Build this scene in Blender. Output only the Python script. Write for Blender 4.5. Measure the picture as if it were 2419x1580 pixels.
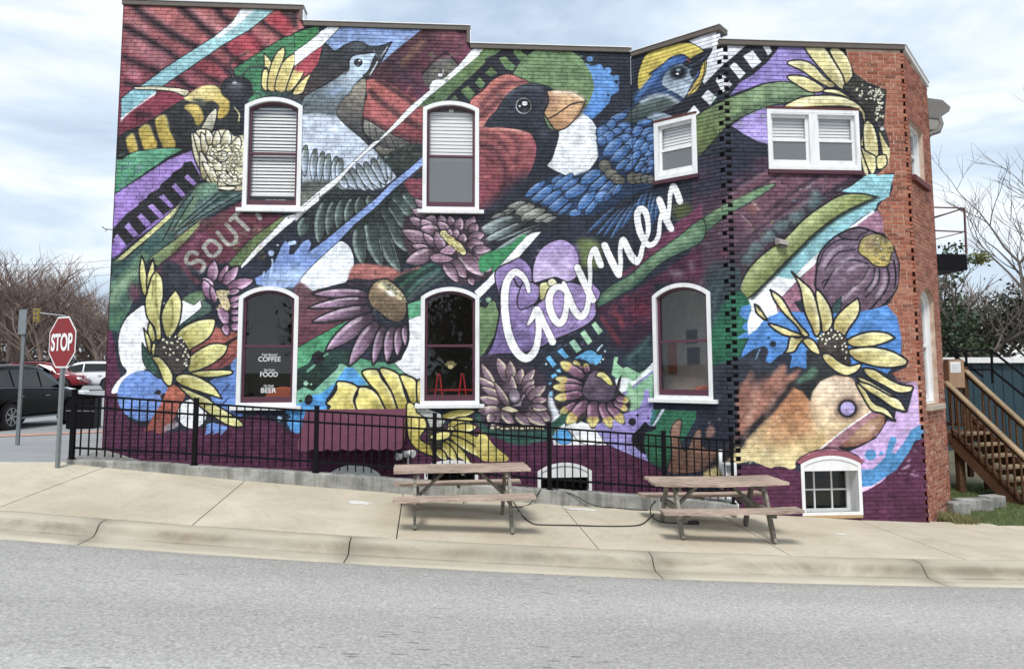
import bpy, bmesh, math, random
import numpy as np
from mathutils import Matrix, Vector
for o in list(bpy.data.objects): bpy.data.objects.remove(o, do_unlink=True)
SC = bpy.context.scene; COL = SC.collection
# ---------------------------------------------------------------- camera
FX=1780.0; PX,PY=1209.5,702.0; YAW,PIT,ROL=math.radians(4.3),math.radians(5.55),0.0035
CAM=np.array([0.0,-13.4,2.0])
fw=np.array([math.sin(YAW)*math.cos(PIT),math.cos(YAW)*math.cos(PIT),math.sin(PIT)])
rt0=np.array([math.cos(YAW),-math.sin(YAW),0.0]); up0=np.cross(rt0,fw)
rt=rt0*math.cos(ROL)-up0*math.sin(ROL); up=up0*math.cos(ROL)+rt0*math.sin(ROL)
cam=bpy.data.cameras.new('camera'); co=bpy.data.objects.new('camera',cam); COL.objects.link(co); SC.camera=co
cam.sensor_fit='HORIZONTAL'; cam.sensor_width=36; cam.lens=36*FX/2419; cam.shift_y=-88/2419; cam.clip_start=.05; cam.clip_end=600
co.matrix_world=Matrix(((rt[0],up[0],-fw[0],CAM[0]),(rt[1],up[1],-fw[1],CAM[1]),(rt[2],up[2],-fw[2],CAM[2]),(0,0,0,1)))
# ---------------------------------------------------------------- daylight: overcast, high soft sun behind the camera
SUN_EL, SUN_AZ = math.radians(54), math.radians(196)
W=bpy.data.worlds.new("World"); SC.world=W; W.use_nodes=True; nt=W.node_tree; nt.nodes.clear()
def N(t,**k):
    n=nt.nodes.new(t)
    for a,b in k.items(): setattr(n,a,b)
    return n
wo=N('ShaderNodeOutputWorld'); bg=N('ShaderNodeBackground'); sky=N('ShaderNodeTexSky'); sky.sky_type='NISHITA'; sky.sun_disc=False
sky.sun_elevation=SUN_EL; sky.sun_rotation=math.radians(205); sky.air_density=1.2; sky.dust_density=2.0
tc=N('ShaderNodeTexCoord'); mp=N('ShaderNodeMapping'); mp.inputs['Scale'].default_value=(1.3,1.3,4.6); mp.inputs['Rotation'].default_value=(.12,.05,.5); mp.inputs['Location'].default_value=(.35,.2,.1)
n1=N('ShaderNodeTexNoise'); n1.inputs['Scale'].default_value=2.1; n1.inputs['Detail'].default_value=9; n1.inputs['Roughness'].default_value=.52; n1.inputs['Distortion'].default_value=.35
r1=N('ShaderNodeValToRGB'); e=r1.color_ramp.elements; e[0].position=.36; e[0].color=(4.3,5.3,6.6,1); e[1].position=.59; e[1].color=(8.4,8.8,9.2,1)
q=e.new(.48); q.color=(5.9,6.9,8.0,1)
mx=N('ShaderNodeMix',data_type='RGBA'); mx.inputs[0].default_value=.86
bg.inputs['Strength'].default_value=.066
L=nt.links.new
L(tc.outputs['Generated'],mp.inputs[0]); L(mp.outputs[0],n1.inputs['Vector']); L(n1.outputs['Fac'],r1.inputs[0]); L(sky.outputs[0],mx.inputs[6]); L(r1.outputs[0],mx.inputs[7]); L(mx.outputs[2],bg.inputs[0]); L(bg.outputs[0],wo.inputs[0])
sl=bpy.data.lights.new('sun','SUN'); sl.energy=1.5; sl.angle=math.radians(15); sl.color=(1,.965,.91); so=bpy.data.objects.new('sun',sl); COL.objects.link(so)
sd=Vector((math.sin(SUN_AZ)*math.cos(SUN_EL),math.cos(SUN_AZ)*math.cos(SUN_EL),math.sin(SUN_EL))); so.rotation_euler=sd.to_track_quat('Z','Y').to_euler()
SC.view_settings.view_transform='Standard'; SC.view_settings.look='None'; SC.view_settings.gamma=1; SC.view_settings.use_curve_mapping=False
SC.view_settings.exposure=1.0
SC.cycles.max_bounces=6; SC.cycles.transparent_max_bounces=12; SC.cycles.caustics_reflective=False; SC.cycles.caustics_refractive=False
# ---------------------------------------------------------------- survey: photo points -> places in the world (used once, to measure)
def proj(p):
    v=np.asarray(p,float)-CAM; d=v@fw; return np.stack([PX+FX*(v@rt)/d, PY-FX*(v@up)/d],-1)
def ray(x,y): return fw*FX+rt*(x-PX)+up*(PY-y)
def onplane(x,y,p0,n):
    r=ray(x,y); t=((np.asarray(p0)-CAM)@np.asarray(n))/(r@np.asarray(n)); return CAM+t*r
def ony(x,y,Y): return onplane(x,y,(0,Y,0),(0,1,0))
def onz(x,y,Z): return onplane(x,y,(0,0,Z),(0,0,1))
def dist(x,y,dep): r=ray(x,y); return CAM+r/np.linalg.norm(r)*dep
def qfit(Y,pts,deg=2):
    q=np.array([ony(*p,Y)[[0,2]] for p in pts]); c=np.polyfit(q[:,0],q[:,1],deg); return c,q[:,0].min(),q[:,0].max()
def prof(f,x,rs=-.045):
    c,a,b=f; x=np.asarray(x,float); z=np.polyval(c,np.clip(x,a,b)); return z+np.where(x>b,(x-b)*rs,0)+np.where(x<a,(a-x)*.015,0)
RB=qfit(-1.6,[(158,1088),(236,1105),(360,1119),(577,1139),(750,1150),(950,1163),(1280,1184),(1524,1208),(1729,1216)])
KB=qfit(-4.05,[(0,1203.5),(400,1240),(830,1271),(1200,1287),(1712,1305),(2130,1318),(2419,1328)])
KF=qfit(-4.38,[(0,1252),(400,1275),(830,1312),(1200,1330),(1712,1355),(2200,1364),(2419,1368)])
AE=qfit(-4.73,[(0,1274),(400,1298),(820,1337),(1200,1347),(1712,1373),(2200,1384),(2419,1387)])
def G(x,y):
    a=prof(RB,x); 
    x=np.asarray(x,float)
    a=np.where(x>4.3, np.minimum(a,1e9)*0+np.interp(x,[4.3,4.91,6.62,7.78,12],[-.262,-.33,-.445,-.505,-.68]), a)
    b=prof(KB,x); t=np.clip((y+4.05)/(4.05-1.6),0,1.2); return b+(a-b)*t
def ground(px,py):
    r=ray(px,py); lo,hi=3,30
    f=lambda t:(CAM+r/np.linalg.norm(r)*t)
    for _ in range(50):
        m=(lo+hi)/2; p=f(m)
        if p[2]>G(p[0],p[1]): lo=m
        else: hi=m
    return f(lo)
# ---------------------------------------------------------------- mural painter (vector paint strokes -> pixels)
CW, CH = 2419, 1320
CAN = np.zeros((CH, CW, 3), np.float32)
BARE = np.zeros((CH, CW), np.float32)          # 1 where the brick was left unpainted
TILE = dict(a=(250,0,4.442), b=(700,0,4.442), c=(1150,50,4.442), d=(1600,50,4.442), e=(250,330,4.442), f=(700,330,4.442),
            g=(1150,380,4.442), h=(1650,380,4.442), i=(230,640,4.442), j=(700,640,4.442), k=(1150,700,4.442), l=(1680,600,4.442),
            m=(150,900,3.702), n=(680,900,3.702), o=(1200,900,3.702), p=(1680,880,3.702), s=(0,0,1.0))
rs = random.Random(7)
def hexc(h):
    h = h.lstrip('#'); return np.array([int(h[q:q+2],16)/255 for q in (0,2,4)], np.float32)
def pts(t, s):
    ox, oy, k = TILE[t]; out = []
    if not isinstance(s, str):
        return [(ox+x/k, oy+y/k) for x, y in s]
    for w in s.split():
        star = w.endswith('*'); x, y = w.rstrip('*').split(','); p = (ox+float(x)/k, oy+float(y)/k)
        out.append(p)
        if star: out += [p]
    return out
def spline(P, closed, n=7):
    P = np.array(P, float); N = len(P)
    if N < 3: return P
    u = np.linspace(0,1,n,endpoint=False)[:,None]; out = []
    for q in range(N if closed else N-1):
        if closed: p0,p1,p2,p3 = P[q-1],P[q],P[(q+1)%N],P[(q+2)%N]
        else: p0,p1,p2,p3 = P[max(q-1,0)],P[q],P[q+1],P[min(q+2,N-1)]
        if np.allclose(p1,p2): continue
        m1 = (p2-p0)*.5; m2 = (p3-p1)*.5; d = np.linalg.norm(p2-p1)
        for m in (m1,m2):
            l = np.linalg.norm(m)
            if l > d*1.2: m *= d*1.2/l
        out.append((2*u**3-3*u**2+1)*p1+(u**3-2*u**2+u)*m1+(-2*u**3+3*u**2)*p2+(u**3-u**2)*m2)
    if not closed: out.append(P[-1:])
    return np.concatenate(out)
def cover(polys, pad=0):
    """anti-aliased coverage of closed polygons (union); returns (x0,y0,mask)"""
    A = np.concatenate(polys); x0 = max(int(A[:,0].min())-2-pad,0); x1 = min(int(A[:,0].max())+3+pad,CW)
    y0 = max(int(A[:,1].min())-2-pad,0); y1 = min(int(A[:,1].max())+3+pad,CH)
    if x1<=x0 or y1<=y0: return None
    W, H = x1-x0, y1-y0; SS = 2
    B = np.concatenate([np.roll(p,-1,0) for p in polys])
    up = A[:,1] <= B[:,1]; sg = np.where(up,1.0,-1.0); P = np.where(up[:,None],A,B); Q = np.where(up[:,None],B,A)
    r0 = np.clip(np.ceil((P[:,1]-y0)*SS-.5),0,H*SS).astype(int); r1 = np.clip(np.ceil((Q[:,1]-y0)*SS-.5),0,H*SS).astype(int)
    n = np.maximum(r1-r0,0); e = np.repeat(np.arange(len(n)),n); k = np.arange(n.sum())-np.repeat(np.cumsum(n)-n,n); r = r0[e]+k
    yy = (r+.5)/SS+y0; dy = Q[e,1]-P[e,1]; xx = np.clip(P[e,0]+(yy-P[e,1])*(Q[e,0]-P[e,0])/dy-x0, 0, W)
    ix = xx.astype(int); fr = xx-ix; W2 = W+2
    acc = np.bincount(np.concatenate([r*W2+ix, r*W2+ix+1]), np.concatenate([sg[e]*(1-fr), sg[e]*fr]), minlength=H*SS*W2).reshape(H*SS,W2)
    m = np.clip(np.abs(np.cumsum(acc,1)[:,:W]),0,1).astype(np.float32)
    return x0,y0,m.reshape(H,SS,W).mean(1)
def blur(m, r):
    r = int(round(r))
    if r < 1: return m
    for _ in range(2):
        for ax in (0,1):
            c = np.cumsum(np.pad(m, [(r+1,r) if q==ax else (0,0) for q in (0,1)]), axis=ax, dtype=np.float64)
            n = m.shape[ax]; s = [slice(None)]*2; e = [slice(None)]*2
            s[ax] = slice(2*r+1,2*r+1+n); e[ax] = slice(0,n)
            m = ((c[tuple(s)]-c[tuple(e)])/(2*r+1)).astype(np.float32)
    return m
CLIP = []
def comp(reg, col, alpha=1.0):
    x0,y0,m = reg; H,W = m.shape
    for cx,cy,cm in CLIP:
        w = np.zeros((H,W),np.float32); h2,w2 = cm.shape
        ax,ay,bx,by = max(x0,cx),max(y0,cy),min(x0+W,cx+w2),min(y0+H,cy+h2)
        if bx<=ax or by<=ay: return
        w[ay-y0:by-y0,ax-x0:bx-x0] = cm[ay-cy:by-cy,ax-cx:bx-cx]; m = m*w
    m = (m*alpha)[...,None]; v = CAN[y0:y0+H,x0:x0+W]; v += m*(col-v)
def full(reg):
    f = np.zeros((CH,CW),np.float32); x0,y0,m = reg; f[y0:y0+m.shape[0],x0:x0+m.shape[1]] = m; return f
def F(t, s, c, c2=None, ax=None, ol=0, oc='#17181d', soft=0, sm=1, al=1.0):
    """filled shape; c2/ax: linear gradient from c to c2 along ax=((x,y),(x,y)) in tile units; ol outline width"""
    P = pts(t,s); P = spline(P,True) if sm else np.array(P,float)
    reg = cover([P], int(soft*2.2)+1)
    if reg is None: return
    x0,y0,m = reg
    if soft: m = blur(m, soft)
    if c2:
        ox,oy,k = TILE[t]
        if ax is None: A=(P[:,0].mean(),P[:,1].min()); B=(P[:,0].mean(),P[:,1].max())
        else: A=(ox+ax[0][0]/k, oy+ax[0][1]/k); B=(ox+ax[1][0]/k, oy+ax[1][1]/k)
        H,W = m.shape; yy,xx = np.mgrid[y0:y0+H,x0:x0+W]; dx,dy=B[0]-A[0],B[1]-A[1]
        g = np.clip(((xx-A[0])*dx+(yy-A[1])*dy)/(dx*dx+dy*dy+1e-6),0,1)[...,None].astype(np.float32); g = g*g*(3-2*g)
        col = hexc(c)*(1-g)+hexc(c2)*g
    else: col = hexc(c)
    comp((x0,y0,m), col, al)
    if ol: ribbon(np.vstack([P,P[:1]]), ol, oc)
    return (x0,y0,m)
def ribbon(P, w, col, soft=0, al=1.0, taper=0):
    P = np.asarray(P,float); n=len(P)
    if n<2: return
    d = np.gradient(P,axis=0); L = np.hypot(d[:,0],d[:,1])+1e-6; N = np.stack([-d[:,1]/L, d[:,0]/L],1)
    u = np.linspace(0,1,n); ww = np.full(n,float(w) if np.isscalar(w) else 0.0)
    if not np.isscalar(w): ww = np.interp(u, np.linspace(0,1,len(w)), w)
    if taper==1: ww = ww*(.15+.85*np.sin(np.pi*np.clip(u,0.02,.98))**.7)
    if taper==2: ww = ww*(1-.9*u)
    h = ww[:,None]/2; polys = []
    for q in range(n-1):
        polys.append(np.array([P[q]+N[q]*h[q],P[q+1]+N[q+1]*h[q+1],P[q+1]-N[q+1]*h[q+1],P[q]-N[q]*h[q]]))
    a = np.linspace(0,2*np.pi,9)[:-1]
    for q in (0,n-1):
        if ww[q] > 2: polys.append(P[q]+np.stack([np.cos(a),np.sin(a)],1)*h[q])
    # union in one accumulation: consistent winding
    polys = [p if ((p[:,0]*np.roll(p[:,1],-1)-np.roll(p[:,0],-1)*p[:,1]).sum()>0) else p[::-1] for p in polys]
    reg = cover(polys, int(soft*2.2)+1)
    if reg is None: return
    x0,y0,m = reg
    if soft: m=blur(m,soft)
    comp((x0,y0,m), hexc(col), al)
def S(t, s, w, c='#17181d', soft=0, al=1.0, taper=0, n=6):
    P = pts(t,s); ribbon(spline(P,False,n) if len(P)>2 else np.array([[P[0][0]+(P[1][0]-P[0][0])*q/6, P[0][1]+(P[1][1]-P[0][1])*q/6] for q in range(7)]), w, c, soft, al, taper)
def E(t, x, y, rx, ry, c, rot=0, ol=0, oc='#17181d', soft=0, al=1.0, wob=0):
    ox,oy,k = TILE[t]; a = np.linspace(0,2*np.pi,20,endpoint=False); r = math.radians(rot)
    w = 1+wob*np.array([rs.uniform(-1,1) for _ in a])
    X = rx*np.cos(a)*w; Y = ry*np.sin(a)*w
    P = [(x+X[q]*math.cos(r)-Y[q]*math.sin(r), y+X[q]*math.sin(r)+Y[q]*math.cos(r)) for q in range(20)]
    return F(t, P, c, ol=ol, oc=oc, soft=soft, al=al, sm=0 if rx<40 and not wob else 1)
def petal(t, x0, y0, x1, y1, w, dark, mid, lite, ol=3.0, bend=0.0, tip=.55, oc='#17181d', crease=2):
    """one petal or feather: shaded root, pale rim on one side, creases, black contour"""
    L = math.hypot(x1-x0,y1-y0); ux,uy=(x1-x0)/L,(y1-y0)/L; nx,ny=-uy,ux
    us = np.linspace(0,1,12); prof = np.sin(np.pi*us**tip)**.62 if tip!=1 else np.sin(np.pi*us)**.7
    prof = np.maximum(prof, .0); prof[0] = .35
    cx = [x0+ux*L*u+nx*bend*L*math.sin(math.pi*u) for u in us]; cy = [y0+uy*L*u+ny*bend*L*math.sin(math.pi*u) for u in us]
    lft = [(cx[q]+nx*w*prof[q], cy[q]+ny*w*prof[q]) for q in range(12)]; rgt = [(cx[q]-nx*w*prof[q], cy[q]-ny*w*prof[q]) for q in range(11,-1,-1)]
    P = lft+rgt[1:]
    reg = F(t, P, dark, mid, ax=((x0,y0),(x0+ux*L*.75,y0+uy*L*.75)))
    CLIP.append(reg)
    k = TILE[t][2]
    S(t, [(cx[q]+nx*w*.62*prof[q], cy[q]+ny*w*.62*prof[q]) for q in range(2,12)], max(w*.42/k,1.5), lite, soft=max(1,w*.12/k), al=.75)
    S(t, [(cx[q]-nx*w*.75*prof[q], cy[q]-ny*w*.75*prof[q]) for q in range(0,12)], max(w*.4/k,1.2), dark, soft=max(1,w*.14/k), al=.7)
    S(t, [(cx[q]-nx*w*.9*prof[q], cy[q]-ny*w*.9*prof[q]) for q in range(5,12)], max(w*.12/k,1.0), lite, al=.6)
    for c in range(crease):
        o = (-.25+.45*c)+rs.uniform(-.1,.1)
        S(t, [(cx[q]+nx*w*o*prof[q], cy[q]+ny*w*o*prof[q]) for q in range(0,8+rs.randint(0,2))], max(1.0,w*.10/k), dark, soft=.6, al=.55, taper=2)
    CLIP.pop()
    if ol: ribbon(np.array(spline(pts(t,P),True)), ol, oc)
def FP(t, s, dark, mid, lite, root, ol=3.5, oc='#17181d'):
    """petal from an explicit outline; root=(x,y) base end for shading"""
    P = pts(t,s); Q = spline(P,True); ox,oy,k = TILE[t]; R = np.array([ox+root[0]/k, oy+root[1]/k])
    far = Q[np.argmax(((Q-R)**2).sum(1))]; ctr = Q.mean(0); C0=[]
    ax = ((root[0],root[1]),((far[0]-ox)*k,(far[1]-oy)*k)); mx=(ax[0][0]*.35+ax[1][0]*.65, ax[0][1]*.35+ax[1][1]*.65)
    reg = F(t, s, dark, mid, ax=(ax[0],mx)); CLIP.append(reg)
    # rim light: outline pulled inwards
    inn = ctr+(Q-ctr)*.80; n=len(inn)
    half = inn[:n//2]; ribbon(half, max(3.0,np.ptp(Q[:,0]+Q[:,1])*.05), lite, soft=2, al=.7)
    ribbon(ctr+(Q-ctr)*.93, 1.6, lite, soft=0, al=.55)
    for f in (-.3,.05,.35):
        d = far-R; nn = np.array([-d[1],d[0]])*.13*f; c0 = R+nn*.5; c1 = R+d*(.55+.2*rs.random())+nn; mdl = (c0+c1)/2 + (ctr-(R+far)/2)*.6
        ribbon(spline([c0,mdl,c1],False), 1.8, dark, soft=1, al=.65, taper=2)
    CLIP.pop()
    if ol: ribbon(np.vstack([Q,Q[:1]]), ol, oc)
def seeds(t, lst, c='#f1eed2'):
    for x,y in lst: E(t,x,y,rs.uniform(12,21),rs.uniform(9,15),c,rot=rs.uniform(0,180),ol=.8)
def bricks_rain(t, x0,y0,x1,y1, n, cols, w=(6,14), h=(2.5,4), al=.5):
    """loose dry-brush dabs that break a flat field"""
    for _ in range(n):
        x=rs.uniform(x0,x1); y=rs.uniform(y0,y1); E(t,x,y,rs.uniform(*w)*TILE[t][2]*.6,rs.uniform(*h)*TILE[t][2]*.6,rs.choice(cols),rot=rs.uniform(-40,5),soft=1.4,al=al)

def paint():
    NV='#1f2532'; MR='#4c1f39'; WH='#eef2f8'; BK='#17181d'
    CAN[:] = hexc(NV)
    F('s',"225,765 262,770 285,900 300,990 380,1025 480,1010 620,975 700,980 760,1000 960,1010 1130,1000 1240,1040 1310,1040 1430,1050 1530,1090 1640,1165 1700,1160 1745,1098 1820,1100 1880,1110 2030,1160 2180,1030 2300,1000 2300,1330 200,1330",MR,sm=0)
    # ---------------- top left: red boards
    F('a',"100,-50 2100,-50 2100,280 1640,530 1350,720 1300,1000 700,1100 150,1450 100,1000",'#b0555400'[:7],'#7b2b3b',ax=((1000,50),(700,1300)),sm=0)
    bricks_rain('a',220,80,1300,900,120,['#c97a74','#8c3a48','#b0637c','#6e2a36'])
    bricks_rain('a',1000,200,1900,800,60,['#b8353f','#8f2c3c','#c4525a'])
    for q in ("330,60 560,250 820,420","850,70 1000,200 1200,320","260,330 520,500 700,600","230,470 400,560 600,690","230,720 330,800","230,200 420,330"): S('a',q,20,'#c98690',soft=8,al=.55)
    for q in ("1290,480 1380,560 1480,620","1530,330 1640,430 1740,480","1080,640 1180,720 1280,740","900,720 1010,790 1100,830","780,800 880,860 980,880"): S('a',q,18,'#c4606a',soft=7,al=.6)
    for s,w in (("260,30 400,160 600,300 780,410 950,500",16),("760,60 900,180 1040,300 1140,390",15),("200,285 420,400 600,510 760,620",14),("190,600 380,690 560,760",13),("190,860 330,905",10),("1150,60 1230,180 1340,240",14),
                ("1240,450 1300,560 1460,680",14),("1490,340 1580,450 1690,540",13),("1640,230 1780,330 1900,420",11),("1060,590 1200,690 1330,790",15),("880,690 1000,760 1180,860",15),("730,800 850,900 930,930",13),("540,1000 700,1050 820,1040",11),("330,1180 480,1230 560,1240",10)):
        S('a',s,w*1.35,'#35202a',soft=4,al=.85); S('a',s,w*.4,'#1d151b',soft=1,al=.8)
    F('a',"1830,90 2010,80 2010,300 1960,300 1850,170",'#3a2a2c',sm=0,soft=2)
    F('a',"1690,200 1820,130 1960,270 1900,370 1750,280",'#bb2f3a',soft=5,al=.9)
    F('a',"1270,460 1500,340 1640,500 1420,620 1330,570",'#b42f3c',soft=6,al=.8)
    F('a',"880,700 1080,620 1250,760 1180,820",'#a9363f',soft=7,al=.7)
    F('a',"1440,60 1830,60 1500,325 1250,462 1040,605 800,770 600,905 520,975 380,1070 160,1250 160,1040 240,965 400,880 620,715 860,560 1130,390 1330,232",'#a4d3d9','#7fb6c4',ax=((1600,95),(200,1100)),sm=0,ol=2)
    F('a',"1440,60 1610,60 1420,235 1200,400 1120,410 1330,232",WH,sm=0,soft=1)
    F('a',"530,960 520,1000 260,1180 155,1290 155,1240 300,1130",WH,sm=0)
    F('a',"520,1000 700,960 870,1010 700,1110 340,1330 150,1440 150,1290 300,1150",'#8c2b3c','#6d2735',soft=2)
    F('a',"330,1170 500,1200 450,1235 330,1230",'#331d26',soft=4)
    F('a',"2240,270 1850,405 1640,530 1340,722 1365,820 1480,900 1560,980 1480,1080 1700,1010 2100,900 2240,330",'#3f9d5e','#2f7d4e',ax=((2200,300),(1400,950)),sm=0,ol=2)
    bricks_rain('a',1400,500,2200,900,40,['#62b77e','#2c7a49'])
    F('a',"2260,360 2260,480 2120,590 2010,690 1980,620 2010,555",WH,sm=0,ol=1.5)
    F('a',"2260,480 2260,760 2050,830 2010,690",'#a23743',sm=0)
    F('a',"2150,780 2260,740 2260,1150 2080,1050 1900,1020",'#33363a',soft=4)
    E('a',1810,960,200,45,'#26423b',soft=3)
    # small yellow flower above the window
    for s,r in (("1660,560* 1740,660 1730,800 1700,920 1690,950 1640,860 1660,760",(1760,980)),("1650,740 1700,740 1700,940 1660,950 1630,880",(1760,980)),("1800,540* 1870,490* 1880,560 1840,700 1790,850 1770,960 1700,940 1700,820 1740,660",(1780,980)),("1990,550* 1990,640 1930,820 1880,960 1780,950 1790,830 1860,650",(1800,980)),("2110,620* 2090,740 2020,870 1940,960 1890,950 1930,820 1990,700",(1850,980)),("2170,760* 2140,880 2060,980 1960,1000 1990,920 2080,820",(1880,1000))):
        FP('a',s,'#b59b58','#ead98c','#f5edb8',r,ol=3)
    # bee
    F('a',"150,1430 350,1330 600,1200 740,1090 900,1000 1060,900 1200,920 1310,1050 1310,1160 1400,1200 1400,1400 1200,1330 1000,1350 900,1400 880,1600 700,1650 200,1680 130,1680",'#2e3134','#1c1d20',ol=2)
    bricks_rain('a',650,1180,1150,1500,40,['#4a5654','#3a4444','#22272b'])
    for s in ("350,1360 440,1310 500,1430 540,1510 500,1600 430,1620 370,1480","520,1260 620,1215 660,1350 730,1500 710,1580 640,1600 560,1450","215,1460 280,1410 330,1550 320,1610 250,1600 215,1500"):
        F('a',s,'#c9ab4d','#a88b3a',soft=1); 
        q=pts('a',s); S('s'," ".join("%f,%f"%p for p in q[:3]),3,'#ecdc9a',soft=2,al=.8)
    F('a',"820,1030 950,935 1060,895 1150,905 1250,990 1300,1100 1270,1200 1190,1250 1170,1190 1190,1120 1120,1060 990,1080 900,1070",'#e8d48e','#bb9a44',ax=((1000,900),(1200,1230)),soft=1)
    F('a',"900,1040 1010,1040 1060,1100 960,1090",'#4d5449',soft=3)
    F('a',"820,1130 880,1095 970,1110 1020,1200 1020,1260 960,1320 900,1200",'#d8bb62','#a98a3c',soft=1)
    F('a',"290,915* 500,905 750,925 875,955 860,990 830,1015 700,965 500,945 310,940",'#efe8c8','#bdb796',ol=2.5)
    F('a',"1150,1135* 1168,1170 1150,1280 1110,1380 980,1400 1040,1270 1080,1200",'#d9d6c0','#8e8b7a',ol=2.5)
    E('a',1370,930,165,130,'#23252c',ol=2); E('a',1370,900,90,25,'#59606b',soft=4); E('a',1350,870,25,12,'#c6ccd6',soft=1); E('a',1330,960,110,60,'#3a3d48',rot=15,soft=5,al=.7)
    for s,w in (("1340,820 1300,670 1380,600 1470,570",4),("1410,830 1500,720 1600,700 1690,715",4),("1520,980 1600,980 1640,1030",4),("1330,1120 1390,1180 1400,1260",5)): S('a',s,w,'#1d1e23'); S('a',s,1.4,'#8a8f96',al=.6)
    S('a',"1350,1130 1400,1200 1395,1270",3,'#d9cf98')
    # ---------------- top middle: chickadee
    F('b',"-20,350 225,270 200,400 130,460 -20,560",'#2f9a4f',sm=0,ol=1.5)
    F('b',"255,330 350,270 475,275 465,330 290,470 150,570 -20,700 -20,545 110,455",WH,sm=0,ol=1.5)
    F('b',"475,275 1330,300 1060,520 860,695 700,500 400,545 290,465",'#7d97cf','#8fb0dd',sm=0,ol=1.5)
    F('b',"-20,720 280,490 350,550 360,600 250,640 240,740 100,760",'#b23844',soft=2)
    F('b',"1330,300 1815,340 1890,510 1600,810 1250,1110 1000,900 730,850 860,695 1060,520",'#43252d','#6a2f42',ax=((1100,500),(1500,900)),sm=0)
    bricks_rain('b',1000,380,1800,900,90,['#7b3b48','#4c2a3a','#6b4438','#2f2433'])
    S('b',"1330,440 1220,560 1080,690",12,'#94674d',soft=5,al=.7); S('b',"1500,340 1700,420 1800,460",20,'#8a4a52',soft=8,al=.6)
    S('b',"1000,640 1150,800 1300,950",22,'#2c2233',soft=8,al=.6)
    F('b',"1330,790 1550,600 1700,700 1540,830 1400,930",'#575452',soft=2); S('b',"1320,780 1550,560 1710,690",4,'#1c1a1f'); S('b',"1300,700 1540,550",2,'#6a3a45'); E('b',1510,790,28,22,WH,ol=1); S('b',"1540,720 1540,780",2,'#d8dbe0')
    F('b',"720,860 870,835 1000,890 1300,1080 1350,1130 1350,1600 1190,1500 950,1390 720,1250 695,1150 745,1000",'#bd5853','#84353c',ax=((900,850),(1300,1500)))
    bricks_rain('b',760,900,1320,1450,60,['#d97a70','#a23c40','#c34a4a'])
    for s,w in (("860,840 1080,980 1270,1120",13),("770,960 980,1140 1220,1300 1330,1340",14),("700,1230 950,1350 1200,1460 1330,1500",9)): S('b',s,w,'#4b2a30',soft=3,al=.9)
    # body of the bird
    F('b',"60,1190 300,1150 430,1200 560,1340 780,1545 900,1640 1000,1780 1050,1860 900,1980 60,2000",'#cdd9ef','#b4c2d6',sm=0)
    F('b',"560,640 550,740 500,770 300,900 160,960 90,1000 60,1200 200,1180 430,1215 480,1100 600,960 650,850 780,740 820,560 610,580",'#b9cfe4','#56626a',ax=((650,600),(250,1150)),soft=1)
    S('b',"80,1120 250,1130 400,1160",26,'#4d575c',soft=9,al=.8); E('b',400,960,110,40,'#8ba3cf',rot=-25,soft=6,al=.7)
    F('b',"620,880 725,830 725,1000 700,1200 690,1350 780,1540 690,1460 430,1220 470,1070 560,980",'#8d8578','#303237',ax=((680,900),(600,1450)),ol=1.5)
    F('b',"230,680 295,465 400,535 500,480 600,440 700,450 780,492 900,478 1008,438* 960,520 880,665 830,720 765,800 700,800 760,740 800,640 825,560 700,570 600,585 555,640 550,720 480,765 300,890 100,1000 50,1060 100,900 180,740",'#2c3137','#3b3334',ol=2.5)
    bricks_rain('b',200,600,540,850,30,['#544c48','#262a30']); E('b',640,490,110,28,'#5c6a74',rot=-5,soft=5,al=.7)
    S('b',"810,520 860,600 960,490",2,'#6b7884'); S('b',"770,790 820,710 850,650",3,'#cdd3da'); S('b',"890,600 960,490",2.5,'#a9b6c2')
    E('b',650,660,44,40,'#111216',ol=1); E('b',650,660,30,26,'#26292f'); E('b',662,638,13,9,WH); E('b',640,690,16,6,'#5a636e',soft=1)
    # belly feathers, three rows
    for q,(x,y,x1,y1) in enumerate(((100,60,90,390),(200,100,180,450),(280,130,240,460),(340,150,320,500),(420,180,400,480),(470,200,440,440))):
        petal('f',x,y,x1,y1,40,'#56635f','#9fb3cc','#dfe9f6',ol=1.5,tip=.8,bend=.03)
    for x,y,x1,y1 in ((960,120,990,420),(880,150,950,440),(800,200,940,480),(720,240,900,520),(640,260,820,540),(570,300,730,540),(520,330,640,530),(470,380,540,520)):
        petal('f',x,y,x1,y1,44,'#5d6a6b','#aebfd6','#e3ecf8',ol=2,tip=.8,bend=.06)
    F('f',"50,470 200,430 430,440 430,560 100,760 50,760",'#4c5550','#6b7768',soft=3)
    F('f',"400,500 700,560 900,560 1130,480 1240,640 1200,900 1180,1200 1100,1400 1060,1200 900,1340 700,1320 560,1000 240,1100 150,950 0,1020 0,860 200,650",'#232c2c','#1d2324',sm=0)
    for x,y,x1,y1,w in ((120,800,40,1020,65),(330,600,230,1090,70),(430,600,330,1010,60),(520,590,430,940,60),(620,590,520,880,55),(700,580,640,800,55),(790,580,760,700,50),
                        (1120,520,1300,760,60),(1010,560,1230,820,62),(970,640,1190,960,66),(900,700,1180,1190,75),(840,760,1090,1400,85),(760,800,900,1340,85),(660,880,700,1320,75)):
        petal('f',x,y,x1,y1,w,'#222e2c','#475a54','#93a9a6',ol=2.2,tip=.85,bend=.05)
    F('f',"830,80 1000,20 1190,20 1190,60 1100,90 1080,140 1000,130 950,170 880,160",'#8a8880','#55554f',ol=2)
    F('b',"705,1265 760,1270 950,1385 1185,1490 1190,1535 1080,1560 900,1540 750,1430 710,1390",'#8a8a84','#4a4c4a',ol=2)
    for s in ("760,1300 780,1460","830,1340 860,1520","900,1380 960,1550","980,1420 1050,1560","1060,1480 1080,1560","740,1440 1000,1560"): S('b',s,2,'#26272a')
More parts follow.
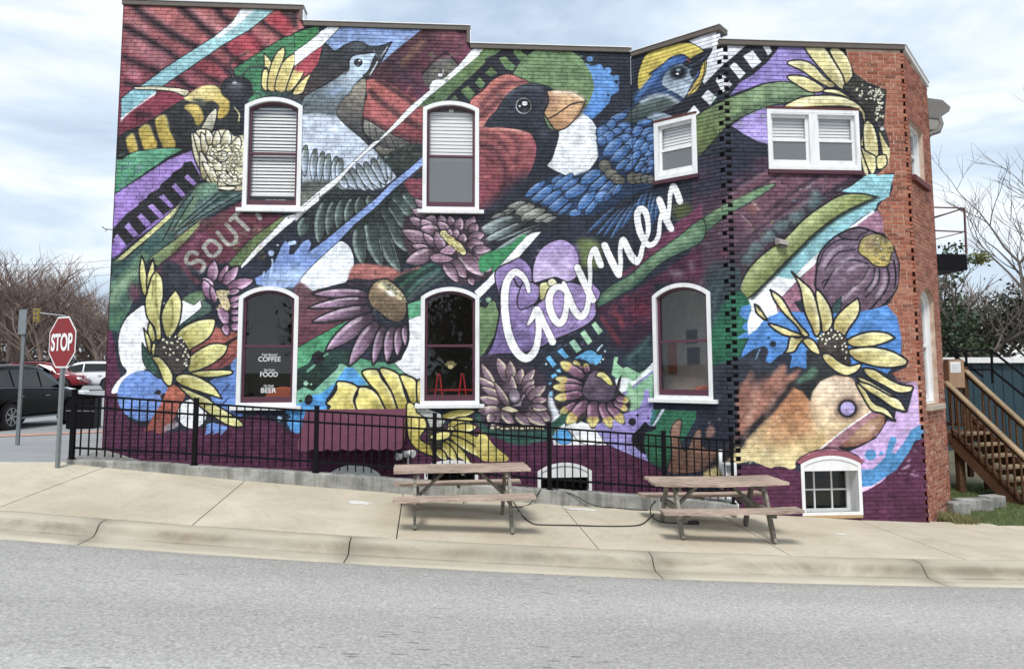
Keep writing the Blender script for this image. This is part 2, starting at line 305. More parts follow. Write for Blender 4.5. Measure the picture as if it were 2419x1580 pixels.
    F('f',"840,120 950,200 1000,130 1200,40 1330,60 1330,200 1060,350 980,300",'#27322f',soft=2); bricks_rain('f',980,60,1320,300,22,['#41504b','#5a6258'])
    F('f',"1130,450 1340,260 1340,640 1230,600 1160,520",'#96404a','#6d2f3c',soft=1)
    F('f',"1180,400 1340,290 1340,400 1200,410",'#23232a',soft=2)
    # white stripe
    F('b',"1870,490 1990,490 1900,600 1600,850 1400,1010 1250,1150 1070,1320 890,1470 800,1560 740,1590 960,1370 1180,1130 1400,945 1395,900 1430,850 1470,830 1540,830 1700,690",WH,sm=0,ol=1)
    F('f',"925,-20 830,60 600,265 420,470 200,640 90,770 -10,860 -10,730 60,690 280,500 430,390 720,110 800,30",WH,sm=0,ol=1)
    F('e',"2240,560 2240,640 2050,790 1900,910 1700,1085 1500,1285 1425,1350 1410,1310 1550,1150 1700,1000 1840,830 1900,800 2000,775 2080,700",WH,sm=0,ol=1)
    for x,y,r in ((1860,830,9),(1800,890,11),(1920,820,7)): E('e',x,y,r,r,WH,ol=.8)
    F('b',"1985,490 2170,490 2150,560 1900,740 1700,930 1560,1060 1500,1085 1380,1105 1270,1130 1400,1010 1600,850 1900,600",'#5a8a4c','#3f6a40',sm=0)
    bricks_rain('b',1400,560,2100,1000,35,['#7ba15e','#34573a'])
    F('b',"2150,540 2240,480 2240,800 2050,830 1840,1090 1550,1060 1700,920 1900,740 2020,620",'#1c1e28',sm=0)
    for s in ("2050,705 2115,760 2060,805 1985,770 2000,725","1920,815 1985,880 1940,940 1875,870","1800,905 1875,980 1820,1065 1725,955","1660,1000 1705,1050 1620,1055","2130,620 2180,590 2240,640 2240,750 2190,720"): F('b',s,'#5e9350','#3e6e44',sm=0)
    # ---------------- cardinal
    F('c',"-20,260 540,270 420,440 290,555 100,570 -20,640",'#20222b',sm=0)
    for s in ("-20,275 160,300 90,350 -20,400","275,285 365,285 360,325 440,370 370,440 285,345","125,395 190,370 305,480 270,525 205,510","50,485 115,550 40,585 -20,545"): F('c',s,'#5e9350','#447a48',sm=0)
    E('c',690,715,440,440,'#5b8f57',ol=0); bricks_rain('c',450,330,1080,1000,40,['#6aa065','#4d7f4c'])
    F('c',"1030,440 1100,470 1190,455 1230,510 1300,505 1295,565 1390,600 1385,740 1300,790 1290,850 1200,950 1110,1030 1040,1000 990,960 1080,850 1128,700 1100,560",'#5c93db','#4a7fc9',sm=0)
    for x,y,r in ((1080,400,34),(1270,520,38),(1360,590,30),(1330,690,45),(1190,480,25)): E('c',x,y,r,r*.8,'#5c93db')
    E('c',1360,640,22,18,NV); E('c',1275,780,14,12,NV)
    F('c',"1000,985 1080,1020 1150,1120 1190,1280 1180,1400 1080,1555 1000,1610 880,1628 760,1590 625,1510 650,1470 700,1330 740,1270 760,1160 900,1050",'#eaeff6',ol=0)
    F('c',"-180,860 -39,728 60,620 200,555 290,570 450,655 300,715 180,820 90,960 0,1095 180,1115 430,1160 500,1240 525,1350 500,1480 440,1620 300,1800 150,1960 -100,2080 -180,1500",'#c3625a','#80343f',ax=((100,700),(100,1950)),sm=1,ol=2)
    bricks_rain('c',-80,640,450,1750,110,['#de8072','#b04848','#a23a44','#c9564f'])
    for s,w in (("-60,900 60,760 200,660 380,650",12),("-60,1000 100,850 150,780",14),("-90,1190 60,1200 160,1280 240,1400",9),("-90,1290 60,1340 140,1430 200,1600 170,1800",16),("250,1180 330,1300 300,1500",8)): S('c',s,w,'#4c2730',soft=4,al=.75)
    S('c',"-80,1085 0,1105 180,1125 420,1170",9,'#ee9d90',soft=2,al=.7); S('c',"-80,1400 0,1420 90,1500",12,'#5b2630',soft=5,al=.8)
    S('c',"490,1250 520,1350 500,1480",9,'#b34a66',soft=4,al=.8)
    F('c',"-180,2080 100,1850 300,1650 450,1600 560,1650 700,1700 300,2100",NV,soft=12)
    F('c',"440,655 600,670 700,725 650,745 640,870 600,930 600,1010 650,1120 740,1160 755,1200 730,1300 680,1450 620,1530 640,1600 560,1640 400,1780 500,1480 525,1360 500,1240 430,1160 180,1115 -10,1100 90,960 180,820 280,720",'#252c39','#1b1f2a',ol=1.5)
    F('b',"2230,1000 2110,1150 2020,1240 1965,1335* 2100,1310 2230,1340",'#232833',sm=0,ol=1)
    bricks_rain('c',100,750,580,1100,40,['#3b4757','#2b3442','#1b2029']); S('c',"200,800 300,730 450,700 580,720",7,'#5a6774',soft=4,al=.7); E('c',600,1180,40,60,'#46525f',soft=6,al=.6)
    F('c',"640,735 850,740 960,772 1038,835* 980,960 900,1060 830,1120 740,1150 690,1110 640,1030 600,965 640,880 650,800",'#e6b184','#b77f58',ax=((800,750),(760,1140)),ol=3)
    E('c',690,830,50,75,'#7c4a40',soft=8,al=.7); S('c',"1035,850 900,870 790,940 700,1000 650,1020",3.5,'#2a2020'); S('c',"1030,870 990,950 920,1040",8,'#6a4636',soft=4,al=.7); S('c',"700,745 900,760 1010,820",8,'#f4d9c0',soft=3)
    E('c',385,892,86,88,'#b9bec6',ol=1.5); E('c',388,890,74,76,'#14161b'); E('c',398,866,30,24,WH); E('c',345,895,13,11,WH); E('c',400,940,40,14,'#4a525e',soft=3)
    # ---------------- blue jay on the slanting wall
    F('d',"120,205 440,90 462,230 770,235 460,480 280,665 260,620 300,430 370,280 240,300",'#e0e4ed',sm=0)
    F('c',"1690,335 1900,262 2080,225 2200,260 2290,340 2300,500 2250,650 2150,780 1900,860 1610,735 1583,600 1620,450",'#dfc65a','#cdb04a',ol=2)
    F('d',"290,425* 275,560 230,655 85,815* 110,760 200,600 265,450",'#e3c35a','#b9934a',ol=2)
    F('c',"1540,830 1600,745 1650,680 1745,560 1700,560 1850,450 1930,385 2050,352 2130,400 2200,440 2230,560 2130,700 2090,800 1960,1000 1600,1000 1500,1080 1340,1060 1380,960 1500,900",'#2c4f8f','#26324a',ol=2.5)
    S('c',"1560,820 1700,650 1850,500 1980,410",11,'#4a78c0',soft=4,al=.9)
    F('c',"1835,650 1865,560 1950,480 2050,450 2150,520 2200,560 2130,700 2070,805 2000,770 1860,690",'#6f8196','#a8b9cb',ol=1); bricks_rain('c',1880,560,2160,780,25,['#c8d5e2','#58687a'])
    E('c',2010,540,95,75,'#23303c',soft=3,rot=-15); E('c',2010,545,62,52,'#0f1116'); E('c',2000,555,16,9,WH); E('c',2012,515,26,14,'#8fa3b5',soft=1)
    F('d',"95,420 220,350 372,278* 340,355 280,430 220,480 130,490 60,450",'#1b1f2b',ol=1.5); F('d',"250,470 200,560 160,600 130,520",'#1b1f2b'); S('d',"105,400 130,425",5,'#7c3030'); S('d',"120,470 220,430 320,350",2,'#4c5a70')
    F('c',"1480,1080 1430,1020 1550,900 1700,790 1870,772 2000,830 2078,940 2060,995 1990,990 1900,950 1800,955 1700,990 1600,1060",'#4d5b58','#2e393b',ol=2)
    S('c',"1620,850 1750,790 1880,782 2000,845 2065,940 2050,985",9,'#a9b8ca',soft=2,al=.85); F('c',"1680,1000 1820,960 1980,1000 1770,1065",'#8193a4',soft=2)
    F('c',"1340,1040 1380,970 1500,950 1440,1050 1560,1090 1760,1060 1770,1560 1300,1700 1180,1480 1160,1130 1250,1040",'#1f3150',soft=1)
    J1='#3b66a8'; J2='#7ea4d8'
    def cell(t,x,y,rx,ry,rot,c1=J1,c2=J2):
        rx*=1.38; ry*=1.12; r=E(t,x,y,rx,ry,c1,rot=rot,ol=2.0,wob=.07); CLIP.append(r); k=TILE[t][2]
        E(t,x-rx*.15,y-ry*.35,rx*.7,ry*.45,c2,rot=rot,soft=max(1,ry*.25/k),al=.75)
        for q in (-.3,.3):
            a=math.radians(rot); S(t,[(x-rx*math.cos(a)-ry*q*math.sin(a),y-rx*math.sin(a)+ry*q*math.cos(a)),(x+rx*math.cos(a)-ry*q*math.sin(a),y+rx*math.sin(a)+ry*q*math.cos(a))],1,'#20304f',al=.6)
        CLIP.pop()
    for x,y,rx,ry,r in ((1380,1010,75,35,-20),(1300,1090,50,42,-50),(1440,1100,55,35,-10),(1350,1165,58,36,-20),(1215,1165,55,60,-40),(1490,1150,38,28,-20),(1580,1150,60,42,-50),(1650,1065,62,32,-10),(1680,1170,62,38,-40),(1450,1225,68,40,-15),(1260,1225,66,50,-40),(1320,1325,95,55,-45),(1505,1290,68,42,-45),(1590,1300,72,40,-55),(1660,1330,66,36,-55),(1730,1230,40,55,-60),(1395,1405,105,48,-45),(1460,1490,105,46,-42),(1545,1440,80,36,-50),(1700,1400,70,32,-55),(1610,1500,75,32,-48),(1700,1480,55,28,-50),(1740,1320,40,30,-50),(1205,1260,40,50,-60)): cell('c',x,y,rx,ry,r)
    F('g',"420,360 600,230 700,160 850,170 1100,90 1300,0 1760,40 1760,230 1650,300 1400,420 1150,560 900,580 600,500",'#1f3150',soft=2)
    for x,y,rx,ry,r in ((1420,40,70,30,-40),(1510,50,70,28,-45),(1600,60,55,28,-50),(1650,95,40,24,-60),(1720,30,38,30,-50),(1710,90,40,24,-50),(510,295,95,34,-38),(585,350,125,42,-38),(670,400,115,40,-40),(750,455,120,46,-38),(740,190,55,28,-35),(800,220,100,34,-35),(870,250,85,32,-35),(945,310,110,52,-30),(820,510,85,20,-42),(930,545,52,36,-15),(1045,415,100,48,-50),(1110,475,95,30,-50),(1090,170,100,50,-35),(1180,230,110,38,-40),(1240,300,120,36,-45),(1210,370,70,50,-30),(1320,330,100,32,-45),(1370,300,70,28,-50)): cell('g',x,y,rx,ry,r)
    for x,y,rx,ry,r in ((1240,55,50,55,10),(1310,140,52,52,20),(1372,195,60,46,15),(1530,185,45,58,15),(1600,185,40,50,20),(1660,190,35,45,20),(1720,195,30,42,20)): cell('g',x,y,rx,ry,r,'#5c5a52','#88867a')
    for x,y,x1,y1,w in ((1400,440,1035,775,26),(1460,450,1140,795,24),(1500,440,1205,815,26),(1570,400,1290,830,30),(1610,380,1400,740,26),(1660,320,1560,520,26),(1700,290,1620,520,22),(1740,280,1680,640,24),(1780,300,1700,800,34),(1830,320,1760,640,26)):
        petal('g',x,y,x1,y1,w,'#182338','#2c4f86','#7c9cc8',ol=1.5,tip=1)
    # grey wing feathers
    F('g',"-60,620 120,500 240,420 400,400 600,470 750,560 900,600 700,720 450,760 100,980 -60,950",'#20252c',soft=3)
    for x,y,rx,ry,r in ((310,470,82,34,-22),(400,515,85,46,-24),(480,565,110,44,-25),(590,600,75,32,-22),(650,620,70,22,-22),(200,545,70,26,-22),(120,580,60,22,-22)): cell('g',x,y,rx,ry,r,'#6f7068','#bdbcb2')
    for x,y,x1,y1,w in ((350,600,-120,760,75),(420,640,-100,880,45),(600,650,60,860,20),(560,700,60,960,40)): petal('g',x,y,x1,y1,w,'#2c3234','#7f9193','#b6c6c8',ol=2,tip=.8)
    # ---------------- ladder + top right flower
    F('d',"1090,245 1330,250 1400,400 1650,500 1500,790 1100,655 900,650 540,780 650,650 820,540 970,390",'#8a7bc0','#7d6db4',sm=0); bricks_rain('d',700,300,1300,620,40,['#9d8fd0','#6a5ca0'])
    F('d',"560,1100 700,1000 830,930 960,885 1180,880 1180,1300 940,1290 850,1270 700,1190",'#8f7cc0','#a394d6',sm=0,ol=1.5)
    F('d',"740,240 970,240 1065,280 960,420 800,560 650,650 560,770 430,770 380,890 250,970 80,965 -20,1010 -160,960 80,820 300,650 450,490 590,370",'#1e2029',sm=0)
    for s in ("690,370 790,308 882,430 790,502","548,480 600,430 717,550 655,612","400,620 450,558 500,580 578,670 470,752 440,690","253,800 320,720 412,800 345,887","82,985 178,884 250,975 200,1015","885,240 965,240 992,330 950,362"): F('d',s,'#e6eaf2',sm=0)
    F('d',"-60,1500 60,1200 200,1000 440,850 700,745 950,652 1200,645 1440,765 1300,830 1000,885 800,950 600,1050 520,1110 380,1260 240,1420 120,1600 -60,1700",'#6b9a68','#54733c',ax=((1100,700),(150,1450)),ol=3)
    bricks_rain('d',300,750,1200,1100,50,['#86b585','#4a7a50']); S('d',"1350,800 1000,850 700,960 500,1080",12,'#2d4a34',soft=5,al=.8); bricks_rain('d',0,1000,450,1400,30,['#7d9a4c','#3d5c36'])
    Y=('#a89862','#ecdf9e','#f6efc6')
    for s,r in (("1600,295 1690,280 1800,400 1845,560 1835,640 1770,665 1730,560 1620,370",(1780,680)),("1340,240 1510,240 1650,430 1745,600 1752,718 1680,690 1550,560 1430,420 1350,310",(1760,720)),("1155,450 1200,415 1330,415 1450,480 1550,590 1660,670 1600,700 1450,620 1300,520",(1680,690)),("1155,580 1250,568 1380,600 1540,700 1500,745 1380,742 1190,630",(1560,730)),
                ("1130,912 1250,820 1400,785 1650,780 1850,840 1960,940 1975,1040 1950,1330 1915,1350 1890,925",(1900,850)),("1530,745 1560,715 1700,730 1840,830 1700,775",(1850,830)),
                ("1960,1320 1955,1090 2020,1045 2090,1180 2115,1400 2080,1560 2010,1500",(2020,1040)),("2110,1140 2180,1220 2240,1350 2210,1540 2120,1560 2150,1400",(2090,1080)),("1800,330 1880,470 1900,560 1860,600 1840,500",(1840,620))): FP('d',s,*Y,r,ol=3.5)
    F('d',"1910,1350 1950,1340 1990,1500 2010,1620 1960,1600",'#e5dca8',ol=3); FP('h',"1700,-150 1760,-100 1870,-30 1860,100 1820,155* 1770,60",*Y,(1780,-200)); FP('h',"1870,-40 1960,-60 1980,30 1940,80 1880,80",*Y,(1930,-150),ol=3.5)
    F('d',"1745,705 1800,640 1850,560 1860,470 1940,580 2010,680 2100,690 2205,720 2160,860 2190,1000 2140,1070 2020,1060 1960,930 1850,810",'#3b3735','#2a2726',ol=3)
    bricks_rain('d',1850,700,2150,1050,50,['#6b5f58','#1f1d1d','#857a6c'],w=(2,6),h=(1,2))
    seeds('d',[(1870+rs.uniform(0,290),650+rs.uniform(0,180)) for _ in range(26)]+[(2060+rs.uniform(0,100),700+rs.uniform(0,340)) for _ in range(30)])
    F('d',"2090,1070 2150,1060 2200,1180 2230,1330 2150,1200",'#3b3b3a',ol=2); E('d',2150,1130,22,20,'#d8dcd6')
    # ---------------- right wing middle: maroon boards
    F('h',"-60,-40 740,-40 1700,150 1560,300 1300,470 900,820 700,960 530,1130 430,1330 0,1560 -100,1560",'#3a2a3c','#46313c',sm=0)
    F('h',"250,400 780,60 1300,170 1750,150 1550,300 1050,620 650,900 300,1100 -60,1240 -60,820",'#6f4452','#443240',ax=((900,250),(300,1100)),sm=0,soft=6)
    bricks_rain('h',100,100,1200,900,130,['#8a5a66','#55384a','#6b4858','#3c2c3a','#8f5a60']); E('h',570,500,70,30,'#a0523c',soft=6,al=.6); E('h',350,60,90,40,'#5b4555',soft=7,al=.6)
    S('h',"-60,-20 200,60 500,20",30,'#1d2434',soft=12,al=.9); S('h',"0,300 150,250 400,60 500,-20",34,'#1f2536',soft=12,al=.9)
    for s,w in (("1350,210 1150,420 950,560 760,700 500,900",7),("1250,250 1000,420 820,480",6),("1700,180 1400,330 1150,530 850,800",22),("300,1100 600,900 900,640",16)): S('h',s,w,'#221d2a',soft=4,al=.8)
    for s,w in (("250,380 560,160 900,-20",10),("420,420 760,190 1080,20",8),("700,560 1000,330 1350,110",9),("420,900 800,600 1200,330",9),("250,1080 620,800 950,560",8)): S('h',s,w,'#2a2230',soft=3,al=.75); S('h',' '.join('%g,%g'%(float(q.split(',')[0])+18,float(q.split(',')[1])+34) for q in s.split()),w*.7,'#8f6a74',soft=3,al=.45)
    for s in ("440,560 560,680","560,430 640,520","1300,260 1350,220"): S('h',s,3,'#9a7a84',soft=1,al=.7)
    for x,y,rx,ry in ((1220,440,90,60),(1230,350,60,40),(1030,590,110,60),(870,690,100,60),(740,800,90,60),(600,920,90,55),(520,1030,80,60),(380,1180,60,70)): E('h',x,y,rx,ry,'#4b6266',rot=-35,soft=5,al=.85); E('h',x-20,y-25,rx*.5,ry*.4,'#6f8888',rot=-35,soft=5,al=.6)
    for s in ("1100,480 1190,560","920,590 980,650","780,720 850,800"): S('h',s,5,'#20262d',soft=2)
    F('h',"-60,700 200,500 450,380 600,300 800,235 750,300 550,430 300,570 150,690 -60,860",'#5a9563','#3b6b4a',soft=1,ol=1.5); S('h',"100,620 300,480 600,330",9,'#82b57a',soft=3,al=.6)
    F('h',"1740,165 1800,140 1960,145 2060,140 2020,260 2000,380 1880,440 1860,510 1700,600 1400,850 1150,1060 980,1240 700,1300 800,1120 1050,930 1250,740 1500,560 1700,460 1870,380 1500,320 1600,270",'#8ac6d2','#7db5c0',sm=0)
    bricks_rain('h',1000,200,2000,1150,60,['#a6d8e0','#5f9fb0'])
    F('h',"1830,520 1860,540 1700,660 1500,800 1290,980 1220,1090 1060,1230 900,1400 780,1540 540,1560 440,1540 620,1340 760,1200 900,1230 990,1235 1130,1080 1300,930 1500,760",WH,sm=0)
    F('h',"1880,520 1945,620 1945,760 1800,740 1620,720 1700,650",'#a36f8a',sm=0); F('h',"1240,1070 1210,1300 1260,1400 1000,1480 1100,1620 780,1620 800,1500 900,1400 1060,1240",'#9c6379',sm=0)
    F('h',"430,1330 530,1130 700,960 900,820 1100,620 1300,470 1500,360 1700,345 1875,380* 1700,460 1500,560 1250,740 1050,930 850,1130 700,1290 520,1440 470,1400",'#a3b878','#7c9152',ax=((900,850),(1000,960)),ol=4); bricks_rain('h',500,450,1500,1300,60,['#b8c98c','#7a8f4c','#94ab62'],w=(3,8))
    S('h',"1880,385 1500,575 1250,760 1050,950 830,1170 560,1440",9,'#1c2a25',soft=1.5,al=.85)
    # purple bud
    F('h',"1240,1150 1260,1000 1350,870 1480,770 1650,700 1800,730 1950,800 2050,920 2108,1100 2090,1330 1950,1500 1760,1620 1560,1640 1400,1590 1300,1480 1230,1330",'#75607a','#5a4454',ol=4.5)
    F('h',"1480,800 1560,730 1700,705 1780,740 1700,780 1660,830",'#5c4c60',ol=3)
    for s,w,c in (("1660,830 1480,830 1330,930 1260,1100",3,BK),("1650,930 1480,960 1380,1060 1330,1150",3,BK),("1780,1080 1600,1040 1440,1130 1330,1300",4,BK),("1790,1110 1720,1250 1590,1350 1500,1500",4,BK),("1850,1130 1830,1250 1740,1370",4,BK),("1900,1140 1890,1270 1820,1360 1760,1430",4,BK),("1980,1120 2000,1250 1940,1400 1780,1580",4.5,BK),("2050,1050 2070,1200 2060,1330",4,BK),("1300,1280 1350,1240 1310,1340",3,BK)): S('h',s,w,c)
    bricks_rain('h',1330,1000,1750,1500,60,['#9a86a0','#84586a','#5e4c66','#b3a2ba'],w=(6,14),h=(2,3)); bricks_rain('h',1800,1180,2050,1500,25,['#806c80','#4e3e4c'],w=(3,6))
    for q in ("1500,900 1380,980 1310,1100","1620,1000 1500,1080 1420,1180","1730,1090 1640,1110 1560,1160","1640,1330 1520,1450 1450,1520","1870,1180 1850,1280 1790,1360","1950,1180 1950,1290 1880,1420"): S('h',q,9,'#b7a3b8',soft=2.5,al=.65)
    S('h',"1790,1150 1740,1250 1650,1340",8,'#a98f9c',soft=3,al=.7)
    F('h',"1680,900 1730,800 1850,765 1980,810 2050,900 2020,1000 2000,1080 1950,1112 1850,1100 1770,1030 1690,970",'#a08c58','#cdb45e',ol=3); E('h',1800,880,60,90,'#8b7458',soft=8,al=.8)
    for _ in range(40): E('h',rs.uniform(1850,2040),rs.uniform(800,1080),18,9,rs.choice(['#e9e0a8','#f3eed2','#bba75c','#8f7c50']),ol=.7)
    F('h',"1400,1560 1420,1500 1500,1420* 1490,1560 1450,1640",'#2f4a48',ol=2)
    # ---------------- left column: green leaf, purple ladder, white mum, SOUTH
    F('e',"60,215 160,205 300,130 550,95 800,100 650,190 400,360 200,500 60,590",'#55b583','#3a9a66',ol=2); bricks_rain('e',150,120,600,450,35,['#7fd0a0','#2f8756'])
    F('e',"60,590 400,372 650,212 900,108 930,200 1020,400 800,700 300,1060 160,1190 60,1250",'#9a7cc8','#8263b4',sm=0,ol=2); bricks_rain('e',130,250,850,800,50,['#ae93d6','#7354a4'])
    F('e',"60,950 200,800 215,780 340,690 350,660 430,610 450,570 560,510 575,470 680,390 700,350 800,290 820,240 900,225 1000,400 960,530 780,670 480,880 340,1015 170,1160 130,1000 60,1100",'#1d1e24',sm=0)
    for s in ("820,395 855,362 957,460 920,488","688,492 732,458 838,580 800,608","553,602 610,575 713,700 680,718","438,700 490,672 602,790 560,822","328,810 370,772 475,880 420,922","193,912 240,868 343,1000 290,1028","78,1050 120,982 217,1110 160,1162"): F('e',s,'#a184cf','#8a6abc',sm=0)
    F('e',"60,1360 60,1300 200,1180 500,920 780,665 750,770 500,990 200,1240 60,1370",'#d8d89a','#b9bd7c',sm=0,ol=2)
    F('e',"50,1400 500,990 740,770 900,550 990,480 1180,540 1440,520 1440,620 1000,830 720,1100 500,1210 250,1440 50,1640",'#3e5f56','#243a38',ax=((600,900),(800,1100)),sm=0,ol=1.5)
    for s,w,c in (("900,560 790,700 700,880 610,1040",13,'#49605c'),("1180,560 1000,700 800,880",16,'#5a7070'),("1420,570 1150,710 900,860 760,960",14,'#66797a'),("980,500 900,700 760,900",16,'#5d8a66'),("100,1500 300,1260 520,1060",24,'#2a4446'),("80,1560 250,1400 400,1230",26,'#4b7d58')): S('e',s,w,c,soft=3,al=.85)
    for s in ("890,560 770,720 690,880 600,1050","1180,560 980,720 760,910","1440,560 1150,720 880,880 740,960","1200,600 950,800 700,1010","920,600 820,760 700,950"): S('e',s,3,'#14201f')
    F('e',"500,1210 740,1040 1000,830 990,900 850,1060 700,1200 545,1330 460,1250",'#89a666','#5f8250',sm=0,ol=2)
    F('e',"540,1370 620,1270 860,1060 1000,880 1440,640 1440,780 1860,790 1850,810 1500,1070 1280,1290 1100,1300 900,1480 560,1450",'#6c3140','#5a2636',sm=0); bricks_rain('e',700,850,1700,1300,80,['#8a4440','#4c2434','#7b3a4c','#93503c'])
    S('e',"640,1300 850,1090 1100,870",9,'#3a2028',soft=3); S('e',"600,1400 800,1190 1000,1000",16,'#8a4a66',soft=6,al=.6); S('e',"1000,870 1180,860 1240,800",14,'#4b302e',soft=5,al=.8)
    GL='#9c9b96'
    S('e',"960,1195 900,1180 850,1220 845,1290 890,1300 960,1270 1020,1290 1030,1340 980,1395 930,1390",9.5,GL); S('e',"1025,1130 1080,1065 1140,1070 1205,1140 1150,1210 1090,1215 1025,1130",9.5,GL); S('e',"1170,970 1270,1090 1330,1095 1370,1040 1350,980 1265,890",9.5,GL); S('e',"1305,845 1350,800 1390,770",9.5,GL); S('e',"1345,800 1495,945",10,GL); S('e',"1590,785 1620,830",9.5,GL)
    F('e',"1290,1290 1500,1060 1850,805 1900,790 1750,960 1550,1155 1420,1320 1310,1330",'#6a8f52','#4c7042',sm=0,ol=1.5); bricks_rain('e',1350,900,1800,1280,25,['#84a665','#3f6238'])
    # white mum
    F('e',"895,-80 960,-10 945,-95 1040,-110 1100,-70 1150,-100 1290,-110 1350,-40 1450,-40 1450,510 1300,535 1170,525 1050,430 950,250 905,100",'#d9d3b4','#c7c09c',ol=3.5)
    W3=('#8f8460','#ece8cf','#fbfaf0')
    for a in ((1010,200,920,-80,40),(1040,150,1000,-80,40),(1090,60,1060,-110,40),(1140,80,1170,-100,42),(1230,90,1280,-110,55),(1330,120,1400,-30,50),(1030,420,990,120,45),(1160,480,1010,230,45),(1300,480,1050,160,50),(1290,440,1150,330,40)): petal('e',*a,*W3,ol=2.5,bend=.06,tip=.8)
    F('e',"1180,340 1250,330 1310,400 1400,450 1430,470 1300,480 1220,430",'#e6e1c6',ol=2.5); F('e',"1150,140 1240,120 1290,170 1240,230 1180,220",'#c5ccc0',ol=2.5)
    for _ in range(75):
        x=rs.uniform(1100,1430); y=rs.uniform(40,440)
        E('e',x,y,rs.uniform(16,34),rs.uniform(12,22),rs.choice(['#f7f5e6','#ece8d0','#ddd7b8']),rot=rs.uniform(-60,60),ol=1.8,oc='#4b4636')
    F('e',"1170,500 1250,490 1370,500 1300,535 1200,525",'#efe9cc',ol=2.5)
    F('e',"985,480 1050,450 1150,460 1180,530 1120,560 960,620",'#5f8f72',soft=1); bricks_rain('e',1000,460,1150,560,20,['#86b598','#3a6650'],w=(2,4))
    # ---------------- blue ribbon, splash, white half disc
    F('f',"1330,170 1330,270 1190,390 1020,530 820,725 600,905 450,1065 380,1130 100,1425 0,1550 -250,1560 -420,1520 -440,1450 -330,1400 -240,1300 -160,1120 -120,1060 -60,1090 -75,1200 -30,1200 60,1075 130,1040 162,1090 130,1175 250,1090 330,1030 450,930 640,770 830,620 1000,450 1200,290",'#86a3e0','#6f8dcf',sm=0,ol=2)
    F('e',"1640,1500 1760,1380 1900,1350 2100,1350 2150,1450 2000,1540 1650,1550",'#a9c3ec',soft=10,al=.9); bricks_rain('f',-200,1150,300,1450,30,['#a6c0ee','#5f82c8'])
    for x,y,rx,ry in ((1735,1190,34,34),(1803,1108,16,14)): E('e',x,y,rx,ry,'#a9c3ec',ol=1)
    S('e',"1745,1260 1750,1300 1735,1380 1720,1440",5,'#a9c3ec'); S('e',"1930,1090 1980,1080",9,'#a9c3ec'); S('e',"1660,1390 1650,1440",4,'#a9c3ec')
    F('f',"40,1470 430,1080 500,1072 570,1140 606,1260 590,1380 530,1490 430,1520 240,1570 150,1580",'#e8f0fa',ol=1.5)
    F('j',"-20,180 40,120 110,160 180,220 330,280 600,330 700,500 560,550 400,620 -20,800",'#5a3a42','#6b3340',soft=2); bricks_rain('j',0,200,500,650,40,['#7b4650','#3f3038'])
    F('f',"590,1330 700,1300 1000,1340 1100,1400 1300,1330 1240,1450 1000,1540 600,1520 540,1480",'#b8645c','#8a4444',soft=2); S('f',"830,1370 830,1490",4,'#5c2f30',soft=1); bricks_rain('f',620,1340,1180,1480,20,['#cf8076','#93483f'])
    F('j',"1000,120 1200,0 1500,-60 1600,0 1550,80 1300,220 1170,340 1130,250",'#1e3030',soft=2)
    for s,c in (("1100,150 1300,0 1450,-80",'#2f6a4c'),("1180,280 1350,120 1500,0",'#53605e'),("1200,300 1400,150 1540,50",'#3c4a4c'),("1180,220 1300,100 1500,-20",'#46756a')): S('j',s,7,c,soft=2,al=.9)
    # ---------------- mauve mum in the middle
    Mv=('#4a3640','#9d7990','#e3c6d5')
    F('f',"1170,800 1300,780 1500,900 1650,800 1900,880 1980,1000 2040,1200 2060,1400 1850,1500 1700,1500 1500,1250 1250,1300 1120,1050 1120,930",'#3b2b35',soft=2)
    for a in ((1400,760,1240,620,50),(1400,800,1210,740,52),(1340,900,1180,820,50),(1480,860,1330,850,70),(1450,960,1300,840,60),(1560,900,1500,790,50),(1640,900,1600,800,45),(1700,960,1720,810,55),(1790,960,1870,800,60),(1830,990,1900,880,60),(1500,960,1300,930,60),(1600,960,1480,860,50),(1440,1100,1105,950,75),(1400,1150,1210,1110,42),(1440,1180,1145,1290,80),(1460,1120,1330,980,45),(1800,1040,1980,990,55),(1790,1120,1970,1080,65),(1780,1180,2050,1300,62),(1850,1160,2050,1150,50),(1700,1180,1970,1430,85),(1600,1250,1790,1450,70),(1550,1280,1700,1500,60),(1820,1440,1860,1530,42),(1960,1350,2060,1360,40),(1540,1160,1460,960,60),(1660,1040,1680,930,50),(1740,1080,1750,980,52),(1600,1020,1610,930,42)): petal('f',*a,*Mv,ol=2.6,tip=.75,crease=2)
    F('f',"1400,1230 1480,1190 1600,1220 1650,1250 1600,1285 1450,1290",'#9a7488',ol=2.5); F('f',"1500,1180 1600,1100 1665,1110 1670,1180 1620,1210",'#ad86a0',ol=2.5)
    F('f',"1500,980 1560,950 1640,1030 1740,1100 1785,1190 1740,1210 1660,1140 1560,1060",'#e3da9c',ol=2)
    for _ in range(60):
        u=rs.random(); E('f',1530+u*220+rs.uniform(-28,28),980+u*200+rs.uniform(-28,28),14,11,rs.choice(['#f4efc0','#e8dd94','#c9bb6c']),ol=.8,oc='#6b6234')
    F('f',"2060,1280 2240,1140 2240,1240 2060,1420",'#2f9a56',sm=0)
    # ---------------- lower left: sunflower group
    F('i',"60,330 300,50 440,-40 420,200 330,420 250,560 220,650 100,600 60,500",'#6fa27a','#2f5a4c',ax=((350,0),(200,600)),sm=0); S('i',"420,100 300,300 200,480",18,'#2c4a42',soft=6,al=.8); S('i',"330,60 220,200 150,350",14,'#7fae7e',soft=6,al=.6); S('i',"250,450 150,570",20,'#3f7a52',soft=6)
    F('i',"60,100 60,-60 330,-120 150,30",'#23403c',soft=3)
    F('i',"340,150 430,160 430,300 350,300",'#5a3040',soft=6); F('i',"700,-100 1040,-20 1090,120 1030,200 880,260 700,150",'#262b36',soft=4); S('i',"880,-80 980,60 1060,120",9,'#6d3340',soft=4)
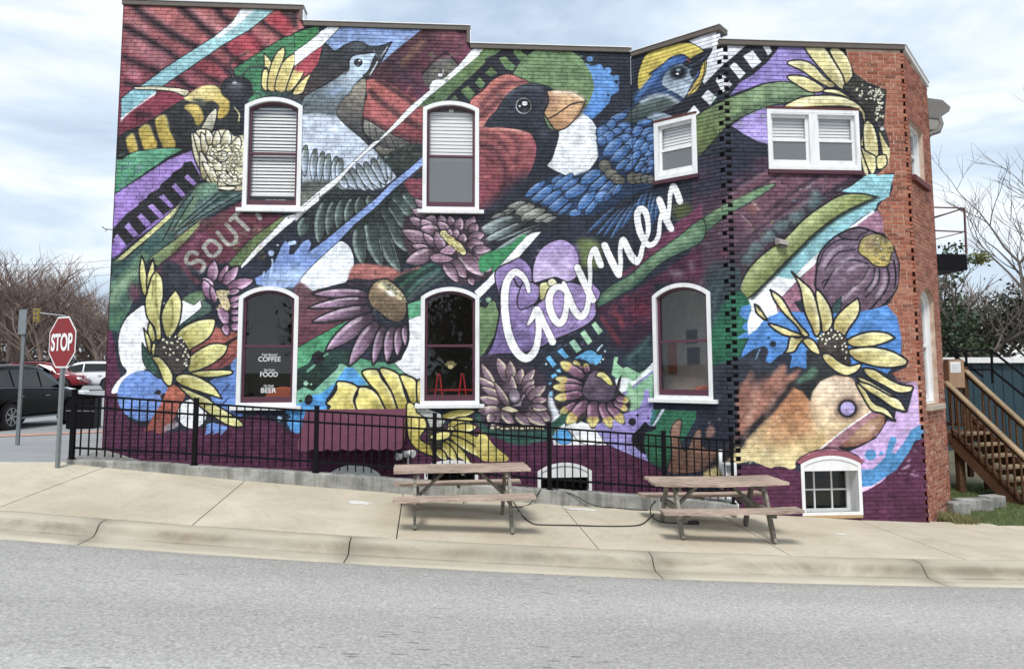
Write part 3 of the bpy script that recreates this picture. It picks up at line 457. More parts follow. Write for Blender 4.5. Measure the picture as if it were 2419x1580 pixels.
    F('i',"900,290 1080,210 1130,300 1000,360",'#4d7a50',soft=1)
    F('i',"510,375 380,425 280,530 225,680 222,850 255,980 305,1060 210,1150 140,1275 215,1275 400,1070 480,1050 540,1000 560,700",WH,ol=1.5)
    F('i',"690,330 900,308 1010,362 1105,285* 1090,400 860,580 700,600",WH,sm=0,ol=1)
    F('i',"840,620 880,560 1090,390 1090,310 1180,350 1200,420 1120,470 980,530",'#47685a','#29403a',ol=2)
    F('i',"1080,530 1280,600 1460,650 1470,700 1380,760 1000,860 980,820 1150,720",'#bb5a4a','#8c3a3a',soft=1)
    F('i',"1100,760 1470,700 1470,900 1250,1045 1100,1040 1150,900",'#a04a3e','#7a3236',soft=1); S('i',"1460,700 1330,780 1180,900",7,'#1d1518',soft=1); S('i',"1460,850 1260,1020",3,'#5c2628')
    E('i',480,1310,272,262,'#6285cc'); bricks_rain('i',280,1120,700,1500,40,['#7a9ce0','#4c6cb0'])
    E('i',640,1272,28,26,BK); E('i',605,1280,14,10,BK); E('i',720,1318,55,40,BK); F('m',"850,120 940,110 930,170 870,170",BK)
    F('i',"1455,900 1455,1480 1330,1420 1180,1260 1180,1150 1300,1090 1410,1080 1400,980",'#5d82c9','#4a6cb4',sm=0)
    F('m',"1495,150 1500,280 1570,285 1560,320 1420,330 1300,180 1280,100",'#5d82c9',sm=0); S('m',"1450,30 1380,110",3,'#2a3a60'); S('m',"1450,140 1390,200",3,'#2a3a60')
    F('m',"930,40 1010,60 1065,120 1010,230 965,330 900,440 820,455 780,430 708,440 770,330 850,200",'#c45a44','#8f3c34',ol=0); bricks_rain('m',780,100,1000,430,35,['#d9745a','#7e3430'],w=(3,7)); F('m',"900,380 1000,360 1010,390 870,445",'#8d7a84',soft=1)
    E('m',1125,285,128,130,WH,ol=1.5)
    F('m',"1250,380 1300,360 1440,400 1420,430 1370,480 1365,445 1300,470 1315,435 1240,475",'#6285cc',sm=0)
    Yg=('#8d8440','#d9d488','#f0edb6')
    for s,r in (("464,-162* 500,-60 522,100 527,200 495,280* 460,180 440,0",(495,280)),("584,-132* 602,0 560,80 540,160 525,250 520,60",(525,260)),("619,-2* 680,80 692,250 660,480 672,700 620,725 600,600 520,480 500,320 520,230 570,60",(630,720)),("820,197* 872,280 885,380 860,540 800,660 730,700 690,600 670,480 700,370 760,270",(750,700)),("545,540 590,600 610,720 570,740 530,640",(600,740)),
                ("830,680 900,590 1050,520 1180,500 1237,515 1220,620 1150,720 1000,810 960,830 900,730",(850,730)),("955,1055 960,940 1000,870 1150,780 1260,758 1372,780* 1330,880 1200,980 1050,1045",(950,1020)),("985,1065 1150,1040 1380,1038 1422,1060 1390,1090 1200,1117 1060,1107",(980,1065)),
                ("820,1180 900,1220 1150,1330 1240,1400 1390,1490 1530,1600 1500,1640 1350,1610 1150,1480 1000,1350",(820,1180)),("815,1120 900,1080 1030,1100 1150,1160 1230,1220 1312,1342* 1180,1300 1020,1250 870,1190",(820,1120))): FP('i',s,*Yg,r,ol=4)
    S('i',"620,10 610,250 640,500",4,'#8a8448',soft=1); S('i',"585,100 575,300",3,'#6f6c3a',soft=1); S('i',"780,300 790,500 740,680",3,'#7c783c',soft=1)
    F('i',"470,755 500,800 590,860 640,950 690,1110 640,1120 560,1060 480,950",'#27483c',ol=2.5); bricks_rain('i',490,860,640,1080,25,['#4f8468','#16302a'],w=(2,5))
    FP('i',"485,600* 545,690 565,800 550,880 515,760",*Yg,(560,840)); FP('i',"580,770 605,760 612,830 592,890 568,850",*Yg,(590,890),ol=2.5)
    F('i',"640,755 760,690 900,740 965,860 955,1000 850,1085 780,1060 700,950 620,900 605,820",'#332f2d','#3f3a37',ol=3); bricks_rain('i',640,760,930,1060,60,['#5f564e','#1f1c1c','#74695c'],w=(1.5,4),h=(1,2))
    FP('i',"565,905* 650,900 720,970 790,1080 782,1190 745,1205 690,1150 640,1020",*Yg,(600,910),ol=4)
    seeds('i',[(690,720),(760,690),(780,755),(700,800),(765,820),(820,690),(860,710),(880,700),(840,740),(800,860),(720,860),(900,790),(930,820),(950,880),(960,900),(920,850),(900,890),(840,930),(930,960),(935,990),(880,770),(840,800),(760,880),(730,750),(905,740),(930,930),(915,970)])
    # pink flower
    Pk=('#6b4460','#b98db0','#eccde6')
    for a in ((1110,1490,1140,1265,62),(1190,1490,1285,1310,42),(1240,1520,1390,1330,58),(1320,1560,1555,1470,52),(1120,1560,1010,1450,55)): petal('e',*a,*Pk,ol=3,tip=.75)
    for a in ((1200,300,1110,90,56),(1240,330,1190,150,36),(1370,180,1640,95,62),(1380,230,1500,200,36),(1390,320,1500,260,34),(1400,370,1510,340,34),(1400,430,1510,430,30),(1400,500,1510,500,34),(1400,580,1510,590,46),(1290,360,1360,580,60),(1330,560,1370,680,45),(1260,330,1250,340,10)): petal('i',*a,*Pk,ol=2.8,tip=.75)
    F('i',"1240,210 1300,195 1360,210 1370,280 1400,370 1370,420 1330,410 1290,340 1260,270",'#d6c69c','#b49c78',ol=2.5)
    for _ in range(26): E('i',rs.uniform(1260,1385),rs.uniform(210,400),16,12,rs.choice(['#ece0b8','#cdb98c','#a98f68']),soft=.5,al=.8)
    # ---------------- echinacea and greens
    F('j',"-20,820 250,670 520,525 600,560 420,700 290,850 170,900 120,1000 -20,1040",'#35a062','#46b274',sm=0,ol=1.5)
    F('j',"-20,1040 150,960 300,850 560,820 640,900 560,1010 440,1000 320,1100 180,1260 -20,1330",'#1f3c33','#16241f',sm=0); F('j',"160,880 230,830 300,870 280,950 190,980",'#1a1a22',sm=0); S('j',"120,1050 190,990",6,'#56a47c'); S('j',"290,890 330,870",5,'#56a47c')
    F('j',"560,1000 620,900 800,950 1000,955 1060,1000 1110,1055 1250,1140 1320,1150 1320,1200 600,1200 480,1100",'#3f9a68','#86cba6',sm=0)
    F('j',"180,1255 440,1010 440,980 480,968 560,1015 520,1100 420,1170 380,1250 160,1340 20,1420 -20,1400 -10,1260 80,1215",'#79c299','#5ab08a',sm=0,ol=1)
    F('j',"-20,1400 60,1380 160,1300 250,1290 400,1180 520,1010 600,1010 740,1190 650,1200 420,1160 380,1250 310,1350 330,1520 -20,1560",'#4fa0e4','#3f8cd4',sm=0)
    F('n',"-20,200 340,230 350,260 120,260 100,400 80,460 40,440 -20,410",'#4fa0e4',sm=0); E('j',130,1350,42,55,BK,rot=15); E('j',42,1360,16,14,BK); E('j',100,1178,26,26,'#8fd0ae'); E('j',155,1188,12,12,'#8fd0ae')
    F('m',"1700,290 1850,260 1990,310 1960,400 1800,330",'#1c2334',soft=1); E('m',1885,330,28,24,'#a8d0ea'); F('m',"1950,340 2080,260 2090,400 2060,460 1970,420",'#4a96dc',sm=0); E('m',1950,410,30,26,'#1c2334')
    F('j',"1160,355 1320,295 1320,465 1165,510",'#4bae77',sm=0); F('j',"1172,512 1320,462 1320,1150 1210,1115 1110,1050 1020,960 1100,930 1182,720",WH,sm=0,ol=1)
    Ec=('#3a2c38','#9f7c9e','#e2cbe0')
    F('j',"530,110 620,85 760,95 880,90 800,180 700,160",'#2a2430',ol=2)
    for a in ((760,250,170,245,60),(760,310,128,388,54),(780,400,163,535,66),(800,470,308,835,88),(850,540,552,998,80),(920,580,805,988,56),(1010,580,950,965,62),(1090,580,1060,900,52),(1140,560,1150,800,40)): petal('j',*a,*Ec,ol=4,tip=.7,bend=.02,crease=3)
    S('j',"1150,300 1170,560 1165,760 1060,930 960,970",6,BK)
    F('j',"750,260 790,150 870,95 960,90 1080,180 1150,300 1155,450 1100,530 980,520 850,420 780,360",'#8a7056','#5f4c3a',ax=((950,120),(850,480)),ol=4); bricks_rain('j',800,150,1130,500,70,['#a58a68','#54432f','#c2b08c','#6e5a44'],w=(2,6),h=(1,3))
    F('j',"850,150 930,110 1000,140 1100,230 1145,300 1100,310 1000,250 900,200",'#cfc39a',soft=2); E('j',990,230,55,28,'#f5f3ea',rot=40,soft=2)
    for _ in range(40):
        u=rs.random(); E('j',880+u*270+rs.uniform(-20,20),115+u*u*100+u*100+rs.uniform(-20,30),11,8,rs.choice(['#f1eccc','#d9cc94','#8f8050']),ol=.7)
    # big yellow daisy
    Yd=('#9a8838','#ecdc7c','#f6efb4')
    for s,r in (("430,1160 560,1170 650,1225 620,1290 605,1380 660,1480 330,1480 355,1420* 305,1390* 370,1320 420,1240",(650,1480)),("660,1220 760,1225 860,1300 950,1480 670,1480 612,1370 640,1290",(900,1500)),("690,1055 840,1030 900,1130 1000,1270 1070,1480 960,1480 850,1280 760,1180",(1050,1480)),("870,1040 940,1020 1080,1090 1130,1250 1200,1500 1090,1500 1000,1270",(1150,1500)),("1085,1100 1170,1098 1262,1160 1272,1380 1210,1400 1150,1260",(1230,1400)),("1265,1158 1320,1148 1320,1370 1270,1380",(1290,1380))): FP('j',s,*Yd,r,ol=4.5)
    F('n',"1040,200 1100,200 1200,330 1215,400 1160,500 1250,560 1350,610 1350,640 1280,660 1130,600 1055,500 1040,380",'#e8da82','#b8a244',ol=4)
    F('n',"1110,190 1160,200 1250,250 1330,280 1380,330 1340,400 1250,410 1210,330 1130,270",'#e9ebe6','#9fa49c',ol=2.5); bricks_rain('n',1150,240,1330,380,30,['#ffffff','#5c625e'],w=(1.5,4),h=(1,2))
    F('n',"1220,420 1300,400 1440,420 1420,500 1480,520 1300,640 1240,560",'#2b2a22',soft=1)
    for a in ((1350,310,1645,262,42),(1400,390,1625,330,46),(1450,420,1655,400,46),(1440,450,1930,680,62),(1420,480,1760,690,40),(1380,520,1600,720,42),(1350,540,1480,700,44),(1300,600,1390,690,38)): petal('n',*a,*Yd,ol=3.5,tip=.8)
    F('n',"1700,440 1800,560 1930,670 1900,700 1700,690 1640,560",'#e3d37a','#b9a450',ol=0); F('n',"1240,480 1340,440 1430,450 1400,500 1290,520",'#e6d880',ol=3.5); E('n',1425,420,32,26,'#cfc27a',ol=2.5)
    # ---------------- crocus, Garner, stems
    F('g',"950,840 1080,820 1180,870 1210,1000 1180,1120 1000,1110 960,960",'#55703f',soft=5); F('g',"1950,480 2100,450 2150,540 2000,620",'#5c6e3a',soft=7,al=.8)
    F('g',"2260,460 2000,650 1830,780 1700,900 1600,1060 1400,1180 1400,1230 1650,1100 2260,620",'#6a2f48','#54283c',sm=0,soft=2)
    F('g',"1500,1400 2260,880 2260,1250 1750,1290 1735,2050 1600,2010 1350,1960 1150,1560 1200,1520",'#4a2236','#2a1c2c',sm=0,soft=3); bricks_rain('k',1250,-100,1730,300,70,['#8b2236','#6d2238','#3b1c2c','#a03040']); E('k',1600,140,110,70,'#94243a',soft=12,al=.7)
    for s in ("1200,230 1300,350 1380,480","1330,160 1400,240 1430,330"): S('k',s,9,'#7c2630',soft=3,al=.8)
    F('g',"1900,1180 1980,1150 2060,1160 2040,1220",'#6f6a74',soft=4,al=.7); F('g',"2110,1060 2180,1080 2170,1190",'#6b5a68',soft=4,al=.7); S('h',"0,1180 150,1080 280,980",20,'#7a2f46',soft=9,al=.7)
    F('k',"1450,650 1700,400 1735,420 1735,700 1600,800 1480,740",'#26383e',soft=4); S('k',"1480,650 1600,560 1710,430",6,'#3d5a54',soft=2)
    F('h',"100,1300 260,1130 420,1150 430,1330 300,1400 250,1560 120,1560",'#2c3d42',soft=5); S('h',"130,1560 200,1400 250,1200",8,'#46585c',soft=4,al=.6)
    F('g',"1120,1480 1300,1310 1500,1200 1700,1020 2000,800 2260,610 2260,840 1850,1060 1600,1290 1400,1410 1160,1540",'#4c8058','#2e5240',ax=((1600,1050),(1700,1250)),ol=2); S('g',"1250,1430 1550,1220 1850,980 2200,740",13,'#6fa070',soft=5,al=.6)
    F('g',"400,770 380,860 60,1110 -60,1170 -60,1000 200,900",'#2b9a55',soft=1)
    F('g',"575,742* 470,757 410,795 0,1250 -130,1370 -80,1450 0,1365 330,1020",WH,sm=0,ol=1)
    F('j',"1905,385 1990,380 2020,330 2080,308 2112,400 2132,480 2080,680 1950,900 1905,910",'#5c8f57','#4b7f4a',sm=1,ol=2.5); E('j',2018,300,28,27,'#7fb890'); E('j',1935,318,10,10,'#7fb890')
    Cr=('#5a4a7c','#a48fc8','#d5c8ea')
    F('g',"90,1160 250,1060 350,1020 450,1100 478,1200 470,1290 400,1400 300,1500 180,1560 120,1400",'#8d78b4','#5e5080',ol=3)
    F('k',"-30,650 60,500 130,200 150,-100 260,-200 330,-100 400,-130 540,-110 560,0 500,100 620,0 800,-150 1000,-120 1100,-60 1195,-40 1150,60 1145,200 1050,300 850,400 700,460 560,540 350,600 100,610 0,650",'#9480b8','#6a5a92',ax=((700,0),(300,600)),ol=4)
    for s in ("200,600 330,400 560,200 640,60","60,620 180,450 300,300","500,560 700,400 950,320","560,500 620,380","880,350 1000,180 1120,60","250,500 380,430"): S('k',s,2.5,'#4c3f6c',soft=1)
    bricks_rain('k',150,0,1050,550,60,['#b3a2d2','#7a6aa4','#c9bce4'],w=(5,12),h=(1.5,3))
    F('g',"380,1280 470,1275 550,1320 560,1400 500,1500 350,1560 320,1450",'#9984c0','#7867a0',ol=3)
    F('g',"480,1150 500,1050 560,930 680,845 800,825 900,880 960,980 972,1100 950,1210 850,1270 720,1225 600,1255 490,1275",'#a992cc','#c5b6df',ax=((750,830),(750,1250)),ol=3.5); bricks_rain('g',520,900,930,1230,50,['#c9bbe2','#8f7ab4','#b8a6d6'],w=(6,13),h=(1.5,3)); S('g',"920,900 940,1050 880,1230",12,'#8a6fae',soft=6,al=.7)
    F('g',"1050,1180 1130,1300 1190,1370 1180,1440 1130,1480",'#8d78b4',ol=3)
    F('g',"555,1300 640,1270 720,1290 640,1350 600,1450 560,1450",'#d8d49c','#b3ad70',ol=2); F('g',"640,1260 690,1230 735,1270 720,1310 650,1310",'#e6e1c0',ol=2)
    G='#f6f8fb'
    for s,w in (("440,1370 420,1280 360,1195 290,1170 225,1240 190,1370 190,1560 215,1760 270,1930 350,2040 425,2070 500,2000 535,1880 545,1740 530,1570",(8,12,15,17,17,18,18,19,20,20,19,17,15,14,13)),("435,1715 480,1640 530,1555 590,1690 640,1790 690,1900",(6,12,14,15,16,17)),
                ("830,1360 770,1325 700,1345 655,1440 665,1560 710,1660 765,1705 815,1640 835,1520 835,1400",(12,15,16,17,17,17,17,15,12,10)),("805,1280 850,1400 900,1530 950,1610 1000,1630 1045,1570 1065,1470 1070,1350",(9,16,16,17,17,14,12,10)),
                ("950,1120 1010,1250 1065,1370 1115,1460",(16,17,17,15)),("1075,1380 1085,1200 1080,1060 1100,970 1135,925 1160,1000 1195,1095",(9,10,11,11,13,16,16)),
                ("1235,885 1290,1010 1340,1110 1385,1195",(16,17,18,16)),("1395,1200 1405,1060 1400,930 1430,825 1480,930 1530,1020 1570,1060",(11,11,11,14,17,18,17)),("1570,1065 1610,1010 1630,920 1650,860 1690,760 1690,640 1665,540 1620,505 1580,560 1590,680 1630,800 1690,880 1750,870 1800,790 1815,650 1830,560",(15,12,11,10,11,13,15,16,16,16,16,14,12,11,10,9)),
                ("1810,410 1850,520 1890,630 1935,715",(16,17,17,15)),("1905,600 1915,480 1925,350 1950,270",(9,10,11,14)),("1965,270 2000,350 2025,425",(15,16,16))): S('g',s,tuple(x+4 for x in w),'#1c1820',al=.5,n=7); 
    for s,w in (("440,1370 420,1280 360,1195 290,1170 225,1240 190,1370 190,1560 215,1760 270,1930 350,2040 425,2070 500,2000 535,1880 545,1740 530,1570",(8,12,15,17,17,18,18,19,20,20,19,17,15,14,13)),("435,1715 480,1640 530,1555 590,1690 640,1790 690,1900",(6,12,14,15,16,17)),
                ("830,1360 770,1325 700,1345 655,1440 665,1560 710,1660 765,1705 815,1640 835,1520 835,1400",(12,15,16,17,17,17,17,15,12,10)),("805,1280 850,1400 900,1530 950,1610 1000,1630 1045,1570 1065,1470 1070,1350",(9,16,16,17,17,14,12,10)),
                ("950,1120 1010,1250 1065,1370 1115,1460",(16,17,17,15)),("1075,1380 1085,1200 1080,1060 1100,970 1135,925 1160,1000 1195,1095",(9,10,11,11,13,16,16)),
                ("1235,885 1290,1010 1340,1110 1385,1195",(16,17,18,16)),("1395,1200 1405,1060 1400,930 1430,825 1480,930 1530,1020 1570,1060",(11,11,11,14,17,18,17)),("1570,1065 1610,1010 1630,920 1650,860 1690,760 1690,640 1665,540 1620,505 1580,560 1590,680 1630,800 1690,880 1750,870 1800,790 1815,650 1830,560",(15,12,11,10,11,13,15,16,16,16,16,14,12,11,10,9)),
                ("1810,410 1850,520 1890,630 1935,715",(16,17,17,15)),("1905,600 1915,480 1925,350 1950,270",(9,10,11,14)),("1965,270 2000,350 2025,425",(15,16,16))): S('g',s,w,G,n=7)
    # ---------------- dashes, splashes under Garner
    for s,c in (("1093,297 1140,260 1224,365 1168,407",'#8fd3a2'),("973,387 1030,350 1112,470 1060,512",'#8fd3a2'),("858,482 920,443 1002,560 938,597",'#8fd0b0'),("733,577 790,538 867,635 820,657",'#58a8e2'),("613,642 665,618 737,715 690,752",'#58a8e2'),("665,830 720,800 745,835 690,868",'#58a8e2'),("715,770 770,755 785,800 745,800",'#7bc0ec'),("635,910 690,885 725,895 660,940",'#58a8e2'),("650,1000 700,980 745,1000 690,1060 640,1050",'#8cc8ee')): F('k',s,c,sm=0,ol=1.5)
    E('k',650,700,14,12,BK); E('k',622,710,10,10,'#cfe6f5')
    F('k',"915,652 1000,590 1080,558 1140,580 1165,610 1200,605 1212,640 1185,690 1110,757 1060,690 980,660",'#58a8e2',ol=2)
    for s in ("1160,570 1190,530","1190,530 1212,510"): S('k',s,4,'#bfdcee')
    for x,y in ((1240,575),(1220,660),(1190,690)): E('k',x,y,11,11,'#bfdcee')
    F('k',"640,1050 760,1090 850,1200 900,1400 1130,1400 1150,1440 1260,1560 700,1560 660,1300 690,1200",'#e8edf6',sm=0)
    F('o',"350,130 440,190 450,260 375,380 340,250",'#e3e9f4',sm=0); F('o',"500,400 560,330 800,420 850,520 780,550 720,560 620,530 560,460",'#eef1f8',sm=1,ol=1.5)
    F('k',"1335,632 1382,635 1368,700 1430,752 1470,733 1600,800 1700,750 1745,690 1745,1200 1600,1260 1480,1200 1450,1050 1400,900 1305,822",'#86d09b','#6dbf8a',sm=0,ol=1.5)
    F('k',"1345,870 1450,848 1545,890 1745,690 1745,770 1420,1020 1360,950",'#eaf0f4',sm=0); S('k',"1745,790 1600,900 1440,1030",5,'#8f84c4')
    F('k',"1480,1200 1550,1150 1600,1170 1640,1080 1650,990 1700,965 1705,1050 1745,1080 1745,1380 1500,1400 1420,1350",'#9285cc','#8273bc',sm=0)
    F('o',"740,390 1050,270 1270,200 1275,330 1210,420 1200,600 1230,705 1060,640 940,590 860,545",'#9285cc','#8f86c8',sm=0,ol=1)
    F('k',"1480,900 1560,1000 1640,1000 1600,1150 1500,1190",'#8ad19a',soft=1)
    E('o',1087,356,34,34,BK); E('o',1133,297,13,10,BK); E('o',1228,323,9,8,BK); F('o',"1160,400 1200,355 1235,390 1290,400 1290,450 1220,500 1200,560 1200,640 1100,560 1085,480 1130,430",'#15161c')
    F('n',"1650,280 1750,250 1800,340 1950,400 2240,420 2240,500 2050,560 1900,520 1700,440",'#22503f',soft=1); F('o',"-20,400 350,375 500,265 545,330 430,420 370,500 200,540 -20,530",'#1f4c3a','#28584a',soft=1); bricks_rain('o',0,400,350,520,20,['#3a7058','#16322a'])
    F('o',"395,485 440,430 490,415 540,450 560,520 520,550 470,552 430,530",'#4fa3e6',ol=1)
    F('o',"1250,250 1650,262 1640,335 1560,480 1500,560 1440,640 1390,750 1330,760 1220,690 1190,560 1200,450 1300,420",'#22704a','#1a5c3a',sm=0); F('o',"1270,250 1300,300 1260,390 1240,370",'#3a7a7c'); F('o',"1340,250 1370,250 1280,390 1260,380",'#c6cde0'); S('o',"1330,260 1260,380",3,'#16463c')
    F('o',"1660,265 1960,250 1960,560 1840,620 1700,600 1640,430",'#1c202e',sm=0,soft=2)
    F('o',"1400,800 1430,640 1425,420 1490,335 1520,350 1505,480 1520,570 1560,610 1620,480 1650,430 1690,430 1690,520 1720,580 1850,610 1850,700 1780,760 1640,800",'#8a5a48','#6a4438',ol=2.5); E('o',1470,400,20,50,'#a98270',soft=4); E('o',1660,480,22,40,'#7d6058',soft=4)
    F('o',"1730,450 1760,390 1800,400 1810,450 1780,490 1740,490",'#7d5850',soft=2); E('o',1760,360,12,12,'#6a5a5c',soft=1); E('o',1850,330,14,14,'#4d4a52',soft=1)
    # mauve and cream mum
    Mc=('#5b4650','#93758a','#efe4b8')
    F('j',"1905,920 2050,900 2221,1000 2300,1000 2300,1600 2000,1560 1960,1400",'#2c2430',soft=3); F('k',"-60,640 500,760 640,900 640,1100 690,1280 600,1400 100,1400 -60,1300",'#2c2430',soft=3)
    for a in ((230,900,110,640,62),(270,900,240,670,58),(80,960,-60,700,46),(330,920,370,750,52),(380,940,505,760,48),(130,1000,-120,840,48),(200,1080,-60,950,52),(380,1010,500,870,46),(430,1050,500,930,52),(440,1080,625,930,56),(130,1120,-80,1060,54),(480,1100,640,1080,42),(430,1170,670,1300,80),(470,1150,640,1180,46),(400,1230,620,1350,58),(140,1200,-100,1200,60),(300,1230,460,1370,52),(150,1200,290,1360,52),(120,1220,60,1390,50),(60,1230,20,1330,52),(230,1150,80,900,40),(290,1100,260,820,48),(330,1150,290,990,50)): petal('k',*a,*Mc,ol=2.4,tip=.7,crease=1,oc='#241c22')
    F('k',"150,1180 230,1150 340,1200 260,1220",'#d8cca6',ol=2); E('k',290,1040,60,75,'#6f6272',ol=2,rot=-15); E('k',290,1070,38,28,'#b9b2c0',soft=3); E('k',220,960,50,50,'#5c4c5c',soft=2); F('k',"340,1110 380,1030 410,1040 370,1100 360,1150 250,1150",'#8a7a8c',ol=2)
    for x in range(60,620,52): E('k',x,1372+rs.uniform(-8,14),30,18,'#cfc49c',ol=2)
    # plum and yellow daisy
    def two(a, w, ol=3.5):
        t='k'; x0,y0,x1,y1=a; petal(t,x0,y0,x1,y1,w,'#5a3a4c','#a06a8a','#c79ab4',ol=ol,tip=.65)
        L=math.hypot(x1-x0,y1-y0); ux,uy=(x1-x0)/L,(y1-y0)/L; nx,ny=-uy,ux; f=.6
        q=[(x0+ux*L*f-nx*w*.82,y0+uy*L*f-ny*w*.82),(x0+ux*L*(f+.25)-nx*w*.6,y0+uy*L*(f+.25)-ny*w*.6),(x1-ux*L*.03,y1-uy*L*.03),(x0+ux*L*(f+.25)+nx*w*.6,y0+uy*L*(f+.25)+ny*w*.6),(x0+ux*L*f+nx*w*.82,y0+uy*L*f+ny*w*.82)]
        F(t,q,'#c9a85c','#e2d884',ax=((x0+ux*L*f,y0+uy*L*f),(x0+ux*L*.85,y0+uy*L*.85)),soft=1,al=.95)
        S(t,[(x0+ux*L*.3,y0+uy*L*.3),(x0+ux*L*.9,y0+uy*L*.9)],1.6,'#6a4a50',al=.6)
    F('k',"700,860 1000,820 1100,700 1300,850 1380,1000 1500,1100 1480,1200 1300,1250 1000,1250 750,1200 690,1000",'#221c24',soft=2)
    for a,w in (((1020,830,910,670),42),((1060,800,1030,700),40),((1020,850,765,685),58),((1010,930,712,855),44),((1010,965,685,948),50),((1010,1020,700,1070),50),((950,1120,760,1225),42),((1060,1100,830,1345),68),((1120,1100,1110,1385),72),((1200,1110,1305,1385),60),((1270,1110,1440,1340),56),((1330,1100,1480,1200),40),((1350,1060,1495,1100),42)): two(a,w)
    F('k',"940,1330 970,1260 1040,1220 1030,1270 1000,1300",'#3a3430',ol=1.5)
    F('k',"1000,1000 1040,880 1090,800 1180,780 1290,850 1350,940 1390,1010 1330,1080 1240,1110 1130,1090 1060,1080",'#5d4e5e','#42384a',ol=2.5); bricks_rain('k',1030,850,1350,1080,70,['#85788a','#3a3040','#6d6072'],w=(2,6),h=(1,2.2))
    F('k',"1145,830 1170,795 1230,795 1290,850 1325,920 1300,940 1240,900 1200,860 1170,850",'#ded68e','#b5aa58',ol=2.5)
    for q in range(9): S('k',[(1320+q*8,1010-q*24+60),(1380+q*4,980-q*26+60)],3,BK)
    # ---------------- lower right: blue disc, green, robin
    F('l',"-40,1190 -20,850 60,600 180,400 300,388 390,470 420,560 380,900 290,1090 160,1140 20,1195",'#1f6e4a','#185a3c',sm=0,soft=1)
    F('l',"-60,120 200,60 300,300 220,400 100,600 0,800 -60,850",'#2c3a42',soft=8,al=.8); S('l',"20,700 50,450 130,300 200,130",7,'#46545c',soft=3,al=.6)
    F('l',"290,640 320,550 420,530 400,640 430,700 600,640 700,600 960,610 1100,640 1580,600 1700,580 1850,535 1950,650 2000,850 1992,1050 1850,1255 1700,1190 1000,1210 900,1175 820,1200 850,1070 800,1040 720,1060 620,1148 570,1120 590,1020 560,960 500,985 440,1000 310,1095 330,1020 400,880 270,885 300,850 390,810 320,780 350,720 400,710",'#4c88d6','#3f78c4',sm=0); bricks_rain('l',1500,620,1950,1100,50,['#6aa2e4','#2f66b0']); bricks_rain('l',400,700,900,1000,30,['#6aa2e4','#2f66b0'])
    F('l',"400,640 440,540 640,380 700,620 560,680 480,790 390,850 380,740",WH,sm=0)
    E('l',650,945,32,30,'#1f2a3a',rot=-30,ol=1); E('l',602,880,16,12,'#1f2a3a'); F('l',"490,990 560,965 600,1020 570,1090 480,1130 440,1050",'#232936',soft=1); S('l',"455,1160 480,1070 510,1000",4,'#5d7ca0')
    F('l',"-60,1190 300,1090 500,1100 620,1160 820,1200 1000,1220 1150,1250 1080,1560 -60,1560",'#262c38',sm=0,soft=3)
    F('l',"280,1600 320,1400 420,1225 480,1320 490,1400 560,1375 640,1260 740,1160 790,1180 800,1270 930,1195 935,1230 830,1380 780,1600",'#8f5a4c','#a0665a',soft=3); F('l',"480,1260 560,1370 600,1240",'#2c2c34',soft=2); E('l',450,1480,25,60,'#a98476',soft=5)
    F('p',"180,700 230,500 240,250 290,80 800,40 860,100 700,130 560,300 300,560",'#94594c','#a8624f',soft=4); bricks_rain('p',250,150,650,500,60,['#b0705c','#74463e','#5c4440']); E('p',400,60,70,60,'#2f2a32',soft=10,al=.8)
    F('p',"180,720 430,450 700,110 850,200 870,140 960,60 1100,20 1230,55 1330,200 1430,330 1200,500 960,670 780,740 740,780 735,830 690,845 640,825 560,820 520,835 430,800 350,775 210,790",'#bd7650','#d9c48e',ax=((600,200),(520,800)),sm=1,ol=0)
    F('p',"860,200 900,110 1000,45 1120,25 1230,60 1330,210 1400,340 1200,480 1050,560 900,500 860,380",'#e6cbb2','#d9b98e',ax=((1050,50),(1050,550)),soft=5)
    F('p',"720,120 850,210 880,350 860,520 700,620 480,620 560,420",'#a8603c',soft=16,al=.5); bricks_rain('p',300,350,1300,780,110,['#e9c9a4','#c98a66','#d7b68a','#f0dfc0'],al=.4); F('p',"800,600 1000,540 960,650 800,720",'#b59a62',soft=8,al=.6)
    F('l',"1000,1000 1150,1040 1200,1150 1330,1240 1500,1290 1300,1270 1150,1330 1060,1450 1040,1550 960,1440 820,1380 850,1340 930,1280 1000,1200",'#262b2e','#1f2326',sm=0,soft=1); F('l',"890,1340 1000,1240 1080,1180 1120,1250 1000,1330",'#3f6a52',soft=3)
    for s,w in (("700,105 560,290 400,450 230,620",13),("260,600 150,700 -20,850",20)): S('p',s,w*1.5,'#3a2a2a',soft=5,al=.6); S('p',s,w,'#1d1a1f',soft=1.5,al=.95)
    for q in ("330,420 380,250 400,120","300,560 330,400 350,300","480,380 560,230 640,140"): S('p',q,10,'#b98a7a',soft=5,al=.5)
    F('p',"240,610 220,700 100,800 -60,870 -60,940 150,880 210,790",'#d9c07c',soft=4,al=.9); bricks_rain('p',220,650,760,790,50,['#f2e6b8','#d8c48a','#e8d8a0']); 
    E('p',1195,315,110,105,'#5c3a34',soft=10,al=.8); E('p',1193,313,84,80,'#16151b',soft=2); E('p',1193,313,62,60,'#a99cd8'); E('p',1180,295,30,24,'#bfb4e6',soft=3)
    F('p',"960,670 1180,495 1430,325 1530,380 1400,480 1280,560 1150,640 1130,660 1020,650",'#9c6472',ol=0); S('p',"950,670 1180,490 1420,325",3.5,WH)
    F('p',"1120,645* 1200,580 1350,450 1470,370 1530,385 1535,430 1450,560 1300,640 1180,665",'#8a5644','#7a4638',ol=0); F('p',"1200,590 1350,440 1480,400 1440,500 1300,590",'#c39a78',soft=6,al=.8); S('p',"1125,650 1200,665 1320,640 1450,565 1530,450 1530,385",(3,7,9,10,10,6),BK)
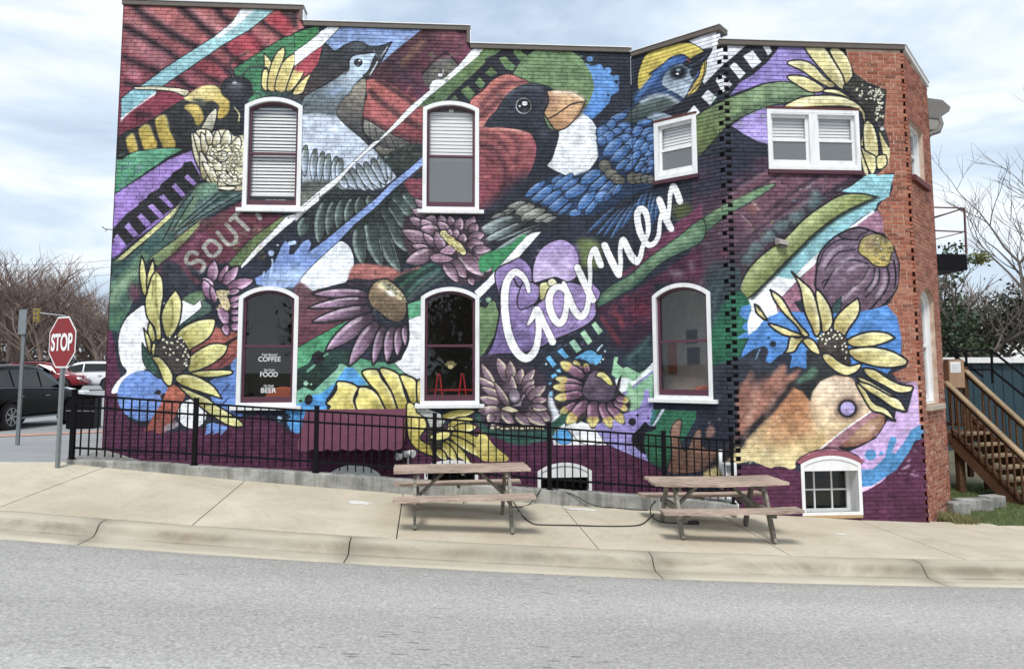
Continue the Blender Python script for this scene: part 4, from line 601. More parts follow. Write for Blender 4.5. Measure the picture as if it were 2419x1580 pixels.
    F('p',"1540,420 1600,430 1620,320 1720,340 1770,150 1700,100 1830,60 1900,60 1900,450 1860,450 1750,650 1500,950 1320,1045 1305,790 1200,690 1300,650 1450,570",'#c5a8da','#b997cf',sm=0); bricks_rain('p',1400,450,1800,900,50,['#d6bfe8','#a886c0'])
    F('p',"1560,60 1800,60 1820,120 1700,100",'#a0728a',soft=4,al=.6)
    F('p',"1305,850 1420,840 1520,740 1550,620 1570,560 1620,560 1620,600 1580,690 1610,710 1680,620 1750,500 1840,448 1900,450 1900,560 1780,595 1740,680 1620,850 1480,940 1400,990 1320,1000",'#4d90cc','#3f80bc',sm=0); E('p',1395,718,50,46,'#4d90cc'); E('p',1488,706,22,18,'#4d90cc'); F('p',"1320,1000 1400,990 1500,930 1480,960 1380,1020 1325,1040",'#d9b8dc',sm=0)
    F('p',"775,750 880,690 1050,660 1200,690 1300,745 1298,810 1130,735 1000,728 870,748 790,795",'#9a5464','#8a4656',ol=2)
    # sunflower right
    Yr=('#a38f50','#e8dc9a','#f6f0c4')
    for s,r in (("455,528* 500,550 595,700* 560,690 480,620",(590,690)),("620,375* 740,460 850,640 930,740 1025,850 960,860 900,760 760,620 660,480",(990,850)),("845,185* 950,280 1060,390 1130,600 1148,800 1100,865 1050,760 980,600 930,350",(1110,860)),("1110,365* 1180,440 1250,560 1278,700 1240,795 1170,818 1150,700 1110,520 1095,420",(1190,820)),("1542,460* 1562,550 1540,650 1450,780 1390,870 1310,845 1280,760 1310,660 1430,540",(1330,850)),
                ("1420,912 1550,842 1700,812 1850,830 1932,880* 1850,922 1700,965 1500,972",(1430,920)),("1438,1010 1560,982 1700,975 1900,1020 2062,1112* 2040,1165 1850,1192 1650,1162 1500,1100",(1450,1050)),("600,728 700,750 830,800 970,862 850,868 760,850 660,790",(960,862)),("760,1045* 800,990 830,870 900,880 985,875 920,950 870,1025",(970,880)),("960,905 1020,880 1090,920 1148,1045 1080,1040 1000,970",(980,890)),
                ("1600,1200 1720,1215 1850,1300 2000,1370 2115,1390 2090,1445 1960,1455 1850,1400 1650,1290",(1600,1200)),("1530,1290 1640,1320 1780,1400 1960,1520 2030,1660* 1900,1620 1700,1480",(1550,1290))): FP('l',s,*Yr,r,ol=4.5)
    for s,r in (("1265,85 1340,140 1420,260 1540,320 1618,428* 1500,360 1400,325 1320,200",(1280,90)),("1285,80 1400,110 1560,200 1650,240 1712,342* 1600,312 1480,230 1350,150",(1290,90))): FP('p',s,*Yr,r,ol=4.5)
    F('l',"460,530* 500,555 540,600 500,590",'#3a3428'); F('l',"850,190 900,240 890,270",'#2a2622')
    F('l',"1120,880 1180,840 1290,800 1420,880 1435,1000 1460,1150 1380,1155 1250,1060 1150,1040",'#403835','#332c2a',ol=2.5); bricks_rain('l',1150,880,1420,1120,50,['#6b5c54','#241f1f','#7e6f60'],w=(1.5,4),h=(1,2))
    FP('l',"1165,1060 1240,1050 1350,1130 1450,1172 1572,1150 1540,1225 1430,1275 1330,1245 1210,1150",*Yr,(1200,1080),ol=4)
    seeds('l',[(1120,885),(1165,895),(1200,940),(1180,840),(1260,800),(1300,850),(1240,890),(1280,870),(1320,890),(1300,970),(1370,880),(1380,1000),(1400,940),(1415,970),(1410,1090),(1420,1030),(1375,960),(1350,850),(1230,830),(1330,810),(1210,905),(1150,860)])
    # ---------------- bare brick on the far right
    ex="1990,80 2003,135 2018,172 2050,195 2095,212 2092,250 2088,300 2100,330 2103,360 2098,392 2066,417 2090,411 2114,409 2108,430 2110,445 2101,465 2085,475 2073,492 2087,520 2087,549 2113,582 2127,627 2122,680 2103,714 2096,721 2120,750 2130,800 2130,836 2148,851 2140,868 2108,882 2120,895 2135,902 2160,900 2168,905 2172,1000 2185,1008 2300,1010 2300,40 1990,40"
    r = cover([np.array(pts('s',ex))])
    f = full(r)
    # the painted skirt: keep paint left of the corner only is decided by the wall the texel lies on
    BARE[:] = f
    # speckle and roller texture over everything
    g = np.random.default_rng(3)
    def noise(cell):
        h,w = CH//cell+2, CW//cell+2; a = g.random((h,w)).astype(np.float32); yy = np.arange(CH)/cell; xx = np.arange(CW)/cell
        y0=yy.astype(int); x0=xx.astype(int); fy=(yy-y0)[:,None]; fx=(xx-x0)[None,:]
        return (a[y0][:,x0]*(1-fy)*(1-fx)+a[y0+1][:,x0]*fy*(1-fx)+a[y0][:,x0+1]*(1-fy)*fx+a[y0+1][:,x0+1]*fy*fx)-.5
    n = (noise(3)*.14+noise(8)*.26+noise(18)*.22+noise(60)*.12)[...,None]
    lum = CAN.mean(-1,keepdims=True); CAN[:] = np.clip(lum+(CAN-lum)*.88,0,1)**.92
    # uneven coats: the undercoat shows through, more where the colour is mid-toned
    r_,g_,b_ = CAN[...,0].copy(),CAN[...,1].copy(),CAN[...,2].copy(); eg=np.maximum(g_-np.maximum(r_,b_),0); er=np.maximum(r_-np.maximum(g_,b_),0)
    CAN[...,1] -= .28*eg; CAN[...,0] += .16*eg-.12*er; CAN[...,1] += .07*er; CAN[...,2] += .09*er
    n = n*(1-.6*np.clip(lum-.35,0,1)); CAN[:] = np.clip(CAN*(1+n)+n*.05+.034*(1-lum),0,1)
# ---------------------------------------------------------------- builders
R=random.Random(11)
class MB:
    def __init__(s): s.v=[]; s.f=[]; s.m=[]
    def add(s,vs,fs,mi=0):
        o=len(s.v); s.v+= [tuple(map(float,p)) for p in vs]; s.f+=[tuple(o+i for i in f) for f in fs]; s.m+=[mi]*len(fs); return s
    def box(s,x0,y0,z0,x1,y1,z1,mi=0):
        return s.add([(x0,y0,z0),(x1,y0,z0),(x1,y1,z0),(x0,y1,z0),(x0,y0,z1),(x1,y0,z1),(x1,y1,z1),(x0,y1,z1)],[(0,3,2,1),(4,5,6,7),(0,1,5,4),(1,2,6,5),(2,3,7,6),(3,0,4,7)],mi)
    def beam(s,a,b,w,h,upv=(0,0,1),mi=0,w2=None,h2=None):
        a=np.array(a,float); b=np.array(b,float); d=b-a; d/=np.linalg.norm(d)+1e-9; u=np.array(upv,float)
        if abs(d@u)>.98: u=np.array((1.0,0,0))
        r=np.cross(d,u); r/=np.linalg.norm(r); u=np.cross(r,d); w2=w if w2 is None else w2; h2=h if h2 is None else h2
        P=[a-r*w/2-u*h/2,a+r*w/2-u*h/2,a+r*w/2+u*h/2,a-r*w/2+u*h/2,b-r*w2/2-u*h2/2,b+r*w2/2-u*h2/2,b+r*w2/2+u*h2/2,b-r*w2/2+u*h2/2]
        return s.add(P,[(0,1,2,3),(7,6,5,4),(0,4,5,1),(1,5,6,2),(2,6,7,3),(3,7,4,0)],mi)
    def tube(s,pts,rad,n=8,cap=True,mi=0):
        P=[np.array(p,float) for p in pts]; rr=[rad]*len(P) if np.isscalar(rad) else list(rad); vs=[];ref=None
        for i,p in enumerate(P):
            d=(P[min(i+1,len(P)-1)]-P[max(i-1,0)]); d/=np.linalg.norm(d)+1e-9
            if ref is None: ref=np.array((0,0,1.0)) if abs(d[2])<.9 else np.array((1.0,0,0))
            r=np.cross(d,ref); r/=np.linalg.norm(r)+1e-9; ref=np.cross(r,d)
            for k in range(n):
                a=2*math.pi*k/n; vs.append(p+(r*math.cos(a)+ref*math.sin(a))*rr[i])
        fs=[]
        for i in range(len(P)-1):
            for k in range(n): fs.append((i*n+k,i*n+(k+1)%n,(i+1)*n+(k+1)%n,(i+1)*n+k))
        if cap: fs+= [tuple(range(n))[::-1],tuple((len(P)-1)*n+k for k in range(n))]
        return s.add(vs,fs,mi)
    def poly(s,pts2,f0,f1,mi=0,holes=None):
        """prism between two mappings f0,f1 of the same 2-D outline"""
        n=len(pts2); v=[f0(p) for p in pts2]+[f1(p) for p in pts2]
        return s.add(v,[tuple(range(n)),tuple(range(2*n-1,n-1,-1))]+[(i,i+n,(i+1)%n+n,(i+1)%n) for i in range(n)],mi)
    def mesh(s,name):
        me=bpy.data.meshes.new(name); me.from_pydata(s.v,[],s.f); me.update(); return me
    def build(s,name,mats,parent=None,loc=None,smooth=False,bevel=0,rot=None,fixn=True):
        me=s.mesh(name); mats=mats if isinstance(mats,(list,tuple)) else [mats]
        for m in mats: me.materials.append(m)
        if len(mats)>1: me.polygons.foreach_set('material_index',s.m)
        if fixn and len(s.f)<60000:
            bm=bmesh.new(); bm.from_mesh(me); bmesh.ops.recalc_face_normals(bm,faces=bm.faces)
            if bevel: 
                bmesh.ops.bevel(bm,geom=[e for e in bm.edges if e.is_manifold and len(e.link_faces)==2 and e.calc_face_angle(0)>.6],offset=bevel,segments=1,affect='EDGES')
            bm.to_mesh(me); bm.free()
        if smooth: me.polygons.foreach_set('use_smooth',[True]*len(me.polygons))
        o=bpy.data.objects.new(name,me); COL.objects.link(o)
        if parent: o.parent=parent
        if loc is not None: o.location=loc
        if rot is not None: o.rotation_euler=rot
        return o
def tag(o,label=None,cat=None,group=None,kind=None):
    for k,v in (('label',label),('category',cat),('group',group),('kind',kind)):
        if v: o[k]=v
    return o
def empty(name,loc=(0,0,0),rz=0,label=None,cat=None,group=None):
    o=bpy.data.objects.new(name,None); o.empty_display_size=.2; COL.objects.link(o); o.location=loc; o.rotation_euler=(0,0,rz); return tag(o,label,cat,group)
KIDS={}
def copy_tree(o,parent=None):
    c=o.copy(); COL.objects.link(c)
    if parent: c.parent=parent
    for ch in [x for x in bpy.data.objects if x.parent==o]: copy_tree(ch,c)
    return c
# ---------------------------------------------------------------- materials
def s2l(h):
    h=h.lstrip('#'); c=[int(h[i:i+2],16)/255 for i in (0,2,4)]; return tuple(x/12.92 if x<=.04045 else ((x+.055)/1.055)**2.4 for x in c)
class MT:
    def __init__(s,name):
        s.m=bpy.data.materials.new(name); s.m.use_nodes=True; s.t=s.m.node_tree; s.t.nodes.clear(); s.o=s.n('ShaderNodeOutputMaterial'); s.b=s.n('ShaderNodeBsdfPrincipled'); s.l(s.b.outputs[0],s.o.inputs[0])
    def n(s,t,**k):
        x=s.t.nodes.new(t)
        for a,b in k.items(): setattr(x,a,b)
        return x
    def l(s,a,b): s.t.links.new(a,b)
    def pos(s): 
        if not hasattr(s,'_p'): s._p=s.n('ShaderNodeNewGeometry').outputs['Position']
        return s._p
    def obj(s):
        if not hasattr(s,'_o'): s._o=s.n('ShaderNodeTexCoord').outputs['Object']
        return s._o
    def noise(s,scale,detail=4,rough=.55,vec=None,sc3=None,dist=0):
        v=vec if vec is not None else s.pos()
        if sc3 is not None:
            m=s.n('ShaderNodeMapping'); m.inputs['Scale'].default_value=sc3; s.l(v,m.inputs[0]); v=m.outputs[0]
        x=s.n('ShaderNodeTexNoise'); x.inputs['Scale'].default_value=scale; x.inputs['Detail'].default_value=detail; x.inputs['Roughness'].default_value=rough; x.inputs['Distortion'].default_value=dist; s.l(v,x.inputs['Vector']); return x.outputs['Fac']
    def ramp(s,fac,stops):
        x=s.n('ShaderNodeValToRGB'); e=x.color_ramp.elements
        while len(e)<len(stops): e.new(.5)
        for q,(p,c) in zip(e,stops): q.position=p; q.color=(*c,1) if len(c)==3 else c
        s.l(fac,x.inputs[0]); return x.outputs[0]
    def mix(s,a,b,f,bt='MIX'):
        x=s.n('ShaderNodeMix',data_type='RGBA',blend_type=bt)
        for v,i in ((f,0),(a,6),(b,7)):
            if isinstance(v,(int,float)): x.inputs[i].default_value=v
            elif isinstance(v,tuple): x.inputs[i].default_value=(*v,1) if len(v)==3 else v
            else: s.l(v,x.inputs[i])
        return x.outputs[2]
    def math(s,op,a,b=0,c=None):
        x=s.n('ShaderNodeMath',operation=op)
        for i,v in enumerate((a,b,c)):
            if v is None: continue
            if isinstance(v,(int,float)): x.inputs[i].default_value=v
            else: s.l(v,x.inputs[i])
        return x.outputs[0]
    def bump(s,h,st=.3,d=.01):
        x=s.n('ShaderNodeBump'); x.inputs['Strength'].default_value=st; x.inputs['Distance'].default_value=d; s.l(h,x.inputs['Height']); s.l(x.outputs[0],s.b.inputs['Normal'])
    def col(s,c):
        if isinstance(c,tuple): s.b.inputs['Base Color'].default_value=(*c,1)
        else: s.l(c,s.b.inputs['Base Color'])
        return s
    def set(s,rough=.6,metal=0,spec=.5,coat=0):
        s.b.inputs['Roughness'].default_value=rough; s.b.inputs['Metallic'].default_value=metal; s.b.inputs['Specular IOR Level'].default_value=spec; s.b.inputs['Coat Weight'].default_value=coat; return s
def plain(name,c,rough=.6,metal=0,var=.12,scale=8,spec=.5,coat=0,bump=0,obj=False):
    m=MT(name); c=s2l(c) if isinstance(c,str) else c; v=m.obj() if obj else None
    a=m.ramp(m.noise(scale,5,.6,v),[(.3,tuple(x*(1-var) for x in c)),(.7,tuple(min(1,x*(1+var)) for x in c))]); m.col(a).set(rough,metal,spec,coat)
    if bump: m.bump(m.noise(scale*6,3,.6,v),bump,.004)
    return m.m
M={}
M['white']=None; M['trim_grey']=plain('coping_metal','#5d554e',.6,var=.1); M['maroon']=plain('maroon_paint',(.085,.028,.045),.45,var=.15,scale=12)
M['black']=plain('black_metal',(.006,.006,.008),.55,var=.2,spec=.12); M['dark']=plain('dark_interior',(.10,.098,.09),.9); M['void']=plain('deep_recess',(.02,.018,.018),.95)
M['galv']=plain('galvanised_steel','#82898c',.5,.5,var=.12,scale=20); M['blind']=plain('window_blind',(.82,.83,.82),.6,var=.03)
M['pvc']=plain('white_pvc',(.78,.79,.78),.4,var=.05); M['cord']=plain('black_rubber',(.03,.03,.03),.6)
def whitem():
    m=MT('white_paint'); a=m.ramp(m.noise(2.5,5,.6,sc3=(3,3,.7)),[(.3,(.66,.67,.67)),(.5,(.78,.79,.80)),(.7,(.82,.83,.84))]); d=m.ramp(m.noise(14,6,.7,sc3=(2.5,2.5,.5),dist=.4),[(.60,(1,1,1)),(.75,(.70,.68,.64))]); m.col(m.mix(a,d,.8,'MULTIPLY')).set(.5,spec=.4); m.bump(m.noise(40,3,.6),.15,.002); return m.m
M['white']=whitem()
def glass(name,tint=(.02,.025,.03),trans=.75,rough=.01):
    m=MT(name); t=m.t; t.nodes.remove(m.b); tr=m.n('ShaderNodeBsdfTransparent'); tr.inputs[0].default_value=(trans,trans,trans,1); g=m.n('ShaderNodeBsdfGlossy'); g.inputs['Roughness'].default_value=rough; g.inputs[0].default_value=(.9,.95,1,1)
    lw=m.n('ShaderNodeLayerWeight'); lw.inputs[0].default_value=.5; f=m.math('MULTIPLY_ADD',m.math('POWER',lw.outputs['Facing'],4.0),.9,.055); f=m.math('MINIMUM',f,1.0); x=m.n('ShaderNodeMixShader'); m.l(f,x.inputs[0]); m.l(tr.outputs[0],x.inputs[1]); m.l(g.outputs[0],x.inputs[2]); m.l(x.outputs[0],m.o.inputs[0]); return m.m
M['glass']=glass('window_glass',trans=.93); M['screen']=glass('screened_glass',trans=.35)
def meshm():
    m=MT('insect_mesh'); tr=m.n('ShaderNodeBsdfTransparent'); m.col((.26,.28,.30)).set(.8); x=m.n('ShaderNodeMixShader'); x.inputs[0].default_value=.62; m.l(tr.outputs[0],x.inputs[1]); m.l(m.b.outputs[0],x.inputs[2]); m.l(x.outputs[0],m.o.inputs[0]); return m.m
M['mesh']=meshm()
def carglass():
    return plain('car_window_glass',(.008,.01,.01),.05,0,var=0,spec=.5)
M['carglass']=carglass()
def wood(name,c1,c2,c3):
    m=MT(name); o=m.obj(); g=m.noise(6,6,.6,o,(1.2,14,14)); k=m.ramp(g,[(.3,s2l(c1)),(.5,s2l(c2)),(.72,s2l(c3))]); big=m.ramp(m.noise(1.7,3,.5,m.pos()),[(.35,(.72,.72,.72)),(.65,(1.08,1.08,1.08))]); m.col(m.mix(k,big,1.0,'MULTIPLY')).set(.85,spec=.25); m.bump(m.noise(30,4,.6,o,(.5,6,6)),.5,.003); return m.m
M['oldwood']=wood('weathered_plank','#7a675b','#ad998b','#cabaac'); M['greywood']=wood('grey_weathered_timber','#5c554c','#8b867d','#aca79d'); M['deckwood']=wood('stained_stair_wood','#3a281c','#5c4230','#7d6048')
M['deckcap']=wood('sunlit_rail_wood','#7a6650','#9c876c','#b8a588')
def concrete():
    m=MT('tan_sidewalk_concrete'); a=m.ramp(m.noise(.9,6,.6,dist=.4),[(.3,(.43,.38,.29)),(.5,(.51,.455,.355)),(.72,(.59,.54,.435))]); b=m.ramp(m.noise(70,3,.7),[(.3,(.85,.85,.85)),(.7,(1.1,1.1,1.1))]); c=m.mix(a,b,.8,'MULTIPLY')
    st=m.ramp(m.noise(2.3,5,.62,sc3=(.6,1.6,1),dist=.8),[(.60,(0,0,0)),(.72,(1,1,1))]); c=m.mix(c,(.36,.335,.28),m.math('MULTIPLY',st,.5)); w=m.ramp(m.noise(3.1,5,.6,sc3=(.35,2.2,1),dist=1.0),[(.68,(0,0,0)),(.78,(1,1,1))]); c=m.mix(c,(.62,.60,.55),m.math('MULTIPLY',w,.55))
    gr=m.ramp(m.noise(.55,7,.7,dist=1.5),[(.485,(1,1,1)),(.5,(.80,.78,.74)),(.515,(1,1,1))]); c=m.mix(c,gr,.5,'MULTIPLY'); pk=m.ramp(m.noise(120,2,.5),[(.68,(1,1,1)),(.76,(.6,.58,.54))]); c=m.mix(c,pk,.7,'MULTIPLY'); m.col(c).set(.9,spec=.2); m.bump(m.noise(90,3,.6),.25,.003); return m.m
M['walk']=concrete()
def kerbm():
    m=MT('kerb_concrete'); a=m.ramp(m.noise(1.3,6,.6,sc3=(.5,3,3),dist=.4),[(.28,(.38,.345,.27)),(.5,(.47,.43,.34)),(.75,(.55,.51,.42))]); b=m.ramp(m.noise(80,3,.7),[(.3,(.85,.85,.85)),(.7,(1.08,1.08,1.08))]); c=m.mix(a,b,.8,'MULTIPLY')
    # tyre grime and rust tint on the kerb face, stored in the mesh as how far down the face a point is
    at=m.n('ShaderNodeAttribute',attribute_name='grime'); g=m.math('MULTIPLY',at.outputs['Fac'],m.ramp(m.noise(1.1,6,.65,sc3=(.7,1,1),dist=1.2),[(.32,(.15,.15,.15)),(.62,(1,1,1))])); c=m.mix(c,m.ramp(m.noise(.8,3,.5),[(.4,(.15,.14,.115)),(.66,(.19,.15,.10))]),m.math('MULTIPLY',g,.85)); m.col(c).set(.9,spec=.2); m.bump(m.noise(60,3,.6),.3,.004); return m.m
M['kerb']=kerbm()
def greyconc():
    m=MT('grey_ramp_concrete'); a=m.ramp(m.noise(1.6,7,.68,sc3=(1,1,2),dist=.8),[(.3,(.19,.19,.18)),(.5,(.30,.30,.285)),(.7,(.42,.42,.40))]); stn=m.ramp(m.noise(4,5,.65,sc3=(1.6,1,.25),dist=.5),[(.36,(.55,.55,.53)),(.56,(1.05,1.05,1.03))]); m.col(m.mix(m.mix(a,m.ramp(m.noise(40,3,.7),[(.3,(.8,.8,.8)),(.7,(1.1,1.1,1.1))]),.7,'MULTIPLY'),stn,.9,'MULTIPLY')).set(.9,spec=.2); m.bump(m.noise(30,5,.6),.4,.006); return m.m
M['ramp']=greyconc()
def asphalt():
    m=MT('worn_grey_asphalt'); big=m.ramp(m.noise(.5,5,.6,sc3=(.5,1.5,1)),[(.3,(.352,.342,.326)),(.7,(.418,.407,.39))])
    f=m.noise(30,4,.85); sp=m.ramp(f,[(.32,(.45,.45,.46)),(.44,(.82,.82,.83)),(.56,(1.05,1.05,1.05)),(.68,(1.6,1.6,1.62))]); c=m.mix(big,sp,.85,'MULTIPLY')
    v=m.n('ShaderNodeTexVoronoi',feature='F1',voronoi_dimensions='2D'); mp=m.n('ShaderNodeMapping'); mp.inputs['Scale'].default_value=(1.5,6,1); m.l(m.pos(),mp.inputs[0]); m.l(mp.outputs[0],v.inputs['Vector']); v.inputs['Scale'].default_value=1.3
    spots=m.ramp(v.outputs['Distance'],[(.07,(1,1,1)),(.15,(0,0,0))]); keep=m.ramp(m.noise(.8,3,.6),[(.56,(0,0,0)),(.63,(1,1,1))]); c=m.mix(c,(.10,.10,.10),m.math('MULTIPLY',m.math('MULTIPLY',spots,keep),.65))
    sy=m.n('ShaderNodeSeparateXYZ'); m.l(m.pos(),sy.inputs[0]); wv=m.ramp(m.math('ADD',m.math('MULTIPLY',m.math('SINE',m.math('MULTIPLY',sy.outputs['Y'],2.9)),.5),m.math('MULTIPLY',m.noise(1.2,4,.6),.6)),[(.2,(.93,.93,.925)),(.75,(1.05,1.05,1.05))]); c=m.mix(c,wv,1.0,'MULTIPLY'); ck=m.ramp(m.noise(.42,9,.72,sc3=(.6,1.4,1),dist=.6),[(.4965,(1,1,1)),(.5,(.62,.62,.61)),(.5035,(1,1,1))]); c=m.mix(c,ck,.55,'MULTIPLY'); edge=m.ramp(m.math('ADD',sy.outputs['Y'],5.0),[(.0,(1,1,1)),(.27,(.84,.83,.80))]); c=m.mix(c,edge,1.0,'MULTIPLY')
    m.col(c).set(.85,spec=.3); m.bump(f,.6,.006); return m.m
M['asphalt']=asphalt()
M['lot']=plain('grey_street_paving','#8c8f90',.9,var=.1,scale=2); M['grassy']=plain('dry_soil',(.10,.09,.055),.95,var=.3,scale=4); M['grass']=plain('grass_blade',(.10,.135,.04),.7,var=.45,scale=9)
# ---------------------------------------------------------------- the mural image, in unfolded wall coordinates (metres along the wall, height)
AX0=-5.945; JX=3.248; ANG=math.radians(44); CL=1.80
cd=np.array([math.cos(ANG),-math.sin(ANG),0]); cn=np.array([-math.sin(ANG),-math.cos(ANG),0])
K=np.array([JX,0,0])+cd*CL; BR=7.785; BL=BR-K[0]; dd=np.array([math.cos(math.radians(45)),math.sin(math.radians(45)),0]); dn=np.array([dd[1],-dd[0],0]); DL=1.73
class Wall:
    def __init__(s,P,d,n,L,s0): s.P=np.array(P,float); s.d=np.array(d,float); s.n=np.array(n,float); s.L=L; s.s0=s0; s.rz=math.atan2(s.d[1],s.d[0])
    def w(s,u,z,o=0): return s.P+s.d*u+s.n*o+np.array([0,0,z])
    def inv(s,px,py):
        p=onplane(px,py,s.P,s.n); return (p-s.P)@s.d, p[2]
WA=Wall((AX0,0,0),(1,0,0),(0,-1,0),JX-AX0,0); WC=Wall((JX,0,0),cd,cn,CL,WA.L); WB=Wall(K,(1,0,0),(0,-1,0),BL,WA.L+CL); WD=Wall((BR,K[1],0),dd,dn,DL,WA.L+CL+BL)
ZLO,ZHI=-.9,8.8; LT=WA.L+CL+BL; TW,TH=1900,1290
def bake():
    paint(); s=(np.arange(TW)+.5)/TW*LT; z=ZLO+(np.arange(TH)+.5)/TH*(ZHI-ZLO); out=np.zeros((TH,TW,4),np.float32)
    src=np.dstack([CAN,1-BARE])
    for wl in (WA,WC,WB):
        ii=np.where((s>=wl.s0)&(s<=wl.s0+wl.L+1e-6))[0]; U,Z=np.meshgrid(s[ii]-wl.s0,z); P=wl.P+U[...,None]*wl.d+Z[...,None]*np.array([0,0,1.0]); q=proj(P)
        x=np.clip(q[...,0]-.5,0,CW-1.001); y=np.clip(q[...,1]-.5,0,CH-1.001); x0=x.astype(int); y0=y.astype(int); fx=(x-x0)[...,None]; fy=(y-y0)[...,None]
        out[:,ii]=src[y0,x0]*(1-fx)*(1-fy)+src[y0,x0+1]*fx*(1-fy)+src[y0+1,x0]*(1-fx)*fy+src[y0+1,x0+1]*fx*fy
    im=bpy.data.images.new('mural_paint',TW,TH,alpha=True,float_buffer=False); im.alpha_mode='CHANNEL_PACKED'; im.pixels.foreach_set(out.ravel()); im.update(); im.pack(); return im
IMG=bake()
def brickmat(wl,mortar,painted=True):
    m=MT(('mortar_' if mortar else 'brick_')+'face'); p=m.pos()
    dt=m.n('ShaderNodeVectorMath',operation='DOT_PRODUCT'); m.l(p,dt.inputs[0]); dt.inputs[1].default_value=tuple(wl.d); s=m.math('SUBTRACT',dt.outputs['Value'],float(wl.P@wl.d)); sx=m.n('ShaderNodeSeparateXYZ'); m.l(p,sx.inputs[0]); z=sx.outputs['Z']
    row=m.math('FLOOR',m.math('DIVIDE',m.math('SUBTRACT',z,ZB),CO)); off=m.math('MULTIPLY',m.math('FLOORED_MODULO',row,2),.5); colm=m.math('FLOOR',m.math('ADD',m.math('DIVIDE',s,BLN),off)); cb=m.n('ShaderNodeCombineXYZ'); m.l(row,cb.inputs[0]); m.l(colm,cb.inputs[1]); wn=m.n('ShaderNodeTexWhiteNoise'); m.l(cb.outputs[0],wn.inputs['Vector']); rnd=wn.outputs['Value']
    if mortar: bare=m.ramp(m.noise(5,5,.6),[(.3,(.40,.27,.20)),(.7,(.66,.54,.44))])
    else:
        bare=m.ramp(rnd,[(0,(.19,.062,.04)),(.25,(.30,.092,.055)),(.6,(.35,.12,.075)),(.85,(.41,.175,.11)),(1,(.25,.08,.055))]); bare=m.mix(bare,m.ramp(m.noise(22,5,.65),[(.3,(.72,.72,.72)),(.7,(1.2,1.2,1.2))]),.85,'MULTIPLY')
        lo=m.ramp(z,[(0,(0,0,0)),(1,(1,1,1))]); eff=m.ramp(m.noise(9,6,.7,sc3=(1,1,1.6),dist=.5),[(.54,(0,0,0)),(.64,(1,1,1))]); zq=m.n('ShaderNodeMapRange'); m.l(z,zq.inputs[0]); zq.inputs[1].default_value=.8; zq.inputs[2].default_value=3.5; zq.inputs[3].default_value=.85; zq.inputs[4].default_value=.22; bare=m.mix(bare,(.62,.50,.41),m.math('MULTIPLY',eff,zq.outputs[0]))
    if painted:
        cu=m.n('ShaderNodeCombineXYZ'); m.l(m.math('DIVIDE',m.math('ADD',s,wl.s0),LT),cu.inputs[0]); m.l(m.math('DIVIDE',m.math('SUBTRACT',z,ZLO),ZHI-ZLO),cu.inputs[1]); im=m.n('ShaderNodeTexImage',image=IMG,extension='EXTEND'); m.l(cu.outputs[0],im.inputs['Vector'])
        c=m.mix(im.outputs['Color'],(MURK,MURK,MURK),1.0,'MULTIPLY'); c=m.mix(c,m.ramp(rnd,[(0,(.86,.86,.86)),(1,(1.1,1.1,1.1))]),1.0,'MULTIPLY'); c=m.mix(c,m.ramp(m.noise(35,4,.65),[(.3,(.86,.86,.86)),(.7,(1.1,1.1,1.1))]),.8,'MULTIPLY')
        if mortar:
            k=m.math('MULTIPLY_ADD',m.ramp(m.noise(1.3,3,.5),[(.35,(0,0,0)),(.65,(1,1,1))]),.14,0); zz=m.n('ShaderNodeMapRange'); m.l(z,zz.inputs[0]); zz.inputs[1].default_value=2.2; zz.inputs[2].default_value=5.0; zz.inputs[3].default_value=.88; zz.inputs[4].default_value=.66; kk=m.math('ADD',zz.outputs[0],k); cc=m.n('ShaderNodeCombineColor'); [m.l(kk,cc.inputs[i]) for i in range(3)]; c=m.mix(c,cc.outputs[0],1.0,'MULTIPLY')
        # roller misses: pinholes of old brick through the paint
        pin=m.ramp(m.noise(60,2,.5),[(.74,(0,0,0)),(.78,(1,1,1))]); c=m.mix(c,bare,m.math('MULTIPLY',pin,.35)); fin=m.mix(bare,c,im.outputs['Alpha'])
    else: fin=bare
    m.col(fin).set(.72,spec=.28); m.bump(m.noise(55,4,.65),.45,.004); return m.m
CO=.0677; BLN=.2134; ZB=-.9; MURK=1.04
# ---------------------------------------------------------------- ground
def sheet(name,xs,ys,zf,mat,kind='structure',dz=0):
    m=MB(); xs=list(xs); ys=list(ys); vs=[(x,y,float(zf(x,y))+dz) for y in ys for x in xs]; n=len(xs)
    m.add(vs,[(j*n+i,j*n+i+1,(j+1)*n+i+1,(j+1)*n+i) for j in range(len(ys)-1) for i in range(n-1)]); o=m.build(name,mat,smooth=True,fixn=False); tag(o,kind=kind); return o
def base(x,y):
    if y<-4.0: return float(prof(AE,x))-.12
    if x<-5.9: 
        z0=float(prof(RB,min(x,-5.8))); return float(np.interp(y,[-4,-1.6,5,12,30,60,200],[z0-.3,z0-.06,.40,.36,.80,.9,1.0]))-.05
    if x>8.2: return float(np.interp(y,[-4,-1.5,2,8,20,200],[float(G(x,-4))-.1,float(G(x,-1.6))-.06,-.50,-.3,-.1,.5]))
    return float(G(x,min(y,-1.6)))-.25
xs=sorted(set([-250,-120,-70,-45]+list(np.arange(-32,-5.5,1.6))+[-5.95,-5.88]+list(np.arange(-5,8.1,1.3))+[8.25]+list(np.arange(9,30,1.5))+[45,70,120,250])); ys=[-300,-120,-60,-30,-20,-15,-10,-6,-4.9,-3.9,-2.6,-1.55,-.5,1,2.5,5,8,12,17,23,30,40,60,90,150,350]
sheet('ground',xs,ys,base,M['grassy'])
def crown(x,y): return float(prof(AE,x))+np.interp(-y,[4.7,8.5,12,20,40],[0,.03,.02,.0,.0])
road=sheet('road',sorted(set([-90,-50,-30,-18]+list(np.arange(-12,14,.8))+[18,30,50,90])),[-4.72,-5.2,-6,-7,-8,-9.5,-11,-13,-16,-20,-26][::-1],crown,M['asphalt'])
